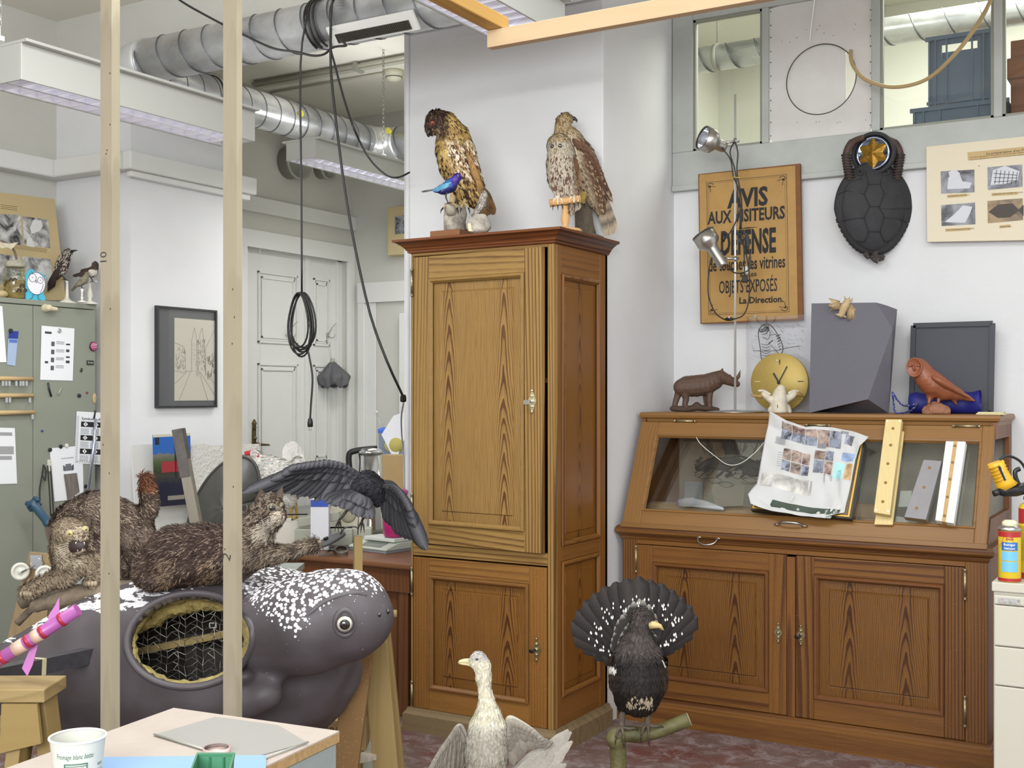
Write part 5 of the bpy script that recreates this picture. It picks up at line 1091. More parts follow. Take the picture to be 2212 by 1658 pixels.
b=MB();b.ell(q(168,1180,-58),(.032,.012,.026),n=8,R=Matrix.Rotation(YAW,3,'Z'));mo=b.build('mouth',mat('2e1c18',.5,name='dark_mouth'),t)
b=MB();b.tube([q(152,1180,-52),q(158,1192,-58),q(172,1194,-62),q(184,1186,-62)],q.r([3,4,4,3]),8);b.build('lower_lip',EARC,t)
for u_,s_,L_ in((164,1,7),(182,1,7),(168,-1,6),(178,-1,6)):
 b=MB();v0_=1170 if s_>0 else 1190;b.tube([q(u_,v0_,-64),q(u_,v0_+s_*L_,-65)],q.r([1.6,.2]),6);b.build('tooth',mat('e0d6ba',.3,name='tooth'),mo)
WH_=mat('d8d0c0',.5,name='whisker')
b=MB()
for k in range(6):b.tube([q(160,1172+k*2,-58),q(135,1175+k*5,-66),q(112,1182+k*8,-60)],[.0006,.0005,.0002],4)
b.build('whisker',WH_,t)
for pu,pv,pd in((56,1278,-26),(196,1256,-16)):
 for k in range(4):b=MB();b.ell(q(pu-9+k*6.5,pv+4,pd-8+abs(k-1.5)*2),q.r((4.2,7,6)),n=6,R=Matrix.Rotation(YAW,3,'Z'));b.build('toe',mat('a89880',.9,var=.3,vs=80,name='paw_fur'),t)
# lying cat
q=Q(3.62);t=thing('reaching_cat','dark brown mounted wildcat lying across the turtle back and reaching one foreleg to the right','stuffed cat',q(450,1230))
def c_cb(P):
 u,v,d=proj(P);r=NR.random(len(P));dk=np.where((r>.85)[:,None],npc('8a7868'),np.where((r>.35)[:,None],npc('4a3a33'),npc('342722')))
 lg=np.where((r>.4)[:,None],npc('8d7f6d'),npc('584b40'));st=np.sin(u*.16+v*.1*np.sign(u-560)+1.5*nz(P,12))>.3;lg=np.where((st&(r<.75))[:,None],npc('463a31'),lg)
 f=sstep(u,505,545);c=dk*(1-f[:,None])+lg*f[:,None]
 tail=(v>1205)&(u<480);tb=np.sin(u*.07+1)>.2;c=np.where((tail&tb&(r>.4))[:,None],npc('8b7660'),c)
 pale=((u>555)&(v>1120)&(v<1165)&(u<600))|(np.hypot(u-600,v-1118)<15);c=np.where((pale&(r>.2))[:,None],npc('c2b7a4'),c)
 hs=(((v<1092)&(np.sin((u-585)*.38)>.1))|((v<1135)&(v>1092)&(u<585)&(np.sin((v+(u-560)*.4)*.42)>.35)))&(u>540)&(r<.8);return np.where(hs[:,None],npc('3f342c'),c)
blobs=[q.ch([(345,1215,45,10),(385,1200,66,10),(440,1195,64,10),(500,1200,56,10),(540,1185,46,5),(556,1150,36,0)]),q.ch([(552,1150,34,0),(562,1120,34,-5),(582,1098,33,-12),(594,1112,24,-24),(606,1114,13,-34)]),q.ch([(548,1190,34,-6),(585,1198,20,-14),(630,1190,14,-16),(668,1178,13,-16),(682,1176,13,-18)]),q.ch([(330,1220,36,0),(316,1240,24,-14),(330,1258,16,-26)]),q.ch([(318,1250,15,-20),(350,1255,15,-34),(380,1238,16,-40),(430,1222,16,-40),(480,1212,17,-34),(520,1215,16,-25)]),q.ch([(560,1122,30,14),(576,1090,24,10)]),q.ch([(596,1128,15,-22)])]
FL2=lambda P:np.tile(np.array((-Rv*.8-Uv*.5)),(len(P),1))
def fl_b(P):u,v,d=proj(P);return np.where((v<1135)&(u>545),.010,.026)
skin('body',blobs,.0075,t,c_cb,FL2,32000,fl_b,.0028,.28,.35,m=FUR)
ear(t,q(563,1055,-4),q(548,1088,-12),q(574,1068,-16),EARC,INN);ear(t,q(610,1049,-6),q(590,1070,-18),q(611,1078,-12),EARC,INN)
eye(t,q(587,1096,-42),NF+Rv*.35,q.r(8.5),'6a6238',.75,ring='8c7f6c');eye(t,q(608,1092,-30),NF*.5+Rv,q.r(7),'6a6238',.75,ring='8c7f6c')
b=MB();b.ell(q(611,1110,-42),(.007,.006,.005),n=6);b.build('nose',mat('6e5248',.5,name='nose_skin2'),t)
b=MB();b.tube([q(578,1122,-40),q(592,1124,-44),q(604,1121,-44),q(610,1116,-42)],q.r([.8,1.5,1.5,1]),6);b.build('mouth',mat('241814',.6,name='lip_line'),t)
b=MB()
for k in range(6):b.tube([q(600,1112+k*1.5,-44),q(580,1116+k*4,-54),q(562,1124+k*6,-52)],[.0006,.0005,.0002],4)
b.build('whisker',WH_,t)
for k in range(3):b=MB();b.ell(q(689,1170+k*5,-22+k),q.r((6,5,3.6)),n=6,R=Matrix.Rotation(YAW,3,'Z'));b.build('toe',mat('8f806c',.9,var=.3,vs=80,name='paw_fur2'),t)
# ==== CROW ON A STAKE
q=Q(4.3);bp=q(773,1200);t=thing('crow','black mounted crow with wide spread wings flying above a wooden stake','stuffed crow',V(bp.x,bp.y,0))
K1,K2=H('2b2a2c'),H('232224')
skin('body',[q.ch([(778,1048,20),(795,1042,26),(812,1055,24,5),(820,1070,18,8),(818,1082,9,4)]),q.ch([(780,1055,18),(770,1075,12,-6)])],.005,t,lambda P:mixc(P,'1c1c20','34343a',NR.random(len(P))),DOWNW(q(760,1090)-q(820,1050)),2200,.02,.009,.12,.2)
b=MB();b.tube([q(818,1080,0),q(817,1088,-2),q(815,1094,-2)],q.r([5,3,.6]),8);b.build('beak',HORN,t)
TI=((1,1),(.5,.8,1.25),(.3,.7,.8),(.17,.6,1.2))
b=MB();upv=(NF*.8+Uv*.6)
b_lead=[q(775,1030,4),q(750,1012,0),(q(717,1005,-4)),q(685,1009,-8),q(645,1016,-12)];b_tr=[q(765,1075,-10),q(724,1078,-14),q(691,1080,-16),q(652,1077,-18),q(613,1066,-22),q(565,1062,-26),q(525,1064,-30)]
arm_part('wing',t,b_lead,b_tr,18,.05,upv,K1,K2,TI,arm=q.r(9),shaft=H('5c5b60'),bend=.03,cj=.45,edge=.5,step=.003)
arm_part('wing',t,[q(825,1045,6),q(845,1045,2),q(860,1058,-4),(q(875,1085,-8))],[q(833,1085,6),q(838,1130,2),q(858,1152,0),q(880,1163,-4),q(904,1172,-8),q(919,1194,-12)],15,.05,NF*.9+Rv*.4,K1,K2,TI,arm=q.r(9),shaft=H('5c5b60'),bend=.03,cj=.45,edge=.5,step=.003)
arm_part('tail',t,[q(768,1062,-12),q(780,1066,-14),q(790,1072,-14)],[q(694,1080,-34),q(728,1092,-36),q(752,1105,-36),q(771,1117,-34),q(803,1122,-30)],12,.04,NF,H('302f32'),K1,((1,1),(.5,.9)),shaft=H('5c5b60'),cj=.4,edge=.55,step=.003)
for pts in([q(756,1092,0),q(742,1112,-4),q(733,1122,-6)],[q(786,1100,0),q(786,1115,-4),q(782,1124,-8)]):e_=pts[-1];leg(t,pts,q.r([3.5,2.6]),[[e_+Rv*x*.008-Uv*.018,e_+Rv*x*.012-Uv*.032]for x in(-1.2,-.3,.6)],q.r(2.2),HORN)
b=MB();b.cyl(q(773,1155,2),q(775,1080,2),.0022,n=6);b.build('support_wire',STEEL,t)
b=MB();p0=q(773,1157);b.box((p0.x,p0.y,p0.z/2),(.03,.028,p0.z-.002),Matrix.Rotation(YAW+.3,3,'Z'));b.build('stake',SAWM,t)
for u0_,v0_,v1_ in((686,1060,1190),(840,1130,1300)):
 pass
b=MB();pp=at(845,1325,4.15);b.cyl(pp-Rv*.1,pp+Rv*.02,.014,n=8);o=b.build('wooden_peg',SAWX,None,pp);tag(o,'short pale wooden peg end poking out right of the turtle snout','peg')
# ==== METAL CABINET ON THE LEFT AND WHAT HANGS ON IT
MG=mat('878b7d',.45,var=.04,vs=4,name='sage_green_steel')
XM=-5.1;zt=1.98
t=thing('steel_cabinet','grey-green steel cabinet on the left covered with papers and magnets','cabinet',(XM-.2,3.5,0))
ys=onx(72,900,XM).y;ye=4.27;ys0=2.7
b=MB();b.bb((XM-.45,ys0,0),(XM-.02,ye,zt));b.build('body',MG,t,bevel=.004)
zd=onx(100,662,XM).z
b=MB();b.bb((XM-.02,ys0+.01,.05),(XM,ys-.002,zd));b.build('door',MG,t,bevel=.003);b=MB();b.bb((XM-.02,ys+.002,.05),(XM,ye-.005,zd));b.build('door',MG,t,bevel=.003)
b=MB();b.bb((XM-.02,ys0,zd+.004),(XM+.004,ye,zt));b.build('fascia',MG,t,bevel=.003)
EYv,EZv,EXv=V(0,1,0),V(0,0,1),V(1,0,0)
def pl(u,v,off=.002):return onx(u,v,XM+off)
def sheet(name,cs,m,label,cat,off=.003,group=None,loc=None):
 P=[pl(u,v,off)for u,v in cs];b=MB();b.smooth=False;b.quad(*P);b.quad(*[p-EXv*.0012 for p in P[::-1]]);o=b.build(name,m,None,P[0]);tag(o,label,cat,group);return o,P
PAPER=mat('e3e4e6',.8,name='paper');INK=mat('3b3b40',.8,name='ink');GINK=mat('8d8f92',.8,name='pale_ink')
def lines(par,P,rows,m=GINK,x0=.1,x1=.9,h=.004,off=.0008,gaps=None):
 """rows of print on a sheet P = corners tl, tr, br, bl; rows = list of (x0, x1, y, h)"""
 b=MB();b.smooth=False;tl,tr,br,bl=P;nrm=(tr-tl).cross(bl-tl).normalized();
 if nrm.dot(Vector((0,0,CZ))-tl)<0:nrm=-nrm
 def pt(x,y):return tl.lerp(tr,x).lerp(bl.lerp(br,x),y)+nrm*off
 for r in rows:b.quad(pt(r[0],r[2]),pt(r[1],r[2]),pt(r[1],r[2]+r[3]),pt(r[0],r[2]+r[3]))
 return b.build('print',m,par)
o,P=sheet('paper_sheet',[(90,703),(161,709),(157,822),(87,820)],PAPER,'white order sheet with dark squares held by a silver magnet on the green cabinet','paper')
lines(o,P,[(.3,.4,.28+k*.15,.085)for k in range(4)],mat('55565a',.8,name='dark_grey_ink'));lines(o,P,[(.45,.7,.27+k*.15+j*.02,.006)for k in range(4)for j in range(3)]+[(.1,.3,.1,.04),(.75,.88,.3,.03),(.76,.86,.41,.05),(.76,.88,.54,.03),(.76,.88,.62,.05),(.12,.22,.65,.04)],INK)
def magnet(u,v,r,m,label,name='magnet',cat='magnet'):
 p=pl(u,v,0);b=MB();b.lathe(p,[(r*.9,0),(r,.002),(r,.007),(r*.8,.009)],EXv,16);o=b.build(name,m,None,p);tag(o,label,cat,'magnets on the steel cabinet');return o,p
CHR=mat('c9cacc',.15,1,name='chrome');DKM=mat('25272b',.4,name='dark_magnet')
magnet(127,714,.012,CHR,'silver magnet at the top of the order sheet')
o,p=magnet(201,748,.026,mat('2b2022',.5,name='dark_rim'),'round pink button badge reading OUI','button_badge','badge');b=MB();b.lathe(p+EXv*.009,[(.0235,0),(.023,.002),(.001,.003)],EXv,20);b.build('face',mat('b0527c',.4,name='pink_badge'),o);text('lettering','OUI',mat('f0e8ea',.5,name='white_print'),o,p+EXv*.0135+EZv*.004,EYv,EZv,.011,.026);text('lettering','au musée',mat('f0e8ea',.5,name='white_print'),o,p+EXv*.0135-EZv*.006,EYv,EZv,.005,.03)
p=pl(194,783,0);b=MB();b.bb((XM,p.y-.022,p.z-.012),(XM+.006,p.y+.022,p.z+.012));o=b.build('name_plate',mat('2b2b26',.5,name='black_plate'),None,p,bevel=.002);tag(o,'small black plate reading forster below the pink badge','name plate');text('lettering','forster',mat('d9d9ce',.5,name='pale_print'),o,p+EXv*.0065-EZv*.004,EYv,EZv,.01,.036)
# pull knob of pale stone
p=pl(97,665,0);b=MB();co,fs=organic([([p+EXv*.0,p+EXv*.03],[.022,.018]),([p+EXv*.03-EZv*.002,p+EXv*.035+EYv*.04-EZv*.004],[.013,.011])],.003,6);b.add(co,fs,np.ones((len(co),3)));o=b.build('carved_knob',mat('cfc3a4',.5,name='pale_bone'),None,p);tag(o,'pale carved knob-like magnet near the top of the steel cabinet door','magnet')
# left-hand things: white sheet, blue sachet, key rails, drawings
sheet('paper_sheet',[(-60,655),(5,661),(14,782),(-60,782)],PAPER,'blank white sheet cut by the left edge of the photo, upper on the door','paper')
o,P=sheet('sachet',[(19,715),(40,715),(33,790),(15,787)],mat('9fb2cc',.3,name='pale_blue_sachet'),'long pale blue paper sachet with a dark blue top','sachet');lines(o,P,[(0,1,0,.22)],mat('24398a',.4,name='deep_blue'));lines(o,P,[(.1,.95,.24,.1)],mat('5672b8',.4,name='mid_blue'))
magnet(22,714,.011,DKM,'dark magnet holding the blue sachet')
RAIL=wood('rail_wood','c4a87c','9c7f56',0,80,'Y',.8);KEY=mat('c8cacc',.4,.5,name='key_tags')
for i,(vv,xs,lab)in enumerate(((817,(6,13,20,35,44,50,57),'uppermost wooden rail of keys, seven hanging on it'),(853,(14,21,64),'middle wooden rail of keys, three hanging'),(889,(70,),'lowest wooden rail of keys, one hanging'))):
 a,c=pl(-40,vv-4),pl(66+2*i,vv+1);b=MB();b.tube([V(XM+.012,a.y,c.z),V(XM+.012,c.y,c.z)],.0115,12);t2_=b.build('key_rail',RAIL,None,c);tag(t2_,lab,'key rail','key rails on the cabinet door')
 for x in xs:p=pl(x,vv+9,.024);b=MB();b.bb((p.x,p.y-.006,p.z-.016),(p.x+.003,p.y+.006,p.z+.008));b.build('key_tag',KEY,t2_)
o,P=sheet('paper_sheet',[(-60,922),(32,924),(37,1044),(-60,1047)],PAPER,'white sheet with small grey sketches at the left edge, below the key rails','paper');lines(o,P,[(.55,.93,.08,.06),(.5,.95,.33,.14),(.6,.9,.5,.07)],mat('9a9a9a',.8,name='grey_sketch'))
# danger-symbols poster
o,P=sheet('safety_poster',[(166,888),(240,892),(236,1004),(161,1000)],PAPER,'striped-border safety poster with diamond symbols, partly behind the left timber post','poster')
b=MB();b.smooth=False;tl,tr,br,bl=P
def pt(x,y,o_=.0008):return tl.lerp(tr,x).lerp(bl.lerp(br,x),y)+EXv*o_
for k in range(26):y0_=.08+k*.035;b.quad(pt(.01,y0_+.02),pt(.07,y0_),pt(.07,y0_+.016),pt(.01,y0_+.036))
for k in range(14):x0_=.05+k*.065;b.quad(pt(x0_,.985),pt(x0_+.03,.94),pt(x0_+.06,.94),pt(x0_+.03,.985))
b.build('hatched_border',mat('a9abac',.7,name='grey_hatch'),o)
b=MB();b.smooth=False
for k in range(3):b.quad(pt(.13,.19+k*.26,.0014),pt(1,.19+k*.26,.0014),pt(1,.29+k*.26,.0014),pt(.13,.29+k*.26,.0014))
b.build('symbol_band',mat('1d1c1a',.7,name='black_band'),o)
b=MB();b.smooth=False
for k in range(3):
 for j in range(3):x,y=.26+j*.31,.24+k*.26;b.quad(pt(x,y-.045,.002),pt(x+.065,y,.002),pt(x,y+.045,.002),pt(x-.065,y,.002))
b.build('diamond',mat('ececea',.7,name='white_diamond'),o)
b=MB();b.smooth=False
for k in range(3):
 for j in range(3):x,y=.26+j*.31,.24+k*.26;b.quad(pt(x-.01,y-.025,.0026),pt(x+.012,y-.022,.0026),pt(x+.008,y+.02,.0026),pt(x-.012,y+.022,.0026))
b.build('symbol',INK,o)
lines(o,P,[(x,x+.24,.32+k*.26+j*.02,.007)for k in range(3)for j in range(6)for x in(.13,.42,.7)],GINK)
text('lettering','Symboles de danger',mat('26262a',.7,name='title_ink'),o,pt(.14,.155,.0012),tr-tl,tl-bl,.013,(tr-tl).length*.95,align='LEFT',bold=.01)
# building print and its magnets
o,P=sheet('paper_sheet',[(107,968),(178,962),(181,1075),(118,1083)],PAPER,'white sheet with a small building picture and heading, held by dark magnets','paper',.0025);tl,tr,br,bl=P
text('lettering','PALAIS DE RUMINE',INK,o,pt(.32,.22),tr-tl,tl-bl,.006,(tr-tl).length*.38,align='LEFT');lines(o,P,[(.38,.68,.36,.09),(.44,.62,.32,.04),(.36,.4,.34,.1),(.66,.7,.34,.1)],mat('6a6c70',.8,name='grey_print'))
o,P=sheet('bark_photo',[(138,1024),(166,1021),(172,1062),(146,1080)],mat('7a7168',.6,var=.4,vs=60,stretch=(1,1,.2),name='photo_of_bark'),'small photo of grey bark stuck over the building sheet','photo',.006)
for i,(u_,v_,m_,l_)in enumerate(((107,971,DKM,'dark magnet at the upper left corner of the building sheet'),(130,964,DKM,'dark magnet left of a pale one above the building sheet'),(143,962,mat('d9d6c6',.3,name='pale_magnet'),'pale magnet above the building sheet'),(184,1050,DKM,'dark magnet low beside the building sheet'),(170,854,DKM,'dark magnet beneath the black plate'),(187,848,mat('7a3526',.5,name='rust_magnet'),'tiny rust-red magnet below the black plate'),(90,930,mat('3a4a78',.4,name='blue_pin'),'small blue magnet pin at the middle of the door'))):
 magnet(u_,v_,.0055 if i in(5,6)else .0105,m_,l_)
for i,(pts,l_)in enumerate((([(104,826),(106,840),(111,856)],'black magnet strip, longer, under the order sheet'),([(132,837),(125,853)],'short grey metal strip under the order sheet'),([(177,795),(175,803)],'tiny dark strip below the black plate'),([(206,886),(203,904)],'grey strip clipping the safety poster'))):
 b=MB();b.tube([pl(u_,v_,.004)for u_,v_ in pts],.003,6,flat=2);o=b.build('magnet_strip',DKM if i!=1 else GREYM,None,pl(*pts[0]));tag(o,l_,'magnet','magnets on the steel cabinet')
p=pl(203,860,0);b=MB();b.ell(p+EXv*.004,(.005,.012,.028),n=8);o=b.build('wooden_oval',mat('bba274',.6,name='pale_wood'),None,p);tag(o,'pale oval wooden disc with a pinhole, beside the left post','ornament');b=MB();b.ell(p+EXv*.009,.002,n=4);b.build('hole',INK,o)
# straps and torch
t=thing('torch','dark teal hand lamp hanging by a black strap on the steel cabinet','torch',pl(90,1110))
TEAL=mat('2b4a60',.4,name='teal_plastic');qa=at(72,1088,5.78);qb=at(113,1140,5.72)
b=MB();ax=(qb-qa).normalized();b.lathe(qa,[(.026,-.012),(.03,0),(.03,.012),(.024,.02),(.021,.03),(.021,.12),(.024,.125),(.024,.16)],ax,20);b.build('barrel',TEAL,t)
b=MB();M=frame(ax);[b.box(qa+M@V(cos(k*pi/2)*.028,sin(k*pi/2)*.028,0),(.02,.02,.03),M)for k in range(4)];b.build('head_guard',TEAL,t)
STR=mat('2c2b2a',.8,name='black_webbing')
b=MB();b.tube(smooth_path([pl(94,1003,.015),pl(91,1025,.02),pl(86,1055,.03),at(86,1082,5.75)],4),.0055,8,flat=.35);b.tube(smooth_path([pl(93,1003,.015),pl(99,1015,.02),pl(97,1038,.02),pl(90,1020,.02)],4),.004,6,flat=.5);b.build('strap',STR,t)
t=thing('strap','pair of narrow black straps hanging on the steel cabinet from a pale clip','strap',pl(104,1000))
for d_ in(0,6):b=MB();b.tube(smooth_path([pl(103+d_,1005,.012),pl(106+d_,1050,.014),pl(109+d_,1100,.016),pl(111+d_,1150,.016)],4),.0045,8,flat=.3);b.build('webbing',STR,t)
b=MB();p=pl(104,1005,0);b.bb((XM,p.y-.008,p.z-.03),(XM+.012,p.y+.01,p.z+.03));b.build('clip',mat('c9c6b8',.5,name='pale_clip'),t,bevel=.003)
b=MB();b.tube([pl(207,905,.03),pl(203,960,.04),pl(191,1062,.05)],.009,10);o=b.build('metal_tube',mat('c5cbd8',.15,.9,name='polished_tube'),None,pl(191,1062));tag(o,'slanting shiny metal tube leaning before the safety poster','tube')
# ---- on top: display board, jar, cut-out owl, birds
zt_=zt
BOARDM=mat('b9a67c',.8,var=.04,vs=3,name='buff_board')
def photo_mat(name,lo='262524',hi='c9c8c4',sc=9,seed=0.0,st=(1,1,1),mid=(.35,.62)):
 m,nt,b=nm(name);n=N(nt);co=n.coord('Object',st,(seed,seed*.7,seed*.3));a=n.noise(co,sc,5,.6,.8).outputs[0]
 nt.links.new(n.mix(n.ramp(a,[(mid[0],0),(mid[1],1)]),H(lo),H(hi)),b.inputs['Base Color']);b.inputs['Roughness'].default_value=.4;return m
xb=XM-.33
t=thing('display_board','buff display board with black and white photos leaning on top of the steel cabinet','display board',onx(60,640,xb))
def pb(u,v,o_=0):
 p=onx(u,v,xb+o_);return p
lean=.22
def pbl(u,v,o_=0):
 p0=onx(60,650,XM-.18).z;
 r=ray(u,v);nrm=V(1,0,lean);o0=V(XM-.16+o_,0,zt_);return V(0,0,CZ)+r*((o0-V(0,0,CZ)).dot(nrm)/r.dot(nrm))
cs=[(-120,400),(118,430),(142,648),(-120,648)]
P=[pbl(*c)for c in cs];b=MB();b.smooth=False;b.rings([[p for p in P],[p-V(.006,0,0)for p in P]]);b.build('board',BOARDM,t)
PHT=[photo_mat('old_photo',seed=i*3.1,sc=13)for i in range(4)]
for i,c in enumerate(([(0,462),(44,464),(50,530),(0,524)],[(48,467),(104,474),(109,536),(53,529)],[(0,548),(43,554),(47,615),(0,612)],[(48,553),(110,560),(115,622),(53,617)])):
 b=MB();b.smooth=False;b.quad(*[pbl(*p,.0015)for p in c]);b.build('photograph',PHT[i],t)
for c in([(0,439),(40,444),(39,457),(0,452)],[(28,527),(106,537),(105,547),(28,536)],[(90,625),(108,626),(108,634),(90,633)]):
 b=MB();b.smooth=False;b.quad(*[pbl(*p,.0015)for p in c]);cap=b.build('caption',mat('c3ae80',.8,name='caption_paper'),t);lines(cap,[pbl(*p,.0016)for p in c],[(.03,.95,.15+.3*k,.1)for k in range(3)],mat('6a5a3c',.8,name='caption_ink'))
# white figure in one photo
b=MB();b.smooth=False;b.prism([(0,0),(.05,-.01),(.045,.02),(.03,.045),(.012,.05),(.002,.03)],pbl(57,530,.002),EYv,EZv,(.0008,0,0));b.prism([(0,0),(.05,.02),(.07,.05),(.06,.08),(.01,.075),(-.01,.03)],pbl(68,505,.002),EYv,EZv,(.0008,0,0));b.build('photo_figure',mat('cfcfcb',.5,name='photo_white'),t)
# jar
pj=onx(32,640,XM-.06);pj.z=zt_;sj=.0062*0+6.1/FPX
JG=glass('jar_glass',(.93,.95,.88),.1)
t=thing('glass_jar','glass jar of brown tangled specimens in liquid standing on the steel cabinet','jar',pj)
b=MB();b.lathe(pj,[(.05,0),(.055,.004),(.055,.105),(.05,.125),(.046,.13),(.046,.15),(.049,.152),(.049,.158),(.046,.16)],n=28,cap=False);b.build('glass',JG,t)
b=MB();b.lathe(pj,[(.048,.003),(.051,.006),(.051,.095),(.001,.096)],n=24);b.build('liquid',mat('8a7648',.2,var=.6,vs=30,name='murky_preserve',spec=.6),t)
b=MB();random.seed(5)
for k in range(16):
 c0=pj+V(random.uniform(.0,.045),random.uniform(-.045,.045),random.uniform(.02,.085));c0=V(pj.x+.046*cos(k*.4-1.5),pj.y+.046*sin(k*.4-1.5),c0.z);b.tube(smooth_path([c0,c0+V(.006,.012,.01),c0+V(.004,.0,.02),c0+V(.006,-.012,.006)],4),.004,6)
b.build('specimen',mat('3f2f1c',.4,var=.5,vs=40,name='specimen_brown'),t,kind='stuff')
b=MB();b.lathe(pj,[(.044,.16),(.05,.165),(.048,.185),(.03,.195),(.0,.198)],n=24);b.build('cloth_cover',mat('a8a592',.8,var=.3,vs=40,bump=.6,bs=40,name='cover_cloth'),t)
# small branch with a bat wing over it
b=MB();b.tube(smooth_path([onx(36,560,XM-.06),onx(30,540,XM-.06),onx(18,528,XM-.06),onx(-10,520,XM-.06)],4),.006,8);o=b.build('twig',BARK,None,onx(36,560,XM-.06));tag(o,'thin twig rising from the jar cover at the left edge','twig')
b=MB();b.smooth=False;A_=[onx(u_,v_,XM-.05+dx)for u_,v_,dx in((-6,520,0),(8,524,.01),(20,526,0),(45,522,.02),(30,532,0),(27,538,.01),(15,534,0),(5,536,.01))];b.prism([(0,0)]*0 or[(p.y-A_[0].y,p.z-A_[0].z)for p in A_],A_[0],EYv,EZv,(.003,0,0));o=b.build('dried_wing',mat('d3c9b0',.8,var=.2,vs=40,name='dried_skin'),None,A_[0]);tag(o,'pale dried pointed wing resting on the twig at the left edge','specimen')
p=onx(3,636,XM-.05);b=MB();b.ell(V(p.x,p.y,zt_+.02),(.025,.035,.02),n=8);o=b.build('dried_gourd',mat('b8a67c',.7,var=.3,vs=30,name='tan_skin'),None,(p.x,p.y,zt_));tag(o,'small tan lump at the left edge on the steel cabinet, left of the jar','specimen')
# cut-out owl figure, plain generic owl on a cyan stand
po=onx(75,642,XM-.02);k_=(onx(75,642,XM-.02)-onx(75,641,XM-.02)).length;CY=mat('4cb5d0',.5,name='cyan_card');
t=thing('cutout_owl','white and cyan cut-out card owl standing on the steel cabinet beside the jar','cut-out figure',V(po.x,po.y,zt_))
def po_(u,v):return((u-75)*k_*1.16,(642-v)*k_)
b=MB();O_=V(po.x,po.y,zt_)
oc=[(54,642),(96,642),(96,632),(92,628),(97,610),(95,592),(98,586),(92,588),(90,583),(72,580),(70,577),(64,576),(60,580),(54,590)]
b.prism([po_(*p)for p in oc],O_,EYv,EZv,(.006,0,0));b.build('backing',CY,t)
b=MB();w1=[po_(76+20*cos(a),606+24*sin(a))for a in[2*pi*k/28 for k in range(28)]];b.prism(w1,O_+EXv*.006,EYv,EZv,(.002,0,0));b.build('figure',mat('eceaf0',.5,name='white_card'),t)
b=MB()
def ringo(c,rx,ry,w_=.0011):P=[O_+EXv*.0088+EYv*po_(c[0]+rx*cos(a),0)[0]+EZv*po_(0,c[1]+ry*sin(a))[1]for a in[2*pi*k/20 for k in range(20)]];b.tube(P,w_,5,closed=True)
ringo((76,606),20,24);ringo((68,594),8,9);ringo((85,598),6,7);ringo((76,602),1.5,2.5);ringo((68,594),.6,.6);ringo((85,598),.6,.6)
for pth in([(91,606),(90,614),(86,622),(84,626)],[(70,629),(67,638),(62,641)],[(80,629),(80,638),(86,641)],[(66,580),(68,587)],[(92,585),(96,588)]):b.tube([O_+EXv*.0088+EYv*po_(*p)[0]+EZv*po_(*p)[1]for p in pth],.0011,5)
b.build('line_drawing',INK,t)
WP=mat('dcd8cc',.45,name='white_turned')
# nutcracker
x_=XM-.1;dN=6.2
q=Q(dN);pz=q(145,642);t=thing('spotted_bird','dark brown mounted bird with white speckles and long beak on a white stand','stuffed bird',V(pz.x,pz.y,zt_))
def c_nu(P):u,v,d=proj(P);r=NR.random(len(P));sp=(u-(v-540)*-.35>128)&(v<592)&(r>.62);return np.where(sp[:,None],npc('cfc8ba'),mixc(P,'3c3028','5a4a3e',r))
skin('body',[q.ch([(147,545,8.5),(142,550,9),(138,562,13),(132,578,14),(124,592,9),(116,603,5)])],.0035,t,c_nu,DOWNW(q(112,605)-q(146,545)),1800,.014,.005,.1,.15)
eye(t,q(148,542,-7),NF+Rv*.3,q.r(1.8),'1a1410');b=MB();b.tube([q(154,543),q(161,541),q(168,540)],q.r([3.6,2.2,.4]),8);b.build('beak',HORN,t)
b=MB();fan(b,[q(136,562,-13),q(128,578,-13)],[q(103,618,-4),q(110,622,-2)],9,.022,NF,H('3a2e28'),H('2e2420'),((1,1),(.6,.9,1.2)));b.build('wing',PLM,t);b=MB();fan(b,[q(116,600,-2),q(119,602,2)],[q(103,628,-2),q(116,622,2)],6,.016,NF,H('332822'));b.build('tail',PLM,t)
for dy in(-5,5):leg(t,[q(131,590,dy),q(139,600,dy),q(143,604,dy)],q.r([2,1.3]),[[q(149,606,dy)],[q(136,603,dy)]],q.r(1.2),HORN)
P_=V(pz.x,pz.y,zt_+.0005);b=MB();hh=q(145,605).z-zt_;b.lathe(P_,[(.05,0),(.048,.006),(.02,.02),(.010,.03),(.007,hh*.6),(.006,hh-.012),(.010,hh-.006),(.010,hh),(.001,hh+.003)],n=20);b.build('stand',WP,t)
# ring ouzel-like bird
q=Q(6.25);pz=q(194,646);t=thing('white_bibbed_bird','small dark mounted bird with a white breast band on a white T-stand','stuffed bird',V(pz.x,pz.y,zt_))
def c_ou(P):u,v,d=proj(P);w_=(np.hypot(u-202,v-587)<9)&(v>582);return np.where(w_[:,None],npc('d9d3c6'),mixc(P,'3a2c26','54463c',NR.random(len(P))))
skin('body',[q.ch([(206,571,6.5),(205,578,7),(200,587,11),(190,588,9),(180,586,5)])],.003,t,c_ou,DOWNW(q(165,595)-q(205,575)),900,.011,.004,.1,.15)
eye(t,q(204,570,-6),NF,q.r(1.2),'14100c');b=MB();b.tube([q(203,569,-5),q(202,567,-9)],q.r([1.8,.3]),6);b.build('beak',mat('8a7a30',.5,name='yellowish_beak'),t);b=MB();fan(b,[q(192,582,-9),q(186,586,-9)],[q(168,595,-3),q(172,598,-2)],6,.014,NF,H('4a3c34'));b.build('wing',PLM,t);b=MB();fan(b,[q(180,588),q(181,590)],[q(156,596),q(160,598)],5,.011,NF,H('3a2e28'));b.build('tail',PLM,t)
for dy in(-3,3):leg(t,[q(193,595,dy),q(198,602,dy),q(200,607,dy)],q.r([1.5,1]),[[q(204,608,dy)],[q(196,608,dy)]],q.r(.9),HORN)
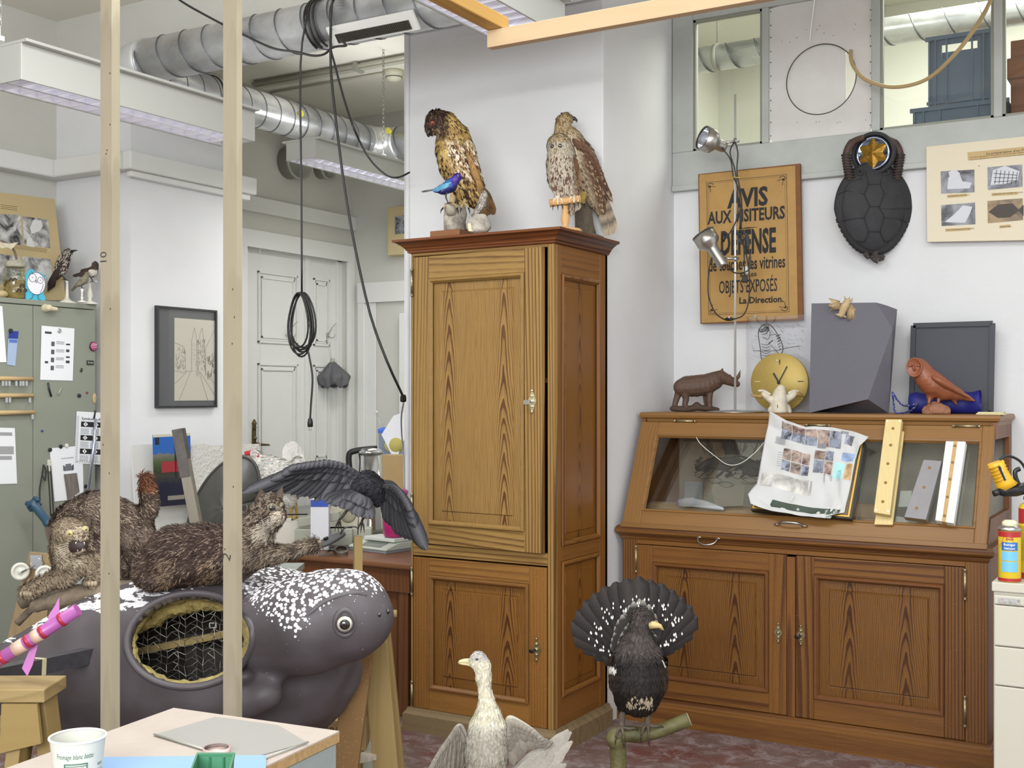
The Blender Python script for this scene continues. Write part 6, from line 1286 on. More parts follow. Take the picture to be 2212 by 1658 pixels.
P_=V(pz.x,pz.y,zt_+.0005);hh=q(194,611).z-zt_;b=MB();b.lathe(P_,[(.042,0),(.04,.006),(.012,.018),(.008,.03),(.016,hh*.4),(.012,hh*.6),(.007,hh*.8),(.006,hh)],n=20);b.build('stand',WP,t);b=MB();b.cyl(q(180,609),q(210,608),.006,n=12);b.build('perch',mat('c4c4bc',.5,name='pale_perch'),t)
q=Q(6.12);pz=q(177,646);t=thing('greenish_finch','smallest olive mounted finch on a beaded white stand, in front of the white-banded bird','stuffed bird',V(pz.x,pz.y,zt_))
skin('body',[q.ch([(189,592,5),(186,597,5.5),(182,605,8),(174,611,6.5),(165,616,3)])],.003,t,lambda P:mixc(P,'7a735c','9c957e',NR.random(len(P))),DOWNW(q(160,620)-q(190,590)),700,.009,.0035,.1,.15)
eye(t,q(190,591,-5),NF,q.r(1),'14100c');b=MB();b.tube([q(193,593),q(197,594)],q.r([2,.3]),6);b.build('beak',mat('9a8f78',.5,name='pale_beak2'),t);b=MB();fan(b,[q(180,601,-7),q(176,605,-7)],[q(157,621),q(160,624)],6,.01,NF,H('5c5644'));b.build('wing',PLM,t);b=MB();fan(b,[q(166,615),q(168,617)],[q(152,627),q(155,629)],5,.008,NF,H('5c5644'));b.build('tail',PLM,t)
for dy in(-2,2):leg(t,[q(176,616,dy),q(176,622,dy)],q.r([1.2,.9]),[[q(180,622,dy)]],q.r(.8),HORN)
P_=V(pz.x,pz.y,zt_+.0005);hh=q(177,622).z-zt_;b=MB();b.lathe(P_,[(.026,0),(.024,.004),(.005,.012),(.004,.018),(.009,.026),(.003,.034),(.007,.042),(.003,.048),(.009,hh-.006),(.001,hh)],n=18);b.build('stand',WP,t)
# ==== CHIMNEY BREAST: framed street drawing, leaning boards
XC=-4.97
t=thing('framed_drawing','dark framed ink drawing of an old street with a domed church tower','picture',onx(400,780,XC))
def pc_(u,v,o_=.02):return onx(u,v,XC+o_)
A_,B_,C_,D_=[pc_(*c,.025)for c in((339,659),(540,673),(540,879),(341,881))];A_=pc_(339,659,.025);
y0,y1,z0,z1=pc_(340,800,.025).y,pc_(540,800,.025).y*1,pc_(341,881,.025).z,pc_(339,659,.025).z
y1=y0+.455
b=MB();FRM=mat('2c2d30',.35,name='dark_frame')
for q_ in((y0,y1,z0,z0+.012),(y0,y1,z1-.012,z1),(y0,y0+.012,z0+.012,z1-.012),(y1-.012,y1,z0+.012,z1-.012)):b.bb((XC+.001,q_[0],q_[2]),(XC+.025,q_[1],q_[3]))
b.build('frame',FRM,t,bevel=.001)
b=MB();b.bb((XC+.004,y0+.012,z0+.012),(XC+.012,y1-.012,z1-.012));b.build('mount',mat('56585a',.7,name='dark_mount'),t)
yp0,yp1,zp0,zp1=pc_(377,800,.014).y,pc_(466,800,.014).y,pc_(380,865,.014).z,pc_(378,686,.014).z
b=MB();b.bb((XC+.012,yp0,zp0),(XC+.0145,yp1,zp1));b.build('paper',mat('c4bfb0',.8,name='old_paper'),t)
b=MB();rnd=random.Random(4);LK=mat('7d7565',.8,name='sepia_line');xw=XC+.0155
def L_(pts,r=.0008):b.tube([V(xw,yp0+x*(yp1-yp0),zp0+y*(zp1-zp0))for x,y in pts],r,4)
for pts in([(.0,.36),(.25,.34),(.25,.6),(.2,.66),(0,.7)],[(.25,.36),(.42,.36)],[(.4,.36),(.4,.72),(.43,.8),(.47,.9),(.51,.8),(.53,.72),(.53,.3)],[(.56,.3),(.56,.7),(.62,.86),(.66,.9),(.70,.74),(.72,.66),(.74,.3)],[(.75,.66),(.98,.9),(.98,0)],[(.75,.66),(.75,.34),(.98,.2)],[(0,.2),(.3,.36)],[(.98,.06),(.6,.36)],[(.1,0),(.38,.36)],[(.8,0),(.58,.36)]):L_(pts)
for k in range(60):x,y=rnd.uniform(.02,.24),rnd.uniform(.36,.62);L_([(x,y),(x+.01,y+.03)])
for k in range(70):x,y=rnd.uniform(.55,.73),rnd.uniform(.34,.75);L_([(x,y),(x+rnd.uniform(-.02,.03),y+.03)])
for k in range(26):x=rnd.uniform(.78,.96);y=.25+rnd.random()*.5*(x-.3);L_([(x,y),(x,y+.05),(x+.012,y+.055),(x+.012,y)])
for k in range(30):x,y=rnd.uniform(.4,.54),rnd.uniform(.34,.74);L_([(x,y),(x+.02,y)])
b.build('ink_lines',LK,t)
b=MB();b.bb((XC+.016,y0+.012,z0+.012),(XC+.018,y1-.012,z1-.012));b.build('glazing',glass('picture_glass',(1,1,1),.06),t)
# leaning white boards and photo print
WB=mat('d8d6d0',.7,var=.03,name='white_polystyrene')
def lean_sheet(name,cs,X,m,label,cat,th=.01,group=None):
 P=[onx(u,v,X)for u,v in cs];b=MB();b.smooth=False;b.rings([[p for p in P],[p-V(th,0,0)for p in P]]);o=b.build(name,m,None,P[-1]);tag(o,label,cat,group);return o,P
lean_sheet('foam_board',[(284,961),(330,958),(420,960),(420,1240),(302,1240)],-4.80,WB,'white board leaning against the chimney breast behind the colour print','board')
lean_sheet('foam_board',[(412,962),(440,957),(455,962),(480,961),(560,958),(560,1240),(412,1240)],-4.72,mat('d3d1ca',.8,bump=1,bs=40,name='torn_foam'),'torn-edged white foam board leaning behind the dark oval dish','board')
def print_mat():
 m,nt,b=nm('colour_print');n=N(nt);g=n('ShaderNodeTexCoord').outputs['Generated'];sp=n('ShaderNodeSeparateXYZ',{0:g});y,z=sp.outputs[1],sp.outputs[2]
 ns=n.noise(n.coord('Object'),30,4,.6).outputs[0];zz=n.math('ADD',z,n.math('MULTIPLY',n.math('SUBTRACT',ns,.5),.12))
 c=n.ramp(zz,[(0,H('1c1d30')),(.30,H('1b1d34')),(.42,H('3b3a36')),(.50,H('2f3d22')),(.62,H('4b5a38')),(.72,H('77736a')),(.74,H('2b62ae')),(1,H('2460b8'))],'LINEAR')
 nt.links.new(c,b.inputs['Base Color']);b.inputs['Roughness'].default_value=.25;return m
o,P=lean_sheet('photo_print',[(330,939),(411,935),(414,1088),(334,1095)],-4.70,print_mat(),'colour photo print of a harbour with blue sky and red boat, standing on the bench','photo',.003)
lines(o,P,[(0,1,0,.035)],mat('c4c4ac',.6,name='print_margin'));lines(o,P,[(.2,.72,.38,.15)],mat('9a3038',.5,name='red_hull'));lines(o,P,[(.56,.62,.02,.6),(.05,.16,.04,.1)],mat('22242c',.6,name='dark_mast'));lines(o,P,[(.35,.8,.86,.06)],mat('8c8478',.6,name='pale_deck'))
pf=V(*(at(415,1130,4.9))[:2],0)
qk=Q(4.72);ta,tb=qk(386,928),qk(428,1150);t=thing('weathered_stake','weathered grey square stake with a darker upper half, leaning in front of the photo print','stake',tb)
b=MB();b.bar(tb+(tb-ta)*.355,ta,.05,.04,up=Rv);b.build('shaft',wood('grey_driftwood','8c8678','67605a',0,40,'Z',.6,.9,bumpk=.5),t,bevel=.003)
b=MB();tc=qk(404,1030);b.bar(tc,ta+(ta-tb)*.01,.053,.043,up=Rv);b.build('dark_upper',mat('57524e',.8,var=.3,vs=30,name='dark_weathering'),t,bevel=.003)
q=Q(4.9);t=thing('oval_dish','large dark bronze-grey ribbed oval dish on edge between stake and hen','dish',q(485,1130))
def dish(x,y):
 a=2*pi*x;r_=.02+.98*y;px_,py_=cos(a)*r_,sin(a)*r_;tilt=.35;X,Y=px_*78,py_*112;dep=-40*(1-r_**2)+2.2*sin(a*9)*r_*(1-r_)
 return q(482+X*.94-Y*.25,1098+Y-X*.22,dep)
b=MB();b.grid(dish,60,16);b.build('shell',mat('45443f',.4,var=.25,vs=7,bump=.2,bs=12,name='dark_resin'),t).modifiers.new('th','SOLIDIFY').thickness=.012
b=MB();b.tube([dish(k/50,1.0)for k in range(50)],.006,8,closed=True);b.build('rim',mat('3b3a36',.35,name='dark_rim_resin'),t)
# ==== BACK BENCH
DESK=wood('desk_wood','7c5236','5c3924',0,40,'X',.5);DESKZ=wood('desk_side','6e4426','4c2d18',0,40,'Z',.6)
ZD=.72;d0=onz(839,1214,ZD);d1=onz(600,1188,ZD)
t=thing('desk','old brown wooden desk with turned edge standing left of the tall cupboard','desk',(-3.7,4.8,0))
dx1=-3.14;dyf=d0.y
b=MB();b.bb((-4.35,dyf,ZD-.03),(dx1,4.80,ZD));b.build('desk_top',DESK,t,bevel=.01)
b=MB();b.bb((-4.3,dyf+.03,ZD-.14),(dx1-.03,dyf+.05,ZD-.03));b.bb((dx1-.05,dyf+.05,ZD-.14),(dx1-.03,4.76,ZD-.03));b.build('apron',DESKZ,t)
for x in(-4.25,dx1-.075):
 for y in(dyf+.07,4.74):b=MB();b.box((x,y,(ZD-.03)/2),(.06,.06,ZD-.032));b.build('leg',DESKZ,t,bevel=.004)
b=MB();b.bb((dx1-.42,dyf+.06,.12),(dx1-.12,4.7,ZD-.14));b.build('drawer_pedestal',DESKZ,t,bevel=.004)
t=thing('workbench','grey worktop behind the desk carrying hen and kettle','workbench',(-4.6,6.0,0))
b=MB();b.bb((-5.45,5.52,.69),(-3.76,6.85,.72));b.bb((-4.90,4.81,.69),(-3.5,5.515,.72));b.bb((-4.9,4.4,.69),(-4.37,4.80,.72));b.build('worktop',mat('8b8a84',.6,var=.1,name='grey_laminate'),t,bevel=.004)
for x,y in((-5.4,5.6),(-3.8,5.6),(-5.4,6.8),(-3.8,6.8),(-4.85,4.45),(-4.42,4.45)):b=MB();b.box((x,y,.345),(.05,.05,.689));b.build('leg',mat('77766f',.5,name='grey_leg'),t)
ZB=.722
# hen
q=Q(6.15);pz=q(634,1118);t=thing('white_hen','white mounted hen with a red comb and raised tail behind the dark oval dish','stuffed hen',V(pz.x,pz.y,ZB))
c_he=lambda P:mixc(P,'dedbd4','c6c2ba',NR.random(len(P)))
skin('body',[q.ch([(548,978,9),(553,988,10),(562,1000,16),(580,1012,30),(605,1030,40),(630,1040,36),(645,1020,24),(640,1000,14)]),q.ch([(618,1070,22),(626,1088,10)])],.007,t,c_he,DOWNW(q(650,1060)-q(550,980)),3500,.028,.012,.12,.2)
RED=mat('b83038',.6,bump=.5,bs=90,name='red_comb');b=MB()
for k in range(5):b.tube([q(533+k*5,984-k*1.5,0),q(531+k*5,974-k*1,0)],q.r([4.5,3.2]),8)
b.build('comb',RED,t);b=MB();b.ell(q(557,985,-9),q.r((4,2,6)),n=6);b.ell(q(562,992,-9),q.r((4,2.4,7)),n=6);b.build('wattle',RED,t);eye(t,q(551,981,-9),NF,q.r(1.8),'b06a20');b=MB();b.tube([q(540,984),q(533,990)],q.r([3,.5]),6);b.build('beak',mat('b39a5c',.5,name='horn_yellow'),t)
b=MB();fan(b,[q(620,1010,-3),q(640,1012,3),q(650,1020)],[q(618,960,-4),q(632,952,0),q(645,962,4),(q(648,985,4))],14,.05,NF,H('e2dfd8'),H('d8d5ce'),((1,1),(.7,.8)));b.build('tail',PLM,t)
YL=mat('a9863c',.6,bump=.4,bs=90,name='yellow_leg');
for u_,v_,dy in((628,1114,-5),(640,1118,8)):leg(t,[q(u_-2,1085,dy),q(u_,1098,dy),q(u_+2,v_,dy)],q.r([4,2.4]),[[q(u_-10,v_+4,dy-4)],[q(u_+3,v_+5,dy-6)],[q(u_+12,v_+3,dy-4)]],q.r(2),YL)
b=MB();b.box((pz.x,pz.y,(ZB+.001+q(634,1123).z)/2),(.32,.26,q(634,1123).z-ZB-.002),Matrix.Rotation(YAW,3,'Z'));b.build('base_board',WP,t,bevel=.004)
# kettle
q=Q(6.6);pz=q(800,1075);t=thing('kettle','steel electric kettle with a black handle on the bench behind the crow','kettle',V(pz.x,pz.y,ZB));kz=q(800,975).z-ZB
b=MB();b.lathe(V(pz.x,pz.y,ZB+.001),[(.085,0),(.085,.03),(.082,.04),(.068,kz*.98)],n=32);b.build('kettle_body',mat('c4c4c2',.15,1,name='brushed_steel'),t);b=MB();b.lathe(V(pz.x,pz.y,ZB+kz),[(.07,-.01),(.07,0),(.05,.018),(.0,.025)],n=32);b.build('lid',CHR,t)
b=MB();b.tube(smooth_path([q(815,968),q(790,970),q(765,974),q(754,982),q(755,1010),q(762,1045),q(772,1060)],4),q.r(6.5),10,flat=.7);b.build('handle',BLACK,t)
# blue things on the right end
q=Q(6.9);b=MB();pz=q(850,990);t=thing('tool_jug','clear blue-lidded jug stuffed with a white rag, yellow glove and glass tube','jug',V(*q(850,1060)[:2],ZB));c0=V(*q(850,1060)[:2],ZB+.001);jh=q(850,930).z-ZB
b.lathe(c0,[(.075,0),(.08,jh*.5),(.09,jh)],n=24,cap=False);b.build('jug_body',mat('7e96bc',.2,name='blue_translucent',alpha=.55),t);b=MB();b.lathe(c0+V(0,0,jh-.012),[(.092,0),(.095,.02),(.075,.03)],n=24,cap=False);b.build('rim',mat('3f6ed0',.4,name='bright_blue'),t)
b=MB();b.smooth=False;b.prism([(-.06,.0),(.01,.11),(.07,.13),(.09,.02),(.02,-.16)],c0+V(0,0,jh-.02)-Fv*.096,Rv,Uv,Fv*.01);b.build('rag',mat('e8e8ec',.8,bump=.6,bs=20,name='white_rag'),t)
b=MB();b.ell(c0+V(0,0,jh-.08)-Fv*.06,(.075,.04,.06),n=10);b.build('glove',mat('b9ac5c',.7,name='yellow_glove'),t);b=MB();b.cyl(q(830,935),q(812,888),.008,n=10);b.build('glass_tube',glass('tube_glass',(.95,.97,1),.2),t)
q=Q(6.3);a,c=q(834,981),q(888,1110);ce=(a+c)/2;b=MB();zc1=a.z;b.box((ce.x,ce.y,(ZB+zc1)/2),(.15,.09,zc1-ZB-.002),Matrix.Rotation(YAW-.3,3,'Z'));o=b.build('cardboard_box',mat('a68c60',.8,var=.06,name='cardboard'),None,(ce.x,ce.y,ZB),bevel=.003);tag(o,'tall brown cardboard box between the kettle and the cupboard','box')
q=Q(5.6);
# on the desk
q=Q(5.9);a=q(673,1077);c=q(711,1118);ce=q(692,1100);b=MB();zt1=a.z;b.box((ce.x,ce.y,(ZB+zt1)/2),(.09,.05,zt1-ZB-.001),Matrix.Rotation(YAW,3,'Z'));t=b.build('tissue_carton',mat('e0e1e6',.5,name='white_carton'),None,(ce.x,ce.y,ZB));tag(t,'small white and blue carton below the crow wing','carton')
b=MB();b.smooth=False;o_=ce-Fv*.0265;o_.z=zt1-.02;b.box(o_,(.088,.001,.035),Matrix.Rotation(YAW,3,'Z'));b.build('blue_print',mat('3553b0',.5,name='carton_blue'),t)
# label sealer
q=Q(5.95);S1=mat('a9ab9c',.45,name='sealer_grey');t=thing('bag_sealer','long grey-green bag sealing machine with a lever arm on the desk','sealer',V(*q(710,1170)[:2],ZD));Rz=Matrix.Rotation(YAW+.05,3,'Z')
def bxq(b,u0_,v0_,u1_,v1_,dep,off=0,R=None):
 a,c=q(u0_,v0_),q(u1_,v1_);ce=(a+c)/2+Fv*(dep/2+off);b.box(ce,((a-c).dot(Rv)*-1,dep,a.z-c.z),R or Rz)
b=MB();bxq(b,636,1142,760,1178,.1);b.build('base',S1,t,bevel=.004);b=MB();b.bar(q(644,1128,10),q(735,1113,10),.045,.045,up=(0,0,1));b.build('arm',S1,t,bevel=.004);b=MB();b.bar(q(622,1111,10),q(664,1110,10),.02,.006,up=(0,0,1));b.build('lever',BLACK,t)
b=MB();bxq(b,700,1142,800,1168,.09,.03);b.build('tail_box',S1,t,bevel=.004)
for u_ in(662,672):b=MB();p=q(u_,1152,0);b.cyl(p-Fv*.004,p,.005,n=10);b.build('screw',CHR,t)
# tape reel
q=Q(6.15);b=MB();c0=q(752,1112);b.cyl(c0,c0+Fv*.03,q.r(40),n=36);o=b.build('cable_reel',mat('cdc9b4',.5,name='cream_plastic'),None,V(c0.x,c0.y,ZD));tag(o,'cream round reel standing on edge behind the crow feet','reel');b=MB();b.lathe(c0,[(q.r(17),0),(q.r(15),-.006),(q.r(8),-.003)],Fv,24);b.build('hub',mat('a8a28a',.5,name='reel_hub'),o)
# iron-like pedal and cord
q=Q(5.72);b=MB();c0=q(712,1166);M=frame(V(-.25,-.3,1));b.rings([[c0+M@V(cos(a)*.07,sin(a)*.095,z_)for a in[2*pi*k/28 for k in range(28)]]for z_ in(-.008,.006)]);t=b.build('foot_pedal',mat('4c4e50',.5,name='dark_grey_plastic'),None,c0);tag(t,'dark grey oval foot pedal propped on the desk before the sealer','pedal');b=MB();b.cyl(c0+M@V(-.02,0,.006),c0+M@V(-.02,0,.018),.012,n=14);b.build('knob',BLACK,t)
b=MB();b.tube(smooth_path([c0+M@V(.03,.05,.004),q(745,1140),q(765,1137),q(775,1142)],4),.004,8);b.build('lead',mat('4a4c4c',.5,name='grey_lead'),t)
b=MB();z_=ZD+.006
for k in range(4):b.tube([onz(735+14*cos(a)+k,1186+(5+k)*sin(a),ZD+.006+.005*k)for a in[2*pi*i/18 for i in range(18)]],.0035,6,closed=True)
b.tube([onz(722,1188,z_),onz(712,1186,z_),onz(706,1190,z_)],.006,6);o=b.build('coiled_lead',mat('6c6c66',.5,name='grey_lead2'),None,onz(735,1186,ZD));tag(o,'coiled grey lead with a plug on the desk edge','cable')
# scale
ZS=ZD+.001;t=thing('desk_scale','pale grey flat electronic scale with a sloping display on the desk','scale',onz(810,1196,ZD));p0,p1=onz(752,1186,ZS),onz(834,1196,ZS);ex=(p1-p0).normalized();ey=V(-ex.y,ex.x,0);w_=(p1-p0).length;SC=mat('c2c8bc',.45,name='scale_grey')
b=MB();b.smooth=False;b.prism([(0,.012),(0,.02),(.09,.045),(.2,.045),(.2,.012)],p0,ey,Uv,ex*w_);b.build('housing',SC,t,bevel=.003);b=MB();b.smooth=False;b.prism([(.004,.0),(.004,.012),(.195,.012),(.195,0)],p0+ex*.004,ey,Uv,ex*(w_-.008));b.build('base',mat('8f969c',.5,name='scale_base'),t)
b=MB();s_=V(ey.x*.09,ey.y*.09,.025);b.quad(*[p0+Uv*.0205+s_*a+ex*w_*c for a,c in((.15,.25),(.15,.8),(.85,.8),(.85,.25))]);b.build('display',mat('7b8078',.2,name='lcd'),t)
b=MB();b.box(p0+ex*w_*.55+ey*.13+Uv*.056,(w_*.8,.12,.018),Matrix((ex,ey,Uv)).transposed());b.build('weighing_plate',mat('d8dcd6',.4,name='plate_white'),t,bevel=.003)
# pink bucket
q=Q(5.35);c0=q(823,1115);zb_=q(823,1142).z;t=thing('pink_bucket','magenta plastic tub with a lid standing on the scale behind the crow','tub',V(c0.x,c0.y,p0.z+.066));zb_=p0.z+.0665;zt1=q(823,1082).z;h_=zt1-zb_
c1=p0+ex*w_*.72+ey*.13;b=MB();b.lathe((c1.x,c1.y,zb_),[(.045,0),(.052,.01),(.066,h_)],n=28);b.build('tub',mat('b32a72',.3,name='magenta',spec=.6),t);b=MB();b.lathe((c1.x,c1.y,zb_+h_),[(.07,-.008),(.07,.006),(.062,.01),(.0,.012)],n=28);b.build('lid',mat('c23c84',.3,name='magenta_lid',spec=.6),t)
# door hooks and umbrella
XD=-5.635
for i,(u_,v_,l_)in enumerate(((622,722,'left steel coat hook on the white door behind the coil'),(707,724,'right steel coat hook on the white door holding the umbrella'))):
 p=onx(u_,v_,XD);b=MB();b.box(p+EXv*.006,(.01,.018,.035));b.tube(smooth_path([p+EXv*.012-EZv*.005,p+EXv*.04-EZv*.02,p+EXv*.06+EYv*.01-EZv*.01,p+EXv*.062+EYv*.012+EZv*.008],4),.0035,8);b.tube(smooth_path([p+EXv*.012+EZv*.01,p+EXv*.05+EZv*.06,p+EXv*.07+EYv*.02+EZv*.09],4),.0035,8);o=b.build('coat_hook',GREYM,None,p);tag(o,l_,'hook','coat hooks on the white door')
q=Q(onx(718,800,XD+.07).dot(Fv));t=thing('umbrella','folded dark grey umbrella hanging by its loop on the white door','umbrella',q(718,775))
def um(x,y):a=2*pi*x;r_=(5+27*min(1,y*1.7)-10*max(0,y-.6))*(1+.16*sin(a*5+y*3)+.08*sin(a*11));return q(718+r_*cos(a)+3*y,782+52*y+(4*sin(a*5)if y>.9 else 0),r_*sin(a)*.6)
b=MB();b.grid(um,60,14);b.build('canopy',mat('5a5a5c',.7,bump=.3,bs=30,name='grey_nylon'),t).modifiers.new('th','SOLIDIFY').thickness=.002
b=MB();b.cyl(q(718,774),q(718,784),q.r(5),n=14);b.build('knob',GREYM,t);b=MB();b.tube([q(712,738),q(716,775)],.0012,5);b.tube([q(707,735),q(714,775)],.0012,5);b.build('loop',GREYM,t)
# wall box on the end wall
p0_=ony(846,553,7.0);p1_=ony(846,450,7.0);b=MB();b.bb((p0_.x,6.95,p0_.z),(p0_.x+.5,7.058,p1_.z));t=b.build('wall_display',mat('c9b88c',.6,name='beige_case'),None,(p0_.x+.25,7.0,p0_.z),bevel=.004);tag(t,'beige framed wall box with a grey picture, half hidden by the pillar','picture box');b=MB();b.bb((p0_.x+.07,6.945,p0_.z+.15),(p0_.x+.45,6.949,p1_.z-.07));b.build('picture',photo_mat('grey_picture','3a3c42','a8acb2',30,4.0),t)
# grey trolley cable by the cupboard edge
b=MB();b.tube(smooth_path([at(872,868,5.3),at(867,900,5.6),at(868,940,5.8),at(872,985,5.9),at(873,1060,5.9)],4),.004,8);o=b.build('power_cord',mat('a9aaa8',.5,name='grey_cord'),None,at(872,868,5.3));tag(o,'pale grey cord running down along the cupboard left edge','cable')
b=MB();b.lathe(at(871,852,5.3),[(.01,0),(.014,-.01),(.014,-.03),(.008,-.034)],n=12);o=b.build('socket_plug',BLACK,None,at(871,852,5.3));tag(o,'black connector at the end of the slanting cable, at the cupboard edge','plug')
# caster board in front of the steel cabinet, silver tube, pen tray
q=Q(5.2);t=thing('caster_board','wooden board standing on end with two white caster wheels, left of the snarling cat','trolley board',V(*q(70,1400)[:2],0));b=MB();P=[q(64,1192,10),q(118,1197,10),q(90,1420,40),q(5,1420,40)];b.smooth=False;b.rings([[p for p in P],[p+Fv*.02 for p in P]]);
b.build('board',wood('board_wood','a08a68','84704f',0,40,'Z',.5),t);Rz=Matrix.Rotation(YAW,3,'Z')
b=MB();pb_=P[3]-P[3];lo=V(*(q(48,1420,44))[:2],0);b.bar(V(lo.x,lo.y,.001),V(lo.x,lo.y,P[3].z),.25,.02,up=Fv);b.build('lower_board',wood('board_wood2','a08a68','84704f',0,40,'Z',.5),t)
for u_,v_ in((44,1234),(96,1240)):
 c0=q(u_,v_,-14);ax=(NF+Rv*.5).normalized();b=MB();b.lathe(c0,[(q.r(14),-.022),(q.r(19),-.018),(q.r(19),0),(q.r(14),.004),(q.r(13),-.002),(q.r(5),.0),(q.r(4),.006),(.0005,.007)],ax,24);w_=b.build('wheel',mat('d6d4c6',.4,name='white_wheel'),t)
 b=MB();b.bar(c0+ax*.008,c0+Rv*.06+Uv*.03+Fv*.05,.02,.004);b.cyl(c0+Rv*.06+Uv*.03+Fv*.03,c0+Rv*.06+Uv*.03+Fv*.06,.025,n=18);b.build('fork',CHR,t)
b=MB();c0=q(78,1213,4);b.box(c0,(.05,.004,.06),Rz);b.build('mounting_plate',CHR,t)
q=Q(4.95);b=MB();e_=q(160,1270)-q(173,1130);e_=q(173,1130)+e_*(q(173,1130).z/-e_.z*.999);b.cyl(q(173,1130),e_,.012,n=14);o=b.build('steel_tube',mat('9a9ca0',.25,.9,name='steel_leg'),None,q(160,1270));tag(o,'shiny steel tube end showing between the snarling cat legs','tube')
q=Q(4.6);b=MB();zz=.817;ce=q(285,1240,20);b.box((ce.x,ce.y,zz),(.14,.12,.06),Rz);t=b.build('filing_tray',mat('8a7f68',.5,name='drab_tray'),None,(ce.x,ce.y,zz));tag(t,'drab tray holding a pile of paper slips behind the lying cat','tray');b=MB()
for k in range(7):b.box((ce.x+random.uniform(-.01,.01),ce.y,zz+.033+k*.003),(.06,.05,.0015),Matrix.Rotation(YAW+random.uniform(-.3,.3),3,'Z'))
o=b.build('paper_slips',PAPER,None,(ce.x,ce.y,zz+.03));o['kind']='stuff';tag(o,'loose pile of paper slips in the drab tray','paper')
t=thing('small_table','low grey side table behind the cats','table',(ce.x,ce.y,0));b=MB();ct=ce+Rv*.22+Fv*.1;b.box((ct.x,ct.y,zz-.044),(.8,.5,.025),Rz);b.build('table_top',mat('9aa09a',.6,var=.2,vs=30,name='speckled_top'),t)
for sx in(-1,1):
 for sy in(-1,1):b=MB();pp=V(ct.x,ct.y,0)+Rv*sx*.37+Fv*sy*.22;b.box((pp.x,pp.y,(zz-.058)/2),(.03,.03,zz-.06));b.build('leg',GREYM,t)
# pink tube of foam in the left foreground
q=Q(3.05);t=thing('pink_wrapped_roll','roll wrapped in pink and red tape over white plastic, slanting at the lower left','roll',q(60,1360))
PNK=mat('a3579a',.35,name='pink_tape');RDT=mat('a8283c',.35,name='red_tape');PCH=mat('cfae9a',.4,name='peach_plastic')
e0,e1=q(-60,1462),q(168,1316);b=MB();b.tube([e0,e1],[.018,.0165],20);b.build('roll',PNK,t)
for f in(.28,.52,.66,.84):b=MB();a=e0.lerp(e1,f);b.tube([a,a+(e1-e0)*.03],.0185,20);b.build('red_band',RDT,t)
for f,g in((.40,.10),(.58,.07)):b=MB();a=e0.lerp(e1,f);b.tube([a,a+(e1-e0)*g],.0182,20);b.build('peach_patch',PCH,t)
b=MB();b.smooth=False;b.prism([(-.02,-.03),(0,.02),(.06,.035),(.10,.05),(.10,.0)],q(105,1345),(e1-e0),Uv,Fv*.003);b.prism([(-.1,-.04),(.04,.03),(.06,.0),(.0,-.05),(-.05,-.07)],q(70,1395,12),(e1-e0),Uv,Fv*.003);b.build('film_flap',mat('c07ab8',.25,name='pink_film'),t)
# ==== ON THE WALL ABOVE THE DISPLAY CABINET
YW=5.65
def wq(y):return lambda u,v,o_=0.0:ony(u,v,y-o_)
# ochre notice board, leaning a little off the wall
pw=wq(5.585)
TLn,TRn,BRn,BLn=pw(1508,376),pw(1728,353),pw(1734,691),pw(1513,699)
t=thing('notice_board','tall ochre notice board with black French lettering warning visitors not to touch','notice',BLn)
OCH=mat('ae8749',.6,var=.12,vs=9,name='ochre_card');OCE=mat('7c4f27',.7,var=.2,vs=20,name='brown_edge')
X_=V(1,0,0);b=MB();b.smooth=False;P=[TLn,TRn,BRn,BLn];b.rings([P,[p+V(0,.02,0)for p in P]]);b.build('board',[OCE],t)
def nb(x,y,o_=.001):return BLn.lerp(BRn,x).lerp(TLn.lerp(TRn,x),y)-V(0,o_,0)
b=MB();b.smooth=False;b.quad(nb(.012,.006),nb(.955,.012),nb(.955,.99),nb(.012,.994));b.build('face',OCH,t)
BI=mat('23211f',.7,name='notice_ink')
b=MB();b.smooth=False
for i,w_ in((0,.004),(.018,.002)):
 x0,x1,y0,y1=.085+i,.875-i,.055+i*.6,.94-i*.6
 for q_ in((x0,x1,y0,y0+w_*.6),(x0,x1,y1-w_*.6,y1),(x0,x0+w_,y0,y1),(x1-w_,x1,y0,y1)):b.quad(nb(q_[0],q_[2],.0016),nb(q_[1],q_[2],.0016),nb(q_[1],q_[3],.0016),nb(q_[0],q_[3],.0016))
b.build('border_rule',BI,t)
b=MB()
for x,y,sx,sy in((.12,.91,1,-1),(.84,.91,-1,-1),(.12,.085,1,1),(.84,.085,-1,1)):
 c=nb(x,y,.0018);b.tube([c+V(sx*.02*cos(a)*a/6,0,sy*.02*sin(a)*a/6)for a in[k*.5 for k in range(13)]],.0014,5);b.tube([c,c+V(sx*.03,0,sy*.004)],.0012,5);b.tube([c,c+V(sx*.004,0,sy*.03)],.0012,5);b.ell(c,(.005,.001,.005),n=5)
b.build('corner_flourish',BI,t)
wB=(BRn-BLn).length;hB=(TLn-BLn).length;Xn=V(1,0,0);Zn=V(0,0,1)
for s_,cx_,y_,h_,w_,bo in(('AVIS',.49,.757,.115,.40,.035),('AUX VISITEURS',.47,.66,.078,.76,.03),('DÉFENSE',.49,.45,.150,.54,.035),('de toucher les vitrines',.47,.345,.080,.75,.02),('ET LES',.49,.298,.02,.16,.03),('OBJETS EXPOSÉS',.48,.195,.082,.57,.01),('La Direction.',.61,.122,.040,.43,.03)):
 text('lettering',s_,BI,t,nb(cx_,y_,.0014),Xn,Zn,h_*hB,w_*wB,bold=bo,extr=.0006)
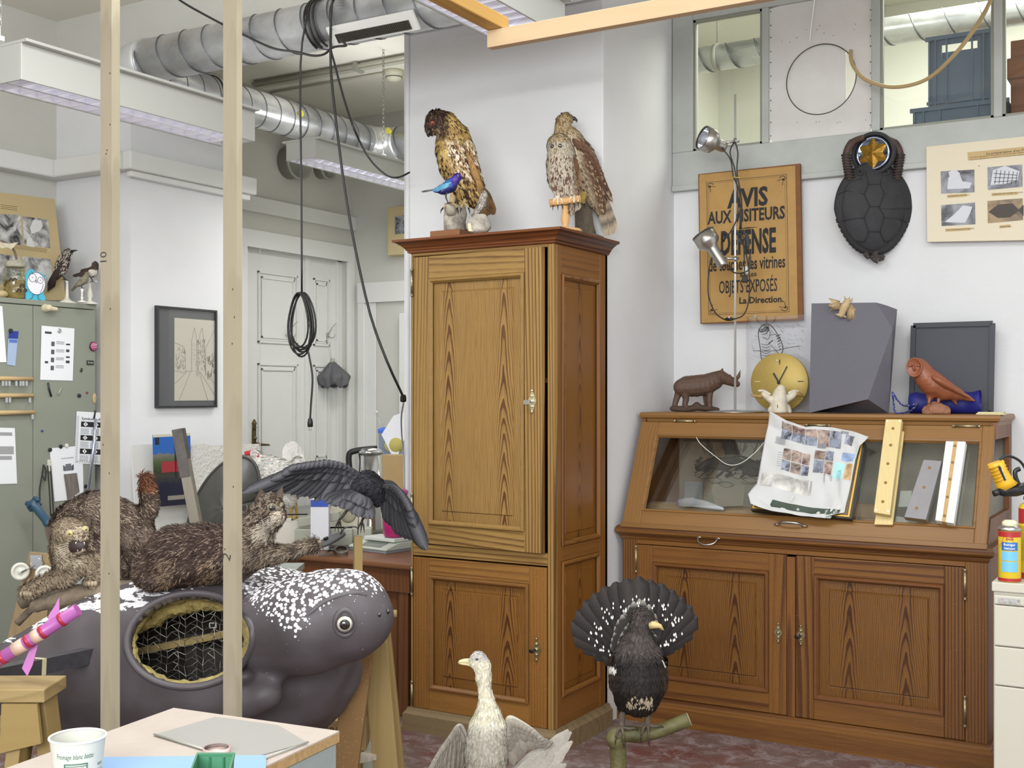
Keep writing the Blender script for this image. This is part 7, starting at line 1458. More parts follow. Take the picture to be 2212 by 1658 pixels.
# slab serifs for the big words
b=MB();b.smooth=False
b.quad(nb(.38,.615,.0022),nb(.49,.611,.0022),nb(.60,.615,.0022),nb(.49,.619,.0022));b.build('ornament_rule',BI,t)
for x,y in((.02,.985),(.5,.985),(.94,.985),(.5,.02)):b=MB();b.ell(nb(x,y,.001),(.004,.002,.004),n=6);b.build('nail',BRASS,t)
# turtle-shell instrument
pw=wq(5.60);q=Q(at(1888,460,1).dot(Fv)*0+(ony(1888,460,5.58)).dot(Fv));SH=mat('323133',.75,var=.2,vs=20,bump=.5,bs=25,name='black_shell')
t=thing('shell_ornament','black turtle carapace hanging on the wall with a round golden star at its top','wall ornament',q(1888,465))
def car(u_,v_):
 a=2*pi*u_;r=v_;w_=82 if sin(a)<0 else 82;X=cos(a);Y=sin(a)
 rx=82;ry=100*(1.0 if Y<0 else .96);taper=1-.22*max(0,Y)*abs(X)*(1);return q(1886+rx*X*r*taper,452+ry*Y*r,-28*(1-r**2.6)-4)
b=MB();b.grid(car,78,18);
sh=b.build('carapace',SH,t);sh.modifiers.new('s','SOLIDIFY').thickness=.01;sh.modifiers['s'].offset=1
b=MB();RDG=mat('242324',.7,bump=.5,bs=50,name='scute_seam')
def cs_(u,v):X,Y=(u-1886)/82,(v-452)/100;r=min(.99,sqrt(X*X+Y*Y));return q(u,v,-28*(1-r**2.6)-9.5)
for pth in([(1870,372),(1876,398),(1868,420),(1878,446),(1868,470),(1876,500),(1868,522)],[(1908,372),(1902,398),(1910,420),(1900,446),(1910,470),(1902,500),(1912,522)],[(1870,372),(1908,372)],[(1876,398),(1902,398)],[(1878,446),(1900,446)],[(1876,500),(1902,500)],[(1868,420),(1830,412),(1812,420)],[(1868,470),(1830,474),(1818,478)],[(1910,420),(1948,412),(1962,420)],[(1910,470),(1948,474),(1958,480)],[(1868,522),(1850,520)],[(1912,522),(1926,518)],[(1862,385),(1830,400),(1820,440),(1826,490),(1850,522),(1886,540),(1922,522),(1948,490),(1953,440),(1942,400),(1915,385)]):
 b.tube(smooth_path([cs_(*p)for p in pth],4),.0022,5)
b.build('scute_seam',RDG,sh)
b=MB()
for k in range(22):a=pi*(.08+.84*k/21);p=car(a/(2*pi),1.0);b.box(p,(.02,.008,.020),Matrix.Rotation(a,3,'Y'))
b.build('edge_plate',SH,sh)
b=MB();b.tube(smooth_path([q(1886,540,-4),q(1888,552,-6),q(1884,560,-6)],4),[.028]*3+[.02]*6,10,flat=.6);
for pth in([(1875,552),(1872,546),(1868,550),(1876,558)],[(1885,560),(1895,566),(1890,558),(1905,552),(1910,556)],[(1880,556),(1895,552),(1908,558),(1898,562)]):b.tube(smooth_path([q(*p,-10)for p in pth],4),.007,8)
b.build('tail_knot',mat('3a3330',.7,bump=.4,name='dark_leather'),t)
b=MB();c0=q(1886,331,-14);b.lathe(c0,[(q.r(47),.02),(q.r(47),0),(q.r(43),-.008),(q.r(39),-.006),(q.r(39),.004)],V(0,1,0),40);b.build('ring',SH,t)
b=MB();b.lathe(c0,[(q.r(39),-.002),(q.r(34),-.010),(q.r(30),-.004),(.001,-.003)],V(0,1,0),40);b.build('mirror_disc',mat('5f6570',.08,.9,name='dark_mirror'),t)
b=MB();b.smooth=False;ce=c0-V(0,.022,0);n_=6
ps=[c0-V(0,.004,0)+V(cos(pi/2+k*pi/n_)*(q.r(36)if k%2==0 else q.r(21)),0,sin(pi/2+k*pi/n_)*(q.r(36)if k%2==0 else q.r(21)))for k in range(12)]
ci=b.V(ce);ii=[b.V(p)for p in ps];[b.F(ii[k],ii[(k+1)%12],ci)for k in range(12)];b.build('star',mat('a67e30',.35,.7,var=.4,vs=30,bump=.3,bs=60,name='old_gold'),t)
LE=mat('3a3230',.6,bump=.6,bs=60,name='wrapped_cord')
for s_ in(-1,1):
 b=MB();b.tube(smooth_path([q(1886+s_*22,297,-12),q(1886+s_*46,308,-16),q(1886+s_*58,335,-16),q(1886+s_*54,368,-14),q(1886+s_*50,388,-12)],5),[.014]*5+[.018]*16,12);b.build('side_arm',mat('4a352c',.6,var=.4,vs=30,name='brown_leather'),t)
 b=MB()
 for k in range(9):p=q(1886+s_*(58-k*.9),335+k*6,-16);b.tube([p+V(cos(a)*.021,sin(a)*.021,0)for a in[2*pi*j/10 for j in range(10)]],.004,5,closed=True)
 b.build('cord_binding',LE,t)
 b=MB();p=q(1886+s_*28,372,-22);b.tube([p+V(cos(a)*.012,0,sin(a)*.012)for a in[2*pi*j/12 for j in range(12)]],.004,6,closed=True);b.build('small_ring',SH,t)
# fish preparation panel
pw=wq(5.60);A_,B_,C_,D_=pw(2001,317),pw(2330,282),pw(2330,516),pw(2003,522)
t=thing('poster_panel','cream display panel with four black and white photos on preparing a fish','display panel',D_)
b=MB();b.smooth=False;P=[A_,B_,C_,D_];b.rings([P,[p+V(0,.02,0)for p in P]]);b.build('board',mat('ddd2b8',.7,name='cream_board'),t)
def pn(u,v,o_=.0015):return ony(u,v,5.6-o_)
TAN=mat('c2a778',.8,name='tan_label')
b=MB();b.smooth=False;b.quad(pn(2090,329),pn(2330,305),pn(2330,322),pn(2091,346));b.build('title_strip',TAN,t)
dk=mat('3a352c',.8,name='label_ink')
text('lettering',"La préparation d'un Poisson",dk,t,pn(2131,334,.002),V(1,0,.0),Zn,.010,.20,align='LEFT')
for k in range(2):text('lettering','Les photographies ci-dessous montrent les stades successifs',dk,t,pn(2095,341+k*5,.002),V(1,0,.0),Zn,.0042,.27,align='LEFT')
for i,(c,cap,lab)in enumerate((([(2032,370),(2105,366),(2105,415),(2033,418)],'1.Préparation de la peau',(2046,2088,421)),([(2133,361),(2208,355),(2209,403),(2134,410)],'2.Ébauche du modèle du corps',(2142,2199,417)),([(2033,443),(2106,437),(2107,484),(2034,488)],'3.On fixe la peau sur le modèle',(2042,2096,494)),([(2133,434),(2209,428),(2210,475),(2134,482)],'4.Séchage',(2159,2182,487)))):
 b=MB();b.smooth=False;b.quad(*[pn(*p)for p in c]);ph=b.build('photograph',photo_mat('bw_photo','2c2b2c' if i!=3 else '4a3c28','8e9098' if i!=3 else '9a7f58',11,i*2.7),t)
 cx,cy=sum(p[0]for p in c)/4,sum(p[1]for p in c)/4;b=MB();b.smooth=False
 if i==0:b.prism([(-.045,-.03),(.05,-.035),(.06,-.01),(.02,.0),(.01,.03),(-.02,.045),(-.04,.02)],pn(cx,cy,.003),Xn,Zn,(0,.0008,0));b.prism([(-.02,.0),(.015,.01),(.02,.03),(.0,.05),(-.03,.04)],pn(cx-5,cy-3,.004),Xn,Zn,(0,.0008,0))
 if i==1:b.prism([(-.06,-.03),(-.05,.035),(.0,.05),(.06,.02),(.05,-.02),(.0,-.03)],pn(cx,cy,.003),Xn,Zn,(0,.0008,0))
 if i==2:b.prism([(-.06,-.03),(-.02,.0),(.02,.04),(.06,.03),(.05,.0),(.03,-.04),(-.02,-.035)],pn(cx,cy,.003),Xn,Zn,(0,.0008,0))
 if i==3:b.prism([(-.07,.0),(-.03,.03),(.03,.03),(.055,.0),(.075,.02),(.075,-.03),(.055,-.005),(.02,-.03),(-.03,-.03)],pn(cx,cy,.003),Xn,Zn,(0,.0008,0))
 b.build('photo_subject',mat('c9cacf' if i!=3 else '35291a',.5,name='subject%d'%i),ph)
 if i==1:
  b=MB();[b.tube([pn(cx-22+k*9,cy+14,.0042),pn(cx-18+k*9,cy-16+k,.0042)],.001,4)for k in range(6)];[b.tube([pn(cx-24,cy+10-k*9,.0042),pn(cx+26,cy+8-k*6,.0042)],.001,4)for k in range(3)];b.build('frame_lines',BI,ph)
 b=MB();b.smooth=False;a0_,a1_,vv=lab;b.quad(pn(a0_,vv),pn(a1_,vv-3),pn(a1_,vv+3),pn(a0_,vv+6));b.build('caption',TAN,t);text('lettering',cap,dk,t,pn(a0_+2,vv+4,.002),V(1,0,.0),Zn,.0055,(a1_-a0_-4)*.00238,align='LEFT')
b=MB();b.ell(pn(2115,358),(.003,.001,.003),n=5);b.build('pin',BRASS,t)
# ==== ON TOP OF THE DISPLAY CABINET
ZV=ztop+.0005
# lamp stand with two spot heads
pb_=onz(1590,888,1.42);yl=5.32;base=V(ony(1588,886,yl).x,yl,ZV)
t=thing('spot_lamp','steel stand lamp with two brushed aluminium spot heads and looping black cords','lamp',base)
ALU=mat('b3b0a8',.3,.9,bump=.04,bs=200,stretch=(1,1,.05),name='brushed_aluminium')
ql=Q(base.dot(Fv));xp=base
b=MB();b.lathe(base,[(.135,0),(.135,.004),(.12,.007),(.012,.012)],n=40);b.build('base',STEEL,t);ztp=ql(1588,204).z
b=MB();b.cyl((base.x,base.y,ZV+.008),(base.x,base.y,ztp),.0055,n=14);b.build('pole',mat('d2d2ce',.3,.5,name='polished_pole'),t)
def head(c0,ax,r,L,nm_='lamp_head',back=True):
 ax=ax.normalized();b=MB();b.lathe(c0,[(r,-.004),(r,.045),(r*.95,.055),(r*.55,.075),(r*.48,.085),(r*.46,L-.01),(r*.40,L),(r*.2,L)],ax,32,cap=False);h=b.build(nm_,ALU,t);h.modifiers.new('s','SOLIDIFY').thickness=.002
 b=MB();b.lathe(c0,[(r*1.02,.0),(r*.93,-.003),(r*.88,.0)],ax,32,cap=False);b.build('rim',BLACK,h);b=MB();b.lathe(c0,[(r*.86,.004),(r*.8,.03),(r*.3,.05),(.001,.055)],ax,28,cap=False);b.build('reflector',mat('d9dbe2',.15,.8,name='reflector'),h);b=MB();b.ell(c0+ax*.026,(.03,.03,.026),n=10);b.build('bulb',mat('b9bcc8',.15,.3,name='grey_bulb',spec=.8),h)
 b=MB();b.cyl(c0+ax*(L-.001),c0+ax*(L+.001),r*.22,n=14);b.build('socket_hole',BLACK,h);return h
h1=ql(1518,297,-8);head(h1,(ql(1568,314)-ql(1516,296))+Fv*.04,q.r(27),.125)
h2=ql(1519,512,0);head(ql(1519,505),(ql(1557,570)-ql(1519,505))-Fv*.03,q.r(26),.185)
for v_ in(305,559):b=MB();b.cyl(ql(1560 if v_<400 else 1560,v_+(3 if v_<400 else-2)),ql(1597,v_),.006,n=10);b.cyl(ql(1588,v_-6),ql(1588,v_+6),.009,n=12);b.build('clamp',CHR,t)
b=MB()
def cp(pts,r=.0032):b.tube(smooth_path([ql(*p)for p in pts],5),r,7)
cp([(1560,320,-4),(1578,345,-6),(1584,380,-6),(1596,410,-6),(1599,450,-6),(1598,495,-6)]);cp([(1585,308,-5),(1577,330,-7),(1588,370,-8),(1594,430,-8),(1592,470,-8),(1578,500,-8),(1563,520,-7)]);cp([(1587,304,-6),(1594,330,-8),(1592,372,-8),(1602,430,-7),(1601,495,-7)])
for k in range(5):cp([(1598+k,497,-8),(1608+k*2,505+k,-9),(1614+k,525+k*2,-9),(1610,532,-9),(1600-k,520,-8),(1594,505,-8),(1598,498,-8)],.003)
cp([(1598,500,-8),(1606,530,-8),(1608,570,-8),(1608,592,-8)]);cp([(1600,500,-8),(1618,540,-8),(1621,575,-8),(1608,588,-6),(1585,588,-6),(1572,572,-8)])
cp([(1563,542,-6),(1548,542,-10),(1536,560,-10),(1530,600,-10),(1531,640,-10),(1545,675,-10),(1565,690,-10)]);cp([(1585,689,-10),(1606,680,-10),(1617,650,-10),(1619,600,-10),(1612,550,-9),(1600,510,-8)])
cp([(1562,520,-8),(1559,535,-10),(1562,556,-10)])
b.build('cord',CORD,t)
b=MB();b.ell(ql(1563,513,-9),(.009,.008,.022),n=8);b.build('switch',BLACK,t);b=MB();b.ell(ql(1575,689,-10),(.024,.01,.009),n=8);sw=b.build('switch',BLACK,t);b=MB();b.ell(ql(1575,685,-14),.004,n=5);b.build('button',PAPER,sw)
b=MB();b.box(ql(1609,602,-9),(.026,.02,.034),Matrix.Rotation(YAW,3,'Z'));pgl=b.build('plug',BLACK,t,bevel=.004);b=MB()
for k in(-1,0,1):b.cyl(ql(1609+k*3.6,610,-9),ql(1609+k*3.6,618,-9),.0016,n=6)
b.build('pin',BRASS,pgl);b=MB();b.box(ql(1612,583,-2),(.03,.018,.035),Matrix.Rotation(YAW,3,'Z'));b.build('plug',mat('d6d2c6',.5,name='white_plug'),t,bevel=.004);b=MB();b.tube([ql(1584,382,-9),ql(1598,384,-9)],.002,5);b.build('tie',YEL,t)
# rhinoceros
yr=5.42;q=Q(ony(1510,880,yr).dot(Fv));p0=q(1510,885)
t=thing('rhino_figure','brown carved rhinoceros figure on a rocky base at the left end of the cabinet top','figurine',V(p0.x,p0.y,ZV));BRN=mat('5b4436',.6,var=.15,vs=20,bump=.4,bs=50,name='carved_brown')
def solid(name,blobs,vox,m,par,sm=6,fix=None):
 co,fs=organic(blobs,vox,sm);
 if fix:co[:,2]=np.maximum(co[:,2],fix)
 b=MB();b.add(co,fs,np.ones((len(co),3)));return b.build(name,m,par)
bl=[q.ch([(1472,836,18),(1485,834,23),(1505,833,24),(1525,830,23),(1543,822,20)]),q.ch([(1543,820,18),(1556,814,15),(1570,819,12),(1582,825,9.5),(1592,829,7)]),q.ch([(1467,845,9,3),(1461,862,7,3),(1457,876,6,3),(1460,880,6,3)]),q.ch([(1480,848,10,-6),(1482,862,7,-6),(1479,874,6,-6),(1482,879,6,-6)]),q.ch([(1534,842,8,-5),(1532,860,7,-5),(1533,877,6,-5)]),q.ch([(1524,842,7,5),(1525,860,6.5,5),(1527,876,6,5)]),q.ch([(1561,808,4,-3),(1560,799,3,-5),(1561,794,1,-5)]),q.ch([(1586,820,5.5),(1595,814,4),(1600,797,1)]),q.ch([(1576,814,3),(1579,808,1)]),q.ch([(1466,832,4),(1459,835,1.5)])]
solid('body',bl,.0035,BRN,t,4)
b=MB();b.ell(q(1574,818,-9),.0028,n=5);b.build('eye',EYEB,t)
b=MB();co,fs=organic([(q.ch([(1455,882,7),(1480,884,8),(1505,880,8),(1530,882,8),(1548,884,6)])[0],q.r([9,11,10,10,7]),(1,1,.7)),(q.ch([(1505,876,4)])[0],[.02])],.005,3);co[:,2]=np.maximum(co[:,2],ZV);b.add(co,fs,np.ones((len(co),3)));b.build('base',mat('4d3a2e',.8,bump=.7,bs=40,name='carved_base'),t)
# glass sheet with ink owl drawing against wall
yg=5.55;o_=MB();A_,B_=ony(1610,892,yg),ony(1770,680,yg);t=thing('glass_drawing','clear glass sheet with an ink drawing of a drooping bird, standing behind the gold clock','drawing',V((A_.x+B_.x)/2,yg,ZV))
b=MB();b.bb((ony(1611,800,yg).x,yg,ZV),(ony(1755,800,yg).x,yg+.004,ony(1690,681,yg).z));b.build('sheet',glass('sheet_glass',(.96,.96,.97),.12),t)
def gd(u,v):return ony(u,v,yg-.001)
b=MB()
def gl(pts,r=.0012):b.tube(smooth_path([gd(*p)for p in pts],4),r,4)
gl([(1660,818),(1646,780),(1642,750),(1638,722),(1642,708),(1652,700),(1664,702),(1676,716),(1688,738),(1691,755),(1687,765)],.0018);gl([(1640,716),(1650,716),(1660,706)]);gl([(1644,718),(1652,708),(1660,710),(1655,720),(1646,722)]);gl([(1664,716),(1660,732),(1648,728)]);gl([(1664,724),(1676,722),(1684,738)]);gl([(1627,757),(1655,758),(1680,756),(1706,750),(1729,747)]);gl([(1688,764),(1690,775)],.0028);gl([(1665,745),(1690,772)]);gl([(1660,742),(1669,735)],.0022)
for k in range(9):gl([(1644+k*.6,742+k*6),(1655,745+k*6),(1664,742+k*5.6)])
for k in range(6):gl([(1676+k*1.5,726+k*6),(1686,722+k*6)],.0016)
for k in range(10):gl([(1638+k*2.4,708+(5-k)*.6 if k<5 else 702),(1640+k*2.4,716)],.0014)
b.ell(gd(1657,707),(.003,.001,.004),n=5);b.build('ink_drawing',BI,t)
b=MB();rnd=random.Random(9)
for k in range(130):x,y=rnd.uniform(1618,1735),rnd.uniform(695,795);b.tube([gd(x,y),gd(x+rnd.uniform(3,9),y+rnd.uniform(1,6))],.0005,4)
b.build('hatching',mat('8d8f92',.8,name='pale_hatching'),t)
for u_ in(1632,):b=MB();b.box(gd(u_,683),(.01,.006,.014));b.build('clip',GREYM,t)
# round gold clock
yk=5.46;c0=ony(1683,826,yk);qk_=Q(c0.dot(Fv));r_=qk_.r(63.5);c0.z=ZV+r_+.001
t=thing('gold_clock','round brushed gold clock face with black hands, standing behind the small animal skull','clock',V(c0.x,c0.y,ZV));GOLD=mat('b39a52',.45,.35,var=.06,vs=60,stretch=(8,1,.3),name='brushed_gold',bump=.1,bs=100)
b=MB();b.lathe(c0,[(r_,.012),(r_,-.0),(r_-.001,-.001),(.001,-.001)],V(0,1,0),64);b.build('face',GOLD,t)
DG=mat('2e2b2a',.5,name='hand_grey')
def hand(a,L,w,L0=.0,y=-.006,nm_='hand'):b=MB();d_=V(sin(a),0,cos(a));b.bar(c0+V(0,y,0)-d_*L0,c0+V(0,y,0)+d_*L,w,.002,up=(0,1,0));b.build(nm_,DG,t)
hand(radians(-30),.052,.008,.004);hand(radians(28),.088,.0045,.004,-.009);b=MB();b.lathe(c0,[(.007,-.001),(.007,-.011),(.001,-.012)],V(0,1,0),14);b.build('hub',DG,t)
for sx,m_ in((1,DG),(-1,mat('c9bd88',.5,name='pale_mark'))):b=MB();b.box(c0+V(sx*.105,-.003,.005),(.028,.003,.004));b.build('hour_mark',m_,t)
b=MB();b.ell(c0+V(-.010,-.003,.105),(.004,.0015,.006),n=6);b.box(c0+V(-.010,-.003,.093),(.0025,.002,.018));b.build('fork_mark',mat('c9c6b8',.3,.6,name='pale_inlay'),t);b=MB();b.ell(c0+V(.003,-.003,.101),(.003,.0015,.010),n=6);b.box(c0+V(.003,-.003,.090),(.0025,.002,.012));b.build('knife_mark',DG,t)
# skull
ys_=5.30;q=Q(ony(1683,880,ys_).dot(Fv));p0=q(1683,890);BONE=mat('d2c9b5',.7,var=.15,vs=30,bump=.4,bs=60,name='bone');t=thing('animal_skull','white snout-up horned animal skull standing in front of the gold clock','skull',V(p0.x,p0.y,ZV))
co,fs=organic([q.ch([(1687,840,10),(1684,852,15),(1682,868,19),(1682,885,20)]),q.ch([(1700,880,8),(1704,888,7)]),q.ch([(1668,866,8),(1658,858,7),(1650,852,7)]),q.ch([(1700,862,8),(1710,855,8),(1716,850,7)]),q.ch([(1666,885,8)])],.004,4);co[:,2]=np.maximum(co[:,2],ZV);b=MB();b.add(co,fs,np.ones((len(co),3)));b.build('cranium',BONE,t)
HRN=mat('a4854e',.5,var=.2,vs=30,name='horn_sheath')
for pts in([(1652,852,6),(1640,856,4.5),(1628,854,3),(1621,853,.8)],[(1712,852,7),(1722,850,5.5),(1730,852,3.5),(1737,857,.8)]):P,R_=q.ch(pts);b=MB();b.tube(P,R_,10);b.build('horn',HRN,t)
for pts in([(1664,852,3),(1650,844,3),(1637,844,1)],[(1702,850,3),(1714,844,3),(1727,846,1)]):P,R_=q.ch(pts);b=MB();b.tube(smooth_path(P,4),[R_[0]]*5+[R_[1]]*3+[R_[2]],8);b.build('brow_bone',BONE,t)
b=MB();b.ell(q(1683,844,-10),(.002,.004,.005),n=5);b.ell(q(1689,843,-10),(.002,.004,.005),n=5);b.ell(q(1680,878,-17),(.002,.004,.012),n=5);b.ell(q(1683,862,-14),(.001,.003,.006),n=5);b.build('opening',mat('1f1a16',.8,name='bone_hollow'),t)
# faceted grey case
SL=mat('636169',.6,var=.03,bump=.1,bs=150,name='slate_grey_felt');yb_=5.22;q_=lambda u,v,y:ony(u,v,y)
F_=[q_(*p,5.27)for p in((1753,655),(1893,653),(1928,710),(1875,862),(1748,893))]
G_=[q_(1753,655,5.27)+V(0,.2,0),q_(1893,653,5.27)+V(0,.2,0),q_(1938,668,5.36),q_(1920,890,5.36),q_(1748,893,5.27)+V(0,.2,0)]
for L_ in(F_,G_):
 for p in L_:p.z=max(p.z,ZV+.0005)
F_[4].z=ZV+.001;G_[4].z=ZV+.001;G_[3].z=ZV+.001
t=thing('faceted_case','tall slate-grey faceted case with a dried bat lying on its top edge','case',V(F_[4].x+.15,5.32,ZV))
b=MB();b.smooth=False;b.quad(F_[0],F_[1],F_[2],F_[3])if 0 else None
f=[b.V(p)for p in F_];g=[b.V(p)for p in G_];b.F(*f);b.F(f[1],g[1],g[2],f[2]);b.F(f[2],g[2],g[3]);b.F(f[2],g[3],f[3]);b.F(f[0],g[0],g[1],f[1]);b.F(f[3],g[3],g[4],f[4]);b.F(f[0],f[4],g[4],g[0]);b.F(g[0],g[4],g[3],g[2],g[1]);b.build('shell',SL,t)
# bat
q=Q(ony(1822,660,5.27).dot(Fv)-.02);SKN=mat('bda47c',.75,var=.2,vs=40,bump=.3,bs=80,name='dried_bat');t=thing('dried_bat','small pale dried bat with spread wings lying head down over the grey case','specimen',q(1822,660))
solid('body',[q.ch([(1830,652,8),(1824,662,9),(1820,672,8),(1817,680,6)]),q.ch([(1812,680,3),(1804,678,1)]),q.ch([(1824,683,2.5),(1830,686,1)])],.0025,SKN,t,3)
def web(pts,ctr,name='wing'):
 b=MB();ci=b.V(q(*ctr));ii=[b.V(q(*p))for p in pts]
 for a_,c_ in zip(ii,ii[1:]):b.F(ci,a_,c_)
 o=b.build(name,SKN,t);o.modifiers.new('s','SOLIDIFY').thickness=.0012;b=MB();[b.tube([q(*ctr),q(*p)],.0016,5)for p in pts[::2]];b.build('finger_bone',mat('a58a5e',.7,name='bat_bone'),o)
web([(1790,644,-2),(1797,652,-1),(1788,660,-3),(1799,664,-1),(1792,672,-3),(1806,668,0),(1815,668,0)],(1814,650,-4));web([(1830,668,0),(1830,694,-3),(1840,686,-1),(1847,692,-3),(1850,682,-1),(1859,676,-3),(1846,664,-2)],(1838,657,-5))
for pts in([(1836,650,-3),(1842,643,-4),(1840,652,-4)],[(1826,646,-2),(1824,640,-4)],[(1832,648,-2),(1836,641,-4)]):b=MB();b.tube([q(*p)for p in pts],.0025,6);b.build('limb',SKN,t)
# dark tray standing on edge
yt_=5.56;A_,B_,C_,D_=[ony(*p,yt_)for p in((1974,703),(2145,698),(2141,896),(1969,894))];t=thing('dark_tray','flat dark grey tray standing upright against the wall behind the terracotta owl','tray',V(B_.x-.2,yt_,ZV));D_.z=C_.z=ZV+.001
TRY=mat('45474f',.6,name='dark_tray_grey')
b=MB();b.smooth=False;b.rings([[A_,B_,C_,D_],[p+V(0,.012,0)for p in(A_,B_,C_,D_)]]);b.build('sheet',TRY,t)
b=MB();[b.bar(p-V(0,.008,0),r-V(0,.008,0),.022,.010,up=(0,1,0))for p,r in((A_,B_),(B_,C_),(C_,D_),(D_,A_))];b.build('rim',mat('35373e',.5,name='tray_rim'),t)
# terracotta owl
yo=5.32;q=Q(ony(2020,880,yo).dot(Fv));p0=q(2022,896);TC=mat('8f5336',.4,var=.15,vs=14,name='terracotta',spec=.5);t=thing('terracotta_owl','reddish brown carved owl statue perched on a rock with its face to the left','statue',V(p0.x,p0.y,ZV))
solid('body',[q.ch([(1983,793,21),(1990,798,21),(2000,815,25),(2015,829,28),(2035,840,24),(2060,848,16),(2085,857,8),(2104,865,3)]),q.ch([(2010,850,10),(2008,862,6)]),q.ch([(2030,852,9),(2030,862,5)]),q.ch([(2050,852,6),(2058,862,4),(2066,872,3)])],.0045,TC,t,5)
fc=NF*.8-Rv*.55;M=frame(fc);c0=q(1975,793,-14)
b=MB();b.rings([[c0+M.col[2]*dz+(Uv*sin(a)*21+M.col[2].cross(Uv)*cos(a)*17)*q.s*k_ for a in[2*pi*i/28 for i in range(28)]]for dz,k_ in((-.004,1.02),(.004,1.0),(.005,.9),(.001,.82),(-.001,.3))]);b.build('face_disc',TC,t)
for s_ in(-1,1):b=MB();b.ell(c0+M.col[2]*.004+M.col[2].cross(Uv)*s_*.017+Uv*.008,(.008,.006,.007),n=7);b.build('eye',TC,t)
b=MB();b.tube([c0+Uv*.012+M.col[2]*.005,c0-Uv*.004+M.col[2]*.012,c0-Uv*.018+M.col[2]*.006],[.004,.005,.001],8);b.build('beak',TC,t)
b=MB();b.tube(smooth_path([q(2010,812,-22),q(2035,828,-21),q(2065,845,-14),q(2095,860,-5)],4),[.004,.010,.014,.016,.016,.016,.014,.012,.010,.008,.006,.004,.002],10,flat=2.2);b.build('wing',TC,t)
for u_ in(2006,2026):leg(t,[q(u_+2,858,-4),q(u_,872,-6)],q.r([4,3]),[[q(u_-5,884,-12)],[q(u_+1,886,-13)],[q(u_+7,882,-11)]],q.r(2.2),TC,claw=False)
co,fs=organic([q.ch([(2005,888,14),(2022,884,16),(2040,888,14)]),q.ch([(2018,876,10),(2030,878,9)])],.005,3);co[:,2]=np.maximum(co[:,2],ZV);b=MB();b.add(co,fs,np.ones((len(co),3)));b.build('rock',mat('9c6f55',.85,var=.3,vs=30,bump=1,bs=50,name='clay_rock'),t)
# blue cloth bag and cord
yb2=5.47;BL=mat('1c2078',.55,var=.2,vs=12,name='blue_velvet');A_=ony(1965,852,yb2);B_=ony(2118,848,yb2);t=thing('blue_cloth','rolled deep blue velvet cloth with white-dotted cord beside the statue','cloth',V((A_.x+B_.x)/2,yb2,ZV))
def clf(x,y):a=2*pi*y;rr=.026+.006*sin(x*14);p=V(A_.x+(B_.x-A_.x)*x,yb2,ZV+.045);return p+V(0,cos(a)*rr*1.2,sin(a)*.044*(1 if sin(a)<0 else 1+.25*x+.1*sin(x*20)))
b=MB();b.grid(clf,30,20);b.build('roll',BL,t)
def dotc():
 m,nt,bb=nm('dotted_cord');n=N(nt);v=n('ShaderNodeTexVoronoi',{'Vector':n.coord('Object'),'Scale':160.0}).outputs['Distance'];nt.links.new(n.mix(n.math('LESS_THAN',v,.33),H('17206c'),H('d0d4e8')),bb.inputs['Base Color']);return m
b=MB();z_=ZV+.005;c_=lambda u,v,y:ony(u,v,y)
b.tube(smooth_path([c_(1928,846,5.32),c_(1930,868,5.3),c_(1934,890,5.28),c_(1950,892,5.3),c_(1968,886,5.34),c_(1980,875,5.4)],5),.0042,8);b.tube(smooth_path([c_(1928,846,5.32),c_(1940,866,5.32),c_(1955,876,5.34),c_(1982,872,5.4)],5),.0042,8);b.build('cord',dotc(),t)
p=ony(2144,896,5.25);b=MB();b.bb((p.x-.06,5.22,ZV),(p.x+.05,5.30,ZV+.006));b.bb((p.x-.055,5.225,ZV+.006),(p.x+.045,5.29,ZV+.011));o=b.build('soap_bar',mat('c9bf94',.7,name='pale_yellow_pad'),None,(p.x,5.26,ZV));tag(o,'thin pale yellow note pad at the right end of the cabinet top','note pad')
# ==== IN AND ON THE CASE
zi=zl0_+.0105
KR=mat('a68a68',.8,name='kraft_paper')
for i,(x0,x1,y,r,l_)in enumerate(((-2.27,-1.62,5.14,.042,'long brown paper roll lying inside the case at the left front'),(-1.35,-.95,5.12,.03,'thin brown paper roll inside the case below the timber pieces'),(-1.62,-1.22,5.26,.055,'fat brown paper roll inside the case behind the newspaper'))):
 b=MB();b.cyl((x0,y,zi+r+.001),(x1,y,zi+r+.001),r,n=24);o=b.build('paper_roll',KR,None,(x0,y,zi));tag(o,l_,'paper roll','paper rolls in the case')
# drawing on glass inside: sheet leaning against lining
def inb(u,v,s=.5):
 p0=LO-SN*.03;r=ray(u,v);o=V(0,0,CZ);return o+r*((p0-o).dot(SN)/r.dot(SN))
t=thing('bird_drawing','clear sheet with a black ink bird drawing under the sloping glass at left','drawing',inb(1480,1090));cs=[(1480,943),(1660,945),(1640,1095),(1436,1088)]
b=MB();P=[inb(*c)for c in cs];b.smooth=False;b.rings([P,[p-SN*.002 for p in P]]);b.build('sheet',glass('acetate',(.93,.94,.95),.5),t)
b=MB();rnd=random.Random(2)
def il(pts,r=.0018):b.tube(smooth_path([inb(*p)+SN*.0015 for p in pts],3),r,4)
il([(1502,1012),(1530,992),(1570,990),(1600,985),(1640,1000),(1660,990)],.005);il([(1510,1016),(1540,1004),(1580,1003),(1620,1008),(1645,1012)],.006);il([(1505,1014),(1535,1012),(1560,1014),(1580,1020)],.005);il([(1600,1010),(1610,1022),(1625,1028),(1645,1020),(1650,1005)],.004)
for k in range(60):x,y=rnd.uniform(1510,1650),rnd.uniform(985,1022);il([(x,y),(x-7,y+7),(x-13,y+9)],.0024)
for k in range(34):x=rnd.uniform(1520,1655);il([(x,985-rnd.random()*12),(x+rnd.uniform(-12,12),950+rnd.random()*22)],.0009)
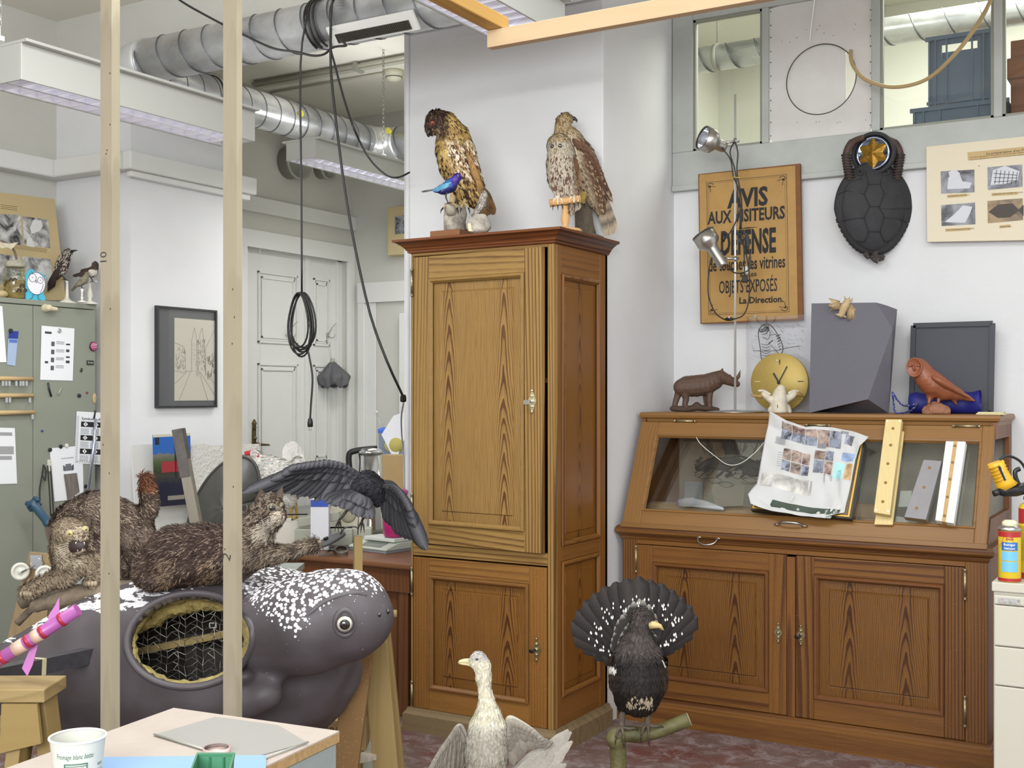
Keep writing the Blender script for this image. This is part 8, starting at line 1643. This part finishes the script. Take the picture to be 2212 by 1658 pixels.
for pth in([(1545,990),(1535,948)],[(1565,988),(1575,948)],[(1600,985),(1590,950)],[(1625,985),(1640,948)]):il(pth,.002)
for k in range(5):x,y=1500+k*26,1026+(k%3)*9;il([(x,y),(x+18,y-4),(x+34,y+3),(x+16,y+8),(x,y)],.001)
il([(1600,1040),(1620,1046),(1650,1036)],.001);b.smooth=False;b.prism([((inb(*p)-inb(1500,1010)).x,(inb(*p)-inb(1500,1010)).dot(SU))for p in((1502,1016),(1530,990),(1580,986),(1640,998),(1655,1024),(1625,1030),(1592,1010),(1560,1012),(1530,1020))],inb(1500,1010)+SN*.0015,(1,0,0),SU,SN*.0006);b.build('ink_drawing',BI,t)
b=MB();P=[onlid(1504,944,.004),onlid(1515,960,.004),onlid(1545,985,.004),onlid(1572,1003,.004),onlid(1600,1000,.004),onlid(1630,978,.004),onlid(1650,955,.004)];b.tube(smooth_path(P,5),.0018,6);o=b.build('string',mat('d9d7cc',.8,name='white_string'),None,P[0]);tag(o,'loop of thin white string lying on the sloping glass at the left','string')
t=thing('hand_tool','white and lilac plastic hand appliance under the glass at the left','appliance',inb(1500,1085));
def dn(p,k=.035):return p-SN*k
b=MB();b.tube([dn(inb(1462,1080)),dn(inb(1490,1078)),dn(inb(1520,1084)),dn(inb(1558,1093))],[.02,.022,.018,.006],14,flat=.7);b.build('body',mat('dedee6',.4,name='white_appliance'),t);b=MB();b.ell(dn(inb(1463,1079)),(.015,.012,.016),n=8);b.build('cap',mat('9a90c4',.4,name='lilac'),t)
b=MB();P=[dn(inb(*c),.05)for c in((1472,1030),(1510,1032),(1508,1072),(1470,1070))];b.smooth=False;b.rings([P,[p-SN*.004 for p in P]]);o=b.build('grey_card',mat('8c9498',.7,name='grey_card'),None,P[2]);tag(o,'small grey rectangular card under the glass above the appliance','card')
b=MB();P=[dn(inb(*c),.06)for c in((1526,1035),(1600,1038),(1596,1080),(1536,1086))];b.smooth=False;b.rings([P,[p-SN*.004 for p in P]]);o=b.build('brown_card',mat('857866',.8,name='brown_card'),None,P[2]);tag(o,'brownish paper sheet under the glass behind the bird drawing','paper')
for i,(cs,l_)in enumerate((([(1940,1050),(1965,1050),(1962,1085),(1935,1085)],'pale card under the glass right of the pine battens'),([(1930,1105),(1985,1115),(1990,1140),(1925,1135)],'white paper under the glass beneath the grey timber piece'),)):
 b=MB();P=[dn(inb(*c),.05)for c in cs];b.smooth=False;b.rings([P,[p-SN*.002 for p in P]]);o=b.build('loose_paper',mat('b3b6b2',.7,name='pale_card'),None,P[2]);tag(o,l_,'paper')
# timber pieces lying on the lid
def lidblock(name,cs,h,m,label,holes,hm,n0=.004,bevel=.002,grp=None):
 P=[onlid(*c,n0+h)for c in cs];b=MB();b.smooth=False;b.rings([P,[p-SN*h for p in P]]);o=b.build(name,m,None,P[3],bevel=bevel);tag(o,label,'timber',grp)
 for u_,v_ in holes:b=MB();c=onlid(u_,v_,n0+h);b.cyl(c-SN*.001,c+SN*.0012,.0065,n=14);b.build('dowel_hole',hm,o)
 return o,P
PINE=wood('fresh_pine','d9c48c','c0a264',0,60,'Z',.5,.6);HB=mat('8a6a3a',.8,name='drilled_hole')
o,P=lidblock('pine_batten',[(1928,930),(1953,931),(1928,1133),(1888,1132)],.012,PINE,'lower pale pine batten, mostly hidden under another one on the glass',[],HB,.0045)
o,P=lidblock('pine_batten',[(1913,905),(1948,905),(1922,1112),(1887,1106)],.034,PINE,'upper pine batten with five round holes lying on the sloping glass',[(1929,925),(1924,961),(1918,1001),(1913,1042),(1907,1083)],HB,.020)
b=MB();[b.cyl(onlid(u_,v_,.054),onlid(u_,v_,.0555),.003,n=8)for u_,v_ in((1917,909),(1943,909),(1893,1101),(1918,1103))];b.build('screw',CHR,o)
GRW=mat('8f8c8e',.7,var=.08,vs=14,name='grey_primer');o,P=lidblock('grey_block',[(1995,992),(2034,995),(2000,1122),(1953,1116)],.034,GRW,'short grey-painted timber piece with four holes beside the white one',[(2008,1010),(1996,1052),(1980,1097)],HB,.0045)
b=MB();b.smooth=False;Q4=[P[2],P[3],P[3]-SN*.033,P[2]-SN*.033];b.quad(*[p-SU*.0012 for p in Q4]);b.build('end_grain',mat('8f7c5c',.8,var=.1,name='mdf_end'),o)
WHB=mat('e6e8e4',.5,name='white_gloss');o,P=lidblock('white_block',[(2043,952),(2086,953),(2060,1130),(2020,1123)],.038,WHB,'white-painted timber piece with a bare wooden strip down its middle',[],HB,.0045)
b=MB();b.smooth=False;s0_,s1_=P[0].lerp(P[1],.40),P[0].lerp(P[1],.60);s3,s2=P[3].lerp(P[2],.36),P[3].lerp(P[2],.58);b.quad(*[p+SN*.001 for p in(s0_,s1_,s2,s3)]);b.quad(*[p-SU*.0012 for p in(s3,s2,s2-SN*.038,s3-SN*.038)]);sp_=b.build('bare_strip',mat('c3a06a',.7,var=.1,vs=20,name='bare_wood'),o)
b=MB();[b.cyl(s0_.lerp(s3,f).lerp(s1_.lerp(s2,f),.5)+SN*.001,s0_.lerp(s3,f).lerp(s1_.lerp(s2,f),.5)+SN*.0024,.006,n=12)for f in(.06,.27,.48,.70,.93)];b.build('dowel_hole',HB,o)
# newspaper on the black picture frame
t=thing('picture_frame','black and gold picture frame lying on the sloping glass under a newspaper','picture frame',onlid(1740,1110));cs=[(1670,925),(1868,955),(1838,1120),(1621,1100)];hF=.035
P=[onlid(*c,.004+hF)for c in cs];b=MB();b.smooth=False;cen=sum(P,V(0,0,0))/4;Pi=[p.lerp(cen,.09)for p in P];b.rings([Pi,P,[p-SN*hF for p in P],[p-SN*hF for p in Pi]],closed=True);b.build('frame',mat('17150f',.4,name='black_gold_frame'),t)
Pg=[p.lerp(cen,.03)+SN*.001 for p in P];Pg2=[p.lerp(cen,.07)+SN*.001 for p in P];b=MB();b.smooth=False;b.rings([Pg,[p+SN*.003 for p in Pg],[p+SN*.003 for p in Pg2],Pg2],cap=False);b.build('gilt_edge',mat('b08a3c',.4,.6,name='gilt'),t)
b=MB();b.smooth=False;b.quad(*[p-SN*.006 for p in Pi]);b.build('back_panel',mat('8a7a5a',.8,name='panel_tan'),t)
NWm=mat('c6c6c4',.75,bump=.1,bs=30,name='newsprint')
NP=[[(1662,888,.10),(1700,908,.07),(1742,922,.06),(1790,921,.058),(1835,930,.056),(1876,942,.075)],[(1660,920,.06),(1700,930,.05),(1745,945,.05),(1790,948,.05),(1830,955,.05),(1858,962,.06)],[(1650,960,.055),(1695,968,.05),(1740,980,.05),(1785,985,.05),(1825,990,.05),(1848,992,.052)],[(1642,1005,.052),(1690,1010,.05),(1735,1022,.05),(1780,1028,.05),(1815,1034,.05),(1840,1038,.05)],[(1634,1045,.052),(1680,1052,.05),(1730,1066,.05),(1775,1074,.05),(1808,1080,.05),(1828,1086,.05)],[(1616,1068,.075),(1660,1088,.06),(1710,1100,.056),(1755,1106,.055),(1790,1108,.055),(1824,1106,.052)],[(1622,1088,.085),(1665,1103,.07),(1710,1110,.062),(1750,1116,.06),(1782,1119,.058),(1802,1110,.054)]]
G_=[[onlid(u_,v_,h_)for u_,v_,h_ in row]for row in NP]
def nsurf(x,y):
 fx,fy=x*5,y*6;i,j=min(4,int(fx)),min(5,int(fy));a,c=fx-i,fy-j;a_,c_=a*a*(3-2*a)*.4+a*.6,c*c*(3-2*c)*.4+c*.6
 return G_[j][i].lerp(G_[j][i+1],a_).lerp(G_[j+1][i].lerp(G_[j+1][i+1],a_),c_)+SN*(.0035*sin(x*17+y*9)+.0025*sin(x*31-y*23))
b=MB();b.grid(nsurf,48,48);t=thing('newspaper','crumpled open newspaper with colour photos draped over the picture frame on the case','newspaper',G_[3][2]);o=b.build('sheet',NWm,t);md=o.modifiers.new('s','SOLIDIFY');md.thickness=.0015;md.offset=-1
def patch(x0,x1,y0,y1,n=5,up=.0022):
 b=MB();b.grid(lambda a,c:nsurf(x0+(x1-x0)*a,y0+(y1-y0)*c)+SN*up,n,n);return b
cols=['2c2422','3e2c24','28262e','3c3026','221e26','4a2a2a'];rnd=random.Random(12)
PCM=[photo_mat('news_photo',c,'b09a8c' if i%2 else '9aa0b0',26,i*1.7)for i,c in enumerate(cols)]
for(x0,x1,y0,y1)in([(.14+.12*i,.255+.12*i,.05+j*.1,.148+j*.1)for i in range(5)for j in range(2)]+[(.19+.09*i,.275+.09*i,.33+j*.1,.425+j*.1)for i in range(3)for j in range(2)]+[(.49+.1*i,.585+.1*i,.28+j*.1,.375+j*.1)for i in range(2)for j in range(2)]+[(.77,.88,.07,.20)]):
 b=patch(x0,x1,y0,y1);b.build('photograph',rnd.choice(PCM),t)
for nm_,(x0,x1,y0,y1),m_ in(('advert',(.76,.96,.27,.36),mat('93a9cc',.6,var=.3,vs=30,name='ad_blue')),('advert',(.70,.83,.38,.50),mat('a8d6d4',.6,name='ad_mint')),('advert',(.86,.97,.38,.50),mat('c9a472',.6,var=.4,vs=50,name='ad_tan')),('green_band',(.22,.93,.78,.89),mat('3d4a3c',.6,name='dark_green_print')),('green_band',(.80,.96,.92,.97),mat('5c7a52',.6,name='green_print')),('grey_picture',(.04,.5,.56,.68),photo_mat('pale_picture','8c8a84','d6d4cc',10,3.0))):patch(x0,x1,y0,y1,10,.0026 if nm_!='grey_picture' else .002).build(nm_,m_,t)
for x0,x1,y0,y1 in((.10,.2,.24,.30),(.5,.58,.22,.26),(.6,.7,.48,.54),(.72,.8,.03,.07),(.14,.2,.38,.5)):
 b=MB();b.smooth=False
 for k in range(7):
  y=y0+(y1-y0)*k/7;p=[nsurf(x0,y),nsurf(x1,y),nsurf(x1,y+.004),nsurf(x0,y+.004)];b.quad(*[a+SN*.0024 for a in p])
 b.build('print_block',GINK,t)
for s_,x,y,h_,w_,m_ in(('à tout',.90,.84,.018,.075,PAPER),('LOCA',.80,.47,.016,.05,mat('6fb8b8',.6,name='mint_ink')),('39.-',.37,.73,.010,.03,PAPER),("C'est la rentrée",.63,.52,.006,.05,INK),('Bon 20',.88,.955,.011,.05,PAPER),('s look d',.78,.84,.012,.05,PAPER)):
 p=nsurf(x,y);text('lettering',s_,m_,t,p+SN*.007,(nsurf(x,y-.05)-nsurf(x,y+.05))if s_!='Bon 20' else(nsurf(x+.05,y-.02)-nsurf(x-.05,y+.02)),(nsurf(x-.05,y)-nsurf(x+.05,y))if s_!='Bon 20' else(nsurf(x,y-.05)-nsurf(x,y+.05)),h_,w_,extr=.003)
# ==== RIGHT EDGE: drawer unit, cans, foam gun
DU=mat('bdb8a9',.5,name='putty_enamel');zt_=.9;t=thing('drawer_unit','cream metal drawer unit at the right edge carrying the spray cans','drawer unit',(-.35,4.4,0))
ax0=onz(2142,1256,zt_);x0,y0=ax0.x-.0,ax0.y
b=MB();b.bb((x0+.004,y0+.012,0.03),(x0+.42,y0+.62,zt_-.03));b.bb((x0,y0,zt_-.03),(x0+.43,y0+.63,zt_));b.build('housing',DU,t,bevel=.003)
vs2=[1284,1306,1395,1480,1700]
zs_=[ony(2150,v,y0).z for v in vs2];zs_[-1]=.06
for a,c in zip(zs_,zs_[1:]):b=MB();b.bb((x0+.008,y0-.004,c+.004),(x0+.41,y0+.012,a));b.build('drawer',DU,t,bevel=.003)
b=MB();b.bb((x0+.02,y0-.006,zs_[0]-.024),(x0+.085,y0-.004,zs_[0]-.008));b.build('scribbled_label',mat('a9a7a2',.7,var=.5,vs=120,name='scribble'),t)
Y1=mat('d0b428',.35,name='can_yellow');R1=mat('a82828',.35,name='can_red');B1_=mat('2d6cae',.4,name='can_blue');B2_=mat('6fb4d6',.4,name='can_sky')
qc=Q(at(2181,1250,1).dot(Fv));cb=onz(2181,1254,zt_+.001);cb=V(cb.x,cb.y,zt_+.001);qc=Q(cb.dot(Fv));rr=qc.r(23);hC=qc(0,1145).z-zt_
t=thing('cleaner_can','yellow and red spray can of foam cleaner with a pale cap on the drawer unit','spray can',cb)
b=MB();b.lathe(cb,[(rr*.96,0),(rr,.004),(rr,hC-.004),(rr*.96,hC)],n=36);can=b.build('can',Y1,t)
for z_,z2_ in((.002,.012),(hC-.02,hC-.002)):b=MB();b.lathe(cb,[(rr+.0005,z_),(rr+.0005,z2_)],n=36,cap=False);b.build('red_band',R1,can)
b=MB();b.lathe(cb+V(0,0,hC),[(rr*1.03,0),(rr*1.03,.004),(rr*.8,.014),(rr*.5,.018)],n=30);b.build('shoulder',STEEL,can);b=MB();b.lathe(cb+V(0,0,hC+.018),[(rr*.7,-.006),(rr*.68,.008),(rr*.45,.014),(.001,.015)],n=12);b.build('cap',mat('d6d2ae',.5,name='pale_cap'),can)
ang0=atan2(-Fv.y,-Fv.x)
ang0=atan2(-cb.y,-cb.x);NFk=V(cos(ang0),sin(ang0),0);Rvk=V(-sin(ang0),cos(ang0),0)
def wrap(base_,rr,a0,a1,z0,z1,m,name,par,off=.0009,n=14):
 b=MB();b.grid(lambda x,y:base_+V(cos(ang0+a0+(a1-a0)*x)*(rr+off),sin(ang0+a0+(a1-a0)*x)*(rr+off),z0+(z1-z0)*y),n,1);return b.build(name,m,par)
wrap(cb,rr,-.75,.75,hC*.62,hC*.78,B1_,'blue_label',can);wrap(cb,rr,-.75,.75,hC*.42,hC*.60,B2_,'picture_label',can);wrap(cb,rr,-.75,.75,hC*.20,hC*.40,B2_,'picture_label',can)
b=MB();b.smooth=False;cc_=cb+NFk*(rr+.002)+V(0,0,hC*.83);b.prism([(-.013,0),(.013,0),(0,.022)],cc_,Rvk,Uv,NFk*.001);b.build('triangle_logo',R1,can)
for s_,z_,h_,w_,m_,bo in(('Sika',.845,.0065,.014,Y1,.02),('Reiniger',.715,.008,.034,PAPER,.01),('Nettoyant',.645,.007,.032,PAPER,.01)):text('lettering',s_,m_,can,cb+NFk*(rr+.0035)+V(0,0,hC*z_),Rvk,Uv,h_,w_,bold=bo)
text('lettering','Cleaner',R1,can,cb+NFk*(rr+.002)-Rvk*rr*.62+V(0,0,hC*.78),(Rvk*.35+Uv),(-Rvk+Uv*.35),.006,.035,bold=.01)
cb2=at(2212,1245,cb.dot(Fv)+.07);cb2=V(cb2.x+.02,cb2.y,zt_+.001);q2c=Q(cb2.dot(Fv));r2=q2c.r(24);h2=q2c(0,1090).z-zt_
t=thing('foam_can','tall yellow and red foam spray can cut by the right edge, behind the smaller can','spray can',cb2)
b=MB();b.lathe(cb2,[(r2*.96,0),(r2,.004),(r2,h2-.01),(r2*.85,h2),(r2*.4,h2+.01)],n=36);can=b.build('can',Y1,t)
for z_,z2_ in((.002,.02),(h2-.06,h2-.012)):b=MB();b.lathe(cb2,[(r2+.0006,z_),(r2+.0006,z2_)],n=36,cap=False);b.build('red_band',R1,can)
for k in range(16):pass
wrap(cb2,r2,-1.1,.3,h2*.25,h2*.72,mat('b89f20',.5,var=.4,vs=150,stretch=(1,1,6),name='small_print'),'print_block',can)
b=MB();b.lathe(cb2+V(0,0,h2+.01),[(r2*.35,0),(r2*.6,.006),(r2*.6,.016),(r2*.3,.02),(r2*.3,.05)],n=24);b.build('collar',BLACK,can)
# foam gun: yellow grip leaning left
qg=Q(cb2.dot(Fv)-.0);t=thing('foam_gun','foam gun with a ribbed yellow grip and black trigger screwed on the tall can','foam gun',cb2+V(0,0,h2+.06));BP=mat('1c1c1d',.4,name='black_plastic')
b=MB();b.tube([qg(2150,998),qg(2158,1018),qg(2170,1042),qg(2176,1052)],q.r([13,13,15,18]),16,flat=.7);gp=b.build('grip',mat('d8a520',.4,name='gun_yellow'),t)
b=MB();[b.tube([qg(2152+k*3.2,1003+k*7,0),qg(2153+k*3.2,1005+k*7,0)],q.r(14.2),16,flat=.72)for k in range(5)];b.build('grip_rib',mat('c4931c',.45,name='gun_yellow_dark'),gp)
b=MB();b.tube([qg(2158,1062),qg(2172,1058),qg(2195,1060),qg(2225,1050)],q.r([6,11,9,10]),12);b.cyl(qg(2146,1066),qg(2162,1061),q.r(5));b.build('barrel',BP,t)
b=MB();b.tube(smooth_path([qg(2203,1012),qg(2193,1018),qg(2195,1034),qg(2203,1050)],4),q.r(4),8,flat=.8);b.build('trigger',BP,t);b=MB();b.tube(smooth_path([qg(2160,993),qg(2176,984),qg(2200,993),qg(2215,1012),qg(2225,1040)],4),q.r(2.2),8);b.build('guard_wire',BP,t)
b=MB();b.smooth=False;b.box(qg(2165,1022,-14),(.008,.002,.05),Matrix.Rotation(YAW,3,'Z')@Matrix.Rotation(radians(-25),3,'Y'));lb=b.build('label',BP,gp);text('lettering','Sika Boom',PAPER,gp,qg(2163,1013,-15.5),(Rv*.42-Uv),(Rv+Uv*.42),.0042,.036,align='LEFT')
b=MB();b.cyl(cb2+V(0,0,h2+.055),qg(2222,1052),q.r(8));b.build('connector',BP,t)
# ==== FOREGROUND WORKTABLE
ZT2=.80
A_,B_,C0_=onz(375,1528,ZT2),onz(733,1578,ZT2),onz(220,1600,ZT2)
exv=(B_-A_).normalized();eyv=(C0_-A_).normalized();eyv=(eyv-exv*eyv.dot(exv)).normalized();Rt=Matrix((exv,-eyv,Uv)).transposed()
W_=(B_-A_).length;Dp=.85
t=thing('work_table','whitish stained worktable in the foreground with a bare particle-board edge','table',V(*(A_+exv*W_/2+eyv*Dp/2)[:2],0))
TT=mat('b3a79c',.7,var=.1,vs=7,bump=.15,bs=60,name='stained_white_top')
b=MB();ce=A_+exv*W_/2+eyv*Dp/2;b.box(ce-Uv*.0015,(W_,Dp,.003),Rt);b.build('top_sheet',TT,t)
b=MB();b.box(ce-Uv*.013,(W_,Dp,.02),Rt);b.build('particle_board',mat('a88a5c',.9,var=.25,vs=90,name='particle_board'),t)
b=MB();b.box(B_+eyv*Dp/2-Uv*.20-exv*.012,(.02,Dp-.02,.35),Rt);b.build('side_panel',mat('8c9492',.7,var=.06,vs=6,bump=.2,bs=20,name='grey_side_panel'),t)
b=MB();b.box(A_+eyv*Dp/2-Uv*.2+exv*.012,(.02,Dp-.02,.35),Rt);b.build('side_panel',mat('8c9492',.7,var=.06,vs=6,bump=.2,bs=20,name='grey_side_panel'),t)
for sx in(.03,W_-.03):
 for sy in(.04,Dp-.04):b=MB();p=A_+exv*sx+eyv*sy;b.box((p.x,p.y,(ZT2-.024)/2),(.045,.045,ZT2-.026),Rt);b.build('leg',SAWM,t)
def tz(u,v,h=0):return onz(u,v,ZT2+h)
def flat(name,cs,m,label,cat,h=.0008,th=.0015):
 P=[tz(*c,h+th)for c in cs];b=MB();b.smooth=False;b.rings([P,[p-Uv*th for p in P]]);o=b.build(name,m,None,P[0]);tag(o,label,cat);return o
flat('grey_sheet',[(465,1547),(600,1565),(662,1602),(520,1642),(333,1586)],mat('97948f',.6,name='grey_card2'),'pale grey irregular sheet lying in the middle of the worktable','sheet')
flat('blue_paper',[(221,1634),(575,1630),(572,1760),(170,1760)],mat('86a6cc',.7,name='pale_blue_paper'),'pale blue paper sheet at the front of the worktable','paper',.003)
b=MB();b.cyl(tz(333,1585,.004),tz(450,1620,.004),.0022,n=8);o=b.build('metal_rod',GREYM,None,tz(333,1585));tag(o,'thin dark rod along the left edge of the grey sheet','rod');b=MB();b.cyl(tz(572,1636,.004),tz(665,1602,.004),.0022,n=8);o=b.build('metal_rod',GREYM,None,tz(572,1636));tag(o,'thin dark rod at the right end of the grey sheet','rod')
p=tz(468,1622,.006);b=MB();b.lathe(p,[(.026,-.003),(.027,.008),(.024,.008)],n=28,cap=False);b.lathe(p,[(.024,.004),(.001,.005)],n=28);o=b.build('petri_dish',mat('bfa79f',.3,var=.25,vs=60,name='pinkish_dish'),None,p);tag(o,'small round dish of pinkish residue behind the green tray','dish')
# green tray
GRN=mat('3c7a58',.45,name='green_plastic');t=thing('green_tray','small dark green plastic stacking bin at the bottom edge of the worktable','tray',tz(460,1680));P=[at(425,1630,1.83),at(508,1632,1.83),at(498,1662,1.72),at(406,1662,1.72)];zr=P[0].z;P=[V(p.x,p.y,zr)for p in P];far=(P[1]-P[0]);bk=(P[3]-P[0])
P=[P[0],P[1],P[1]+bk*1.6,P[0]+bk*1.6];cen=sum(P,V(0,0,0))/4;In=[p.lerp(cen,.10)for p in P];Bt=[V(*p.lerp(cen,.25)[:2],ZT2+.006)for p in P];Bo=[V(*p.lerp(cen,.2)[:2],ZT2+.0045)for p in P]
b=MB();b.smooth=False;b.rings([Bt,In,[p+Uv*.004 for p in In],[p+Uv*.004 for p in P],P,In and[p.lerp(cen,.04)-Uv*.006 for p in P],Bo],cap=False);b.F(*[b.V(p)for p in Bt]);b.F(*[b.V(p)for p in Bo][::-1]);b.build('bin',GRN,t)
b=MB();[b.bar(Bt[0].lerp(Bt[1],f)+bk.normalized()*.001,In[0].lerp(In[1],f)+bk.normalized()*.001,.004,.003)for f in(.35,.75)];b.build('rib',GRN,t)
# cup
q=Q(2.1);rim=q(168,1588);rr=q.r(59);hc=rim.z-ZT2-.0;cb=V(rim.x,rim.y,ZT2+.0008);t=thing('fromage_tub','white waxed-card tub with green fromage blanc lettering at the lower left of the table','tub',cb)
b=MB();b.lathe(cb,[(rr*.80,0),(rr*.80,.002),(rr*.97,hc-.004)],n=48,cap=False);b.lathe(cb,[(rr*.79,.004),(rr*.955,hc-.004)],n=48,cap=False);b.lathe(cb,[(.0005,.003),(rr*.795,.003)],n=48,cap=False);cup=b.build('tub_wall',mat('c4c4ba',.5,name='waxed_card'),t);b=MB();b.tube([cb+V(cos(a)*rr*.985,sin(a)*rr*.985,hc-.002)for a in[2*pi*k/48 for k in range(48)]],.0022,8,closed=True);b.build('rolled_rim',mat('e8e8e2',.45,name='rim_white'),t)
ang0=atan2(-cb.y,-cb.x)
GI=mat('3f6a5a',.6,name='green_ink')
def bent(body,a,z,h,w_,sh=0,bold=0):
 o=text('lettering',body,GI,t,cb,Rv,Uv,h,w_,extr=0,shear=sh,bold=bold)
 me=o.data;n=len(me.vertices);co=np.zeros(n*3);me.vertices.foreach_get('co',co);co=co.reshape(-1,3);x=co@np.array(Rv);y=co[:,2].copy();zz=z+y;r_=rr*(.80+.17*zz/hc)+.0006;an=ang0+a+x/rr
 co[:,0]=np.cos(an)*r_;co[:,1]=np.sin(an)*r_;co[:,2]=zz;me.vertices.foreach_set('co',co.ravel());me.update();return o
bent('Fromage blanc battu',-.12,hc*.66,.009,.072,.3);
b=MB()
def cupp(a,z,off=.0008):r_=rr*(.80+.17*z/hc)+off;return cb+V(cos(ang0+a)*r_,sin(ang0+a)*r_,z)
for i in(0,.004):
 P=[cupp(a,hc*.56-i)for a in np.linspace(-.52+i*4,.36-i*4,12)];b.tube(P,.0006 if i else .001,5)
 for s_ in(-1,1):b.tube([cupp(-.08+s_*(.44-i*4),hc*.56-i),cupp(-.08+s_*(.44-i*4),hc*.1)],.0006 if i else .001,5)
b.build('label_border',GI,t)
for z,s_,w_ in((.46,'A base de fromage frais',.028),(.38,'ET DE CREME FRAICHE S.A.',.032),(.31,'à conserver au frais à +5',.026),(.24,'sans agent conservateur',.026)):bent(s_,-.08,hc*z,.0032,w_*1.1)
bent('mmm',1.0,hc*.45,.008,.014);bent('Ballu',1.05,hc*.32,.007,.018,.3)
for i,(u_,v_)in enumerate(((350,1560),(272,1578),(340,1620))):pass
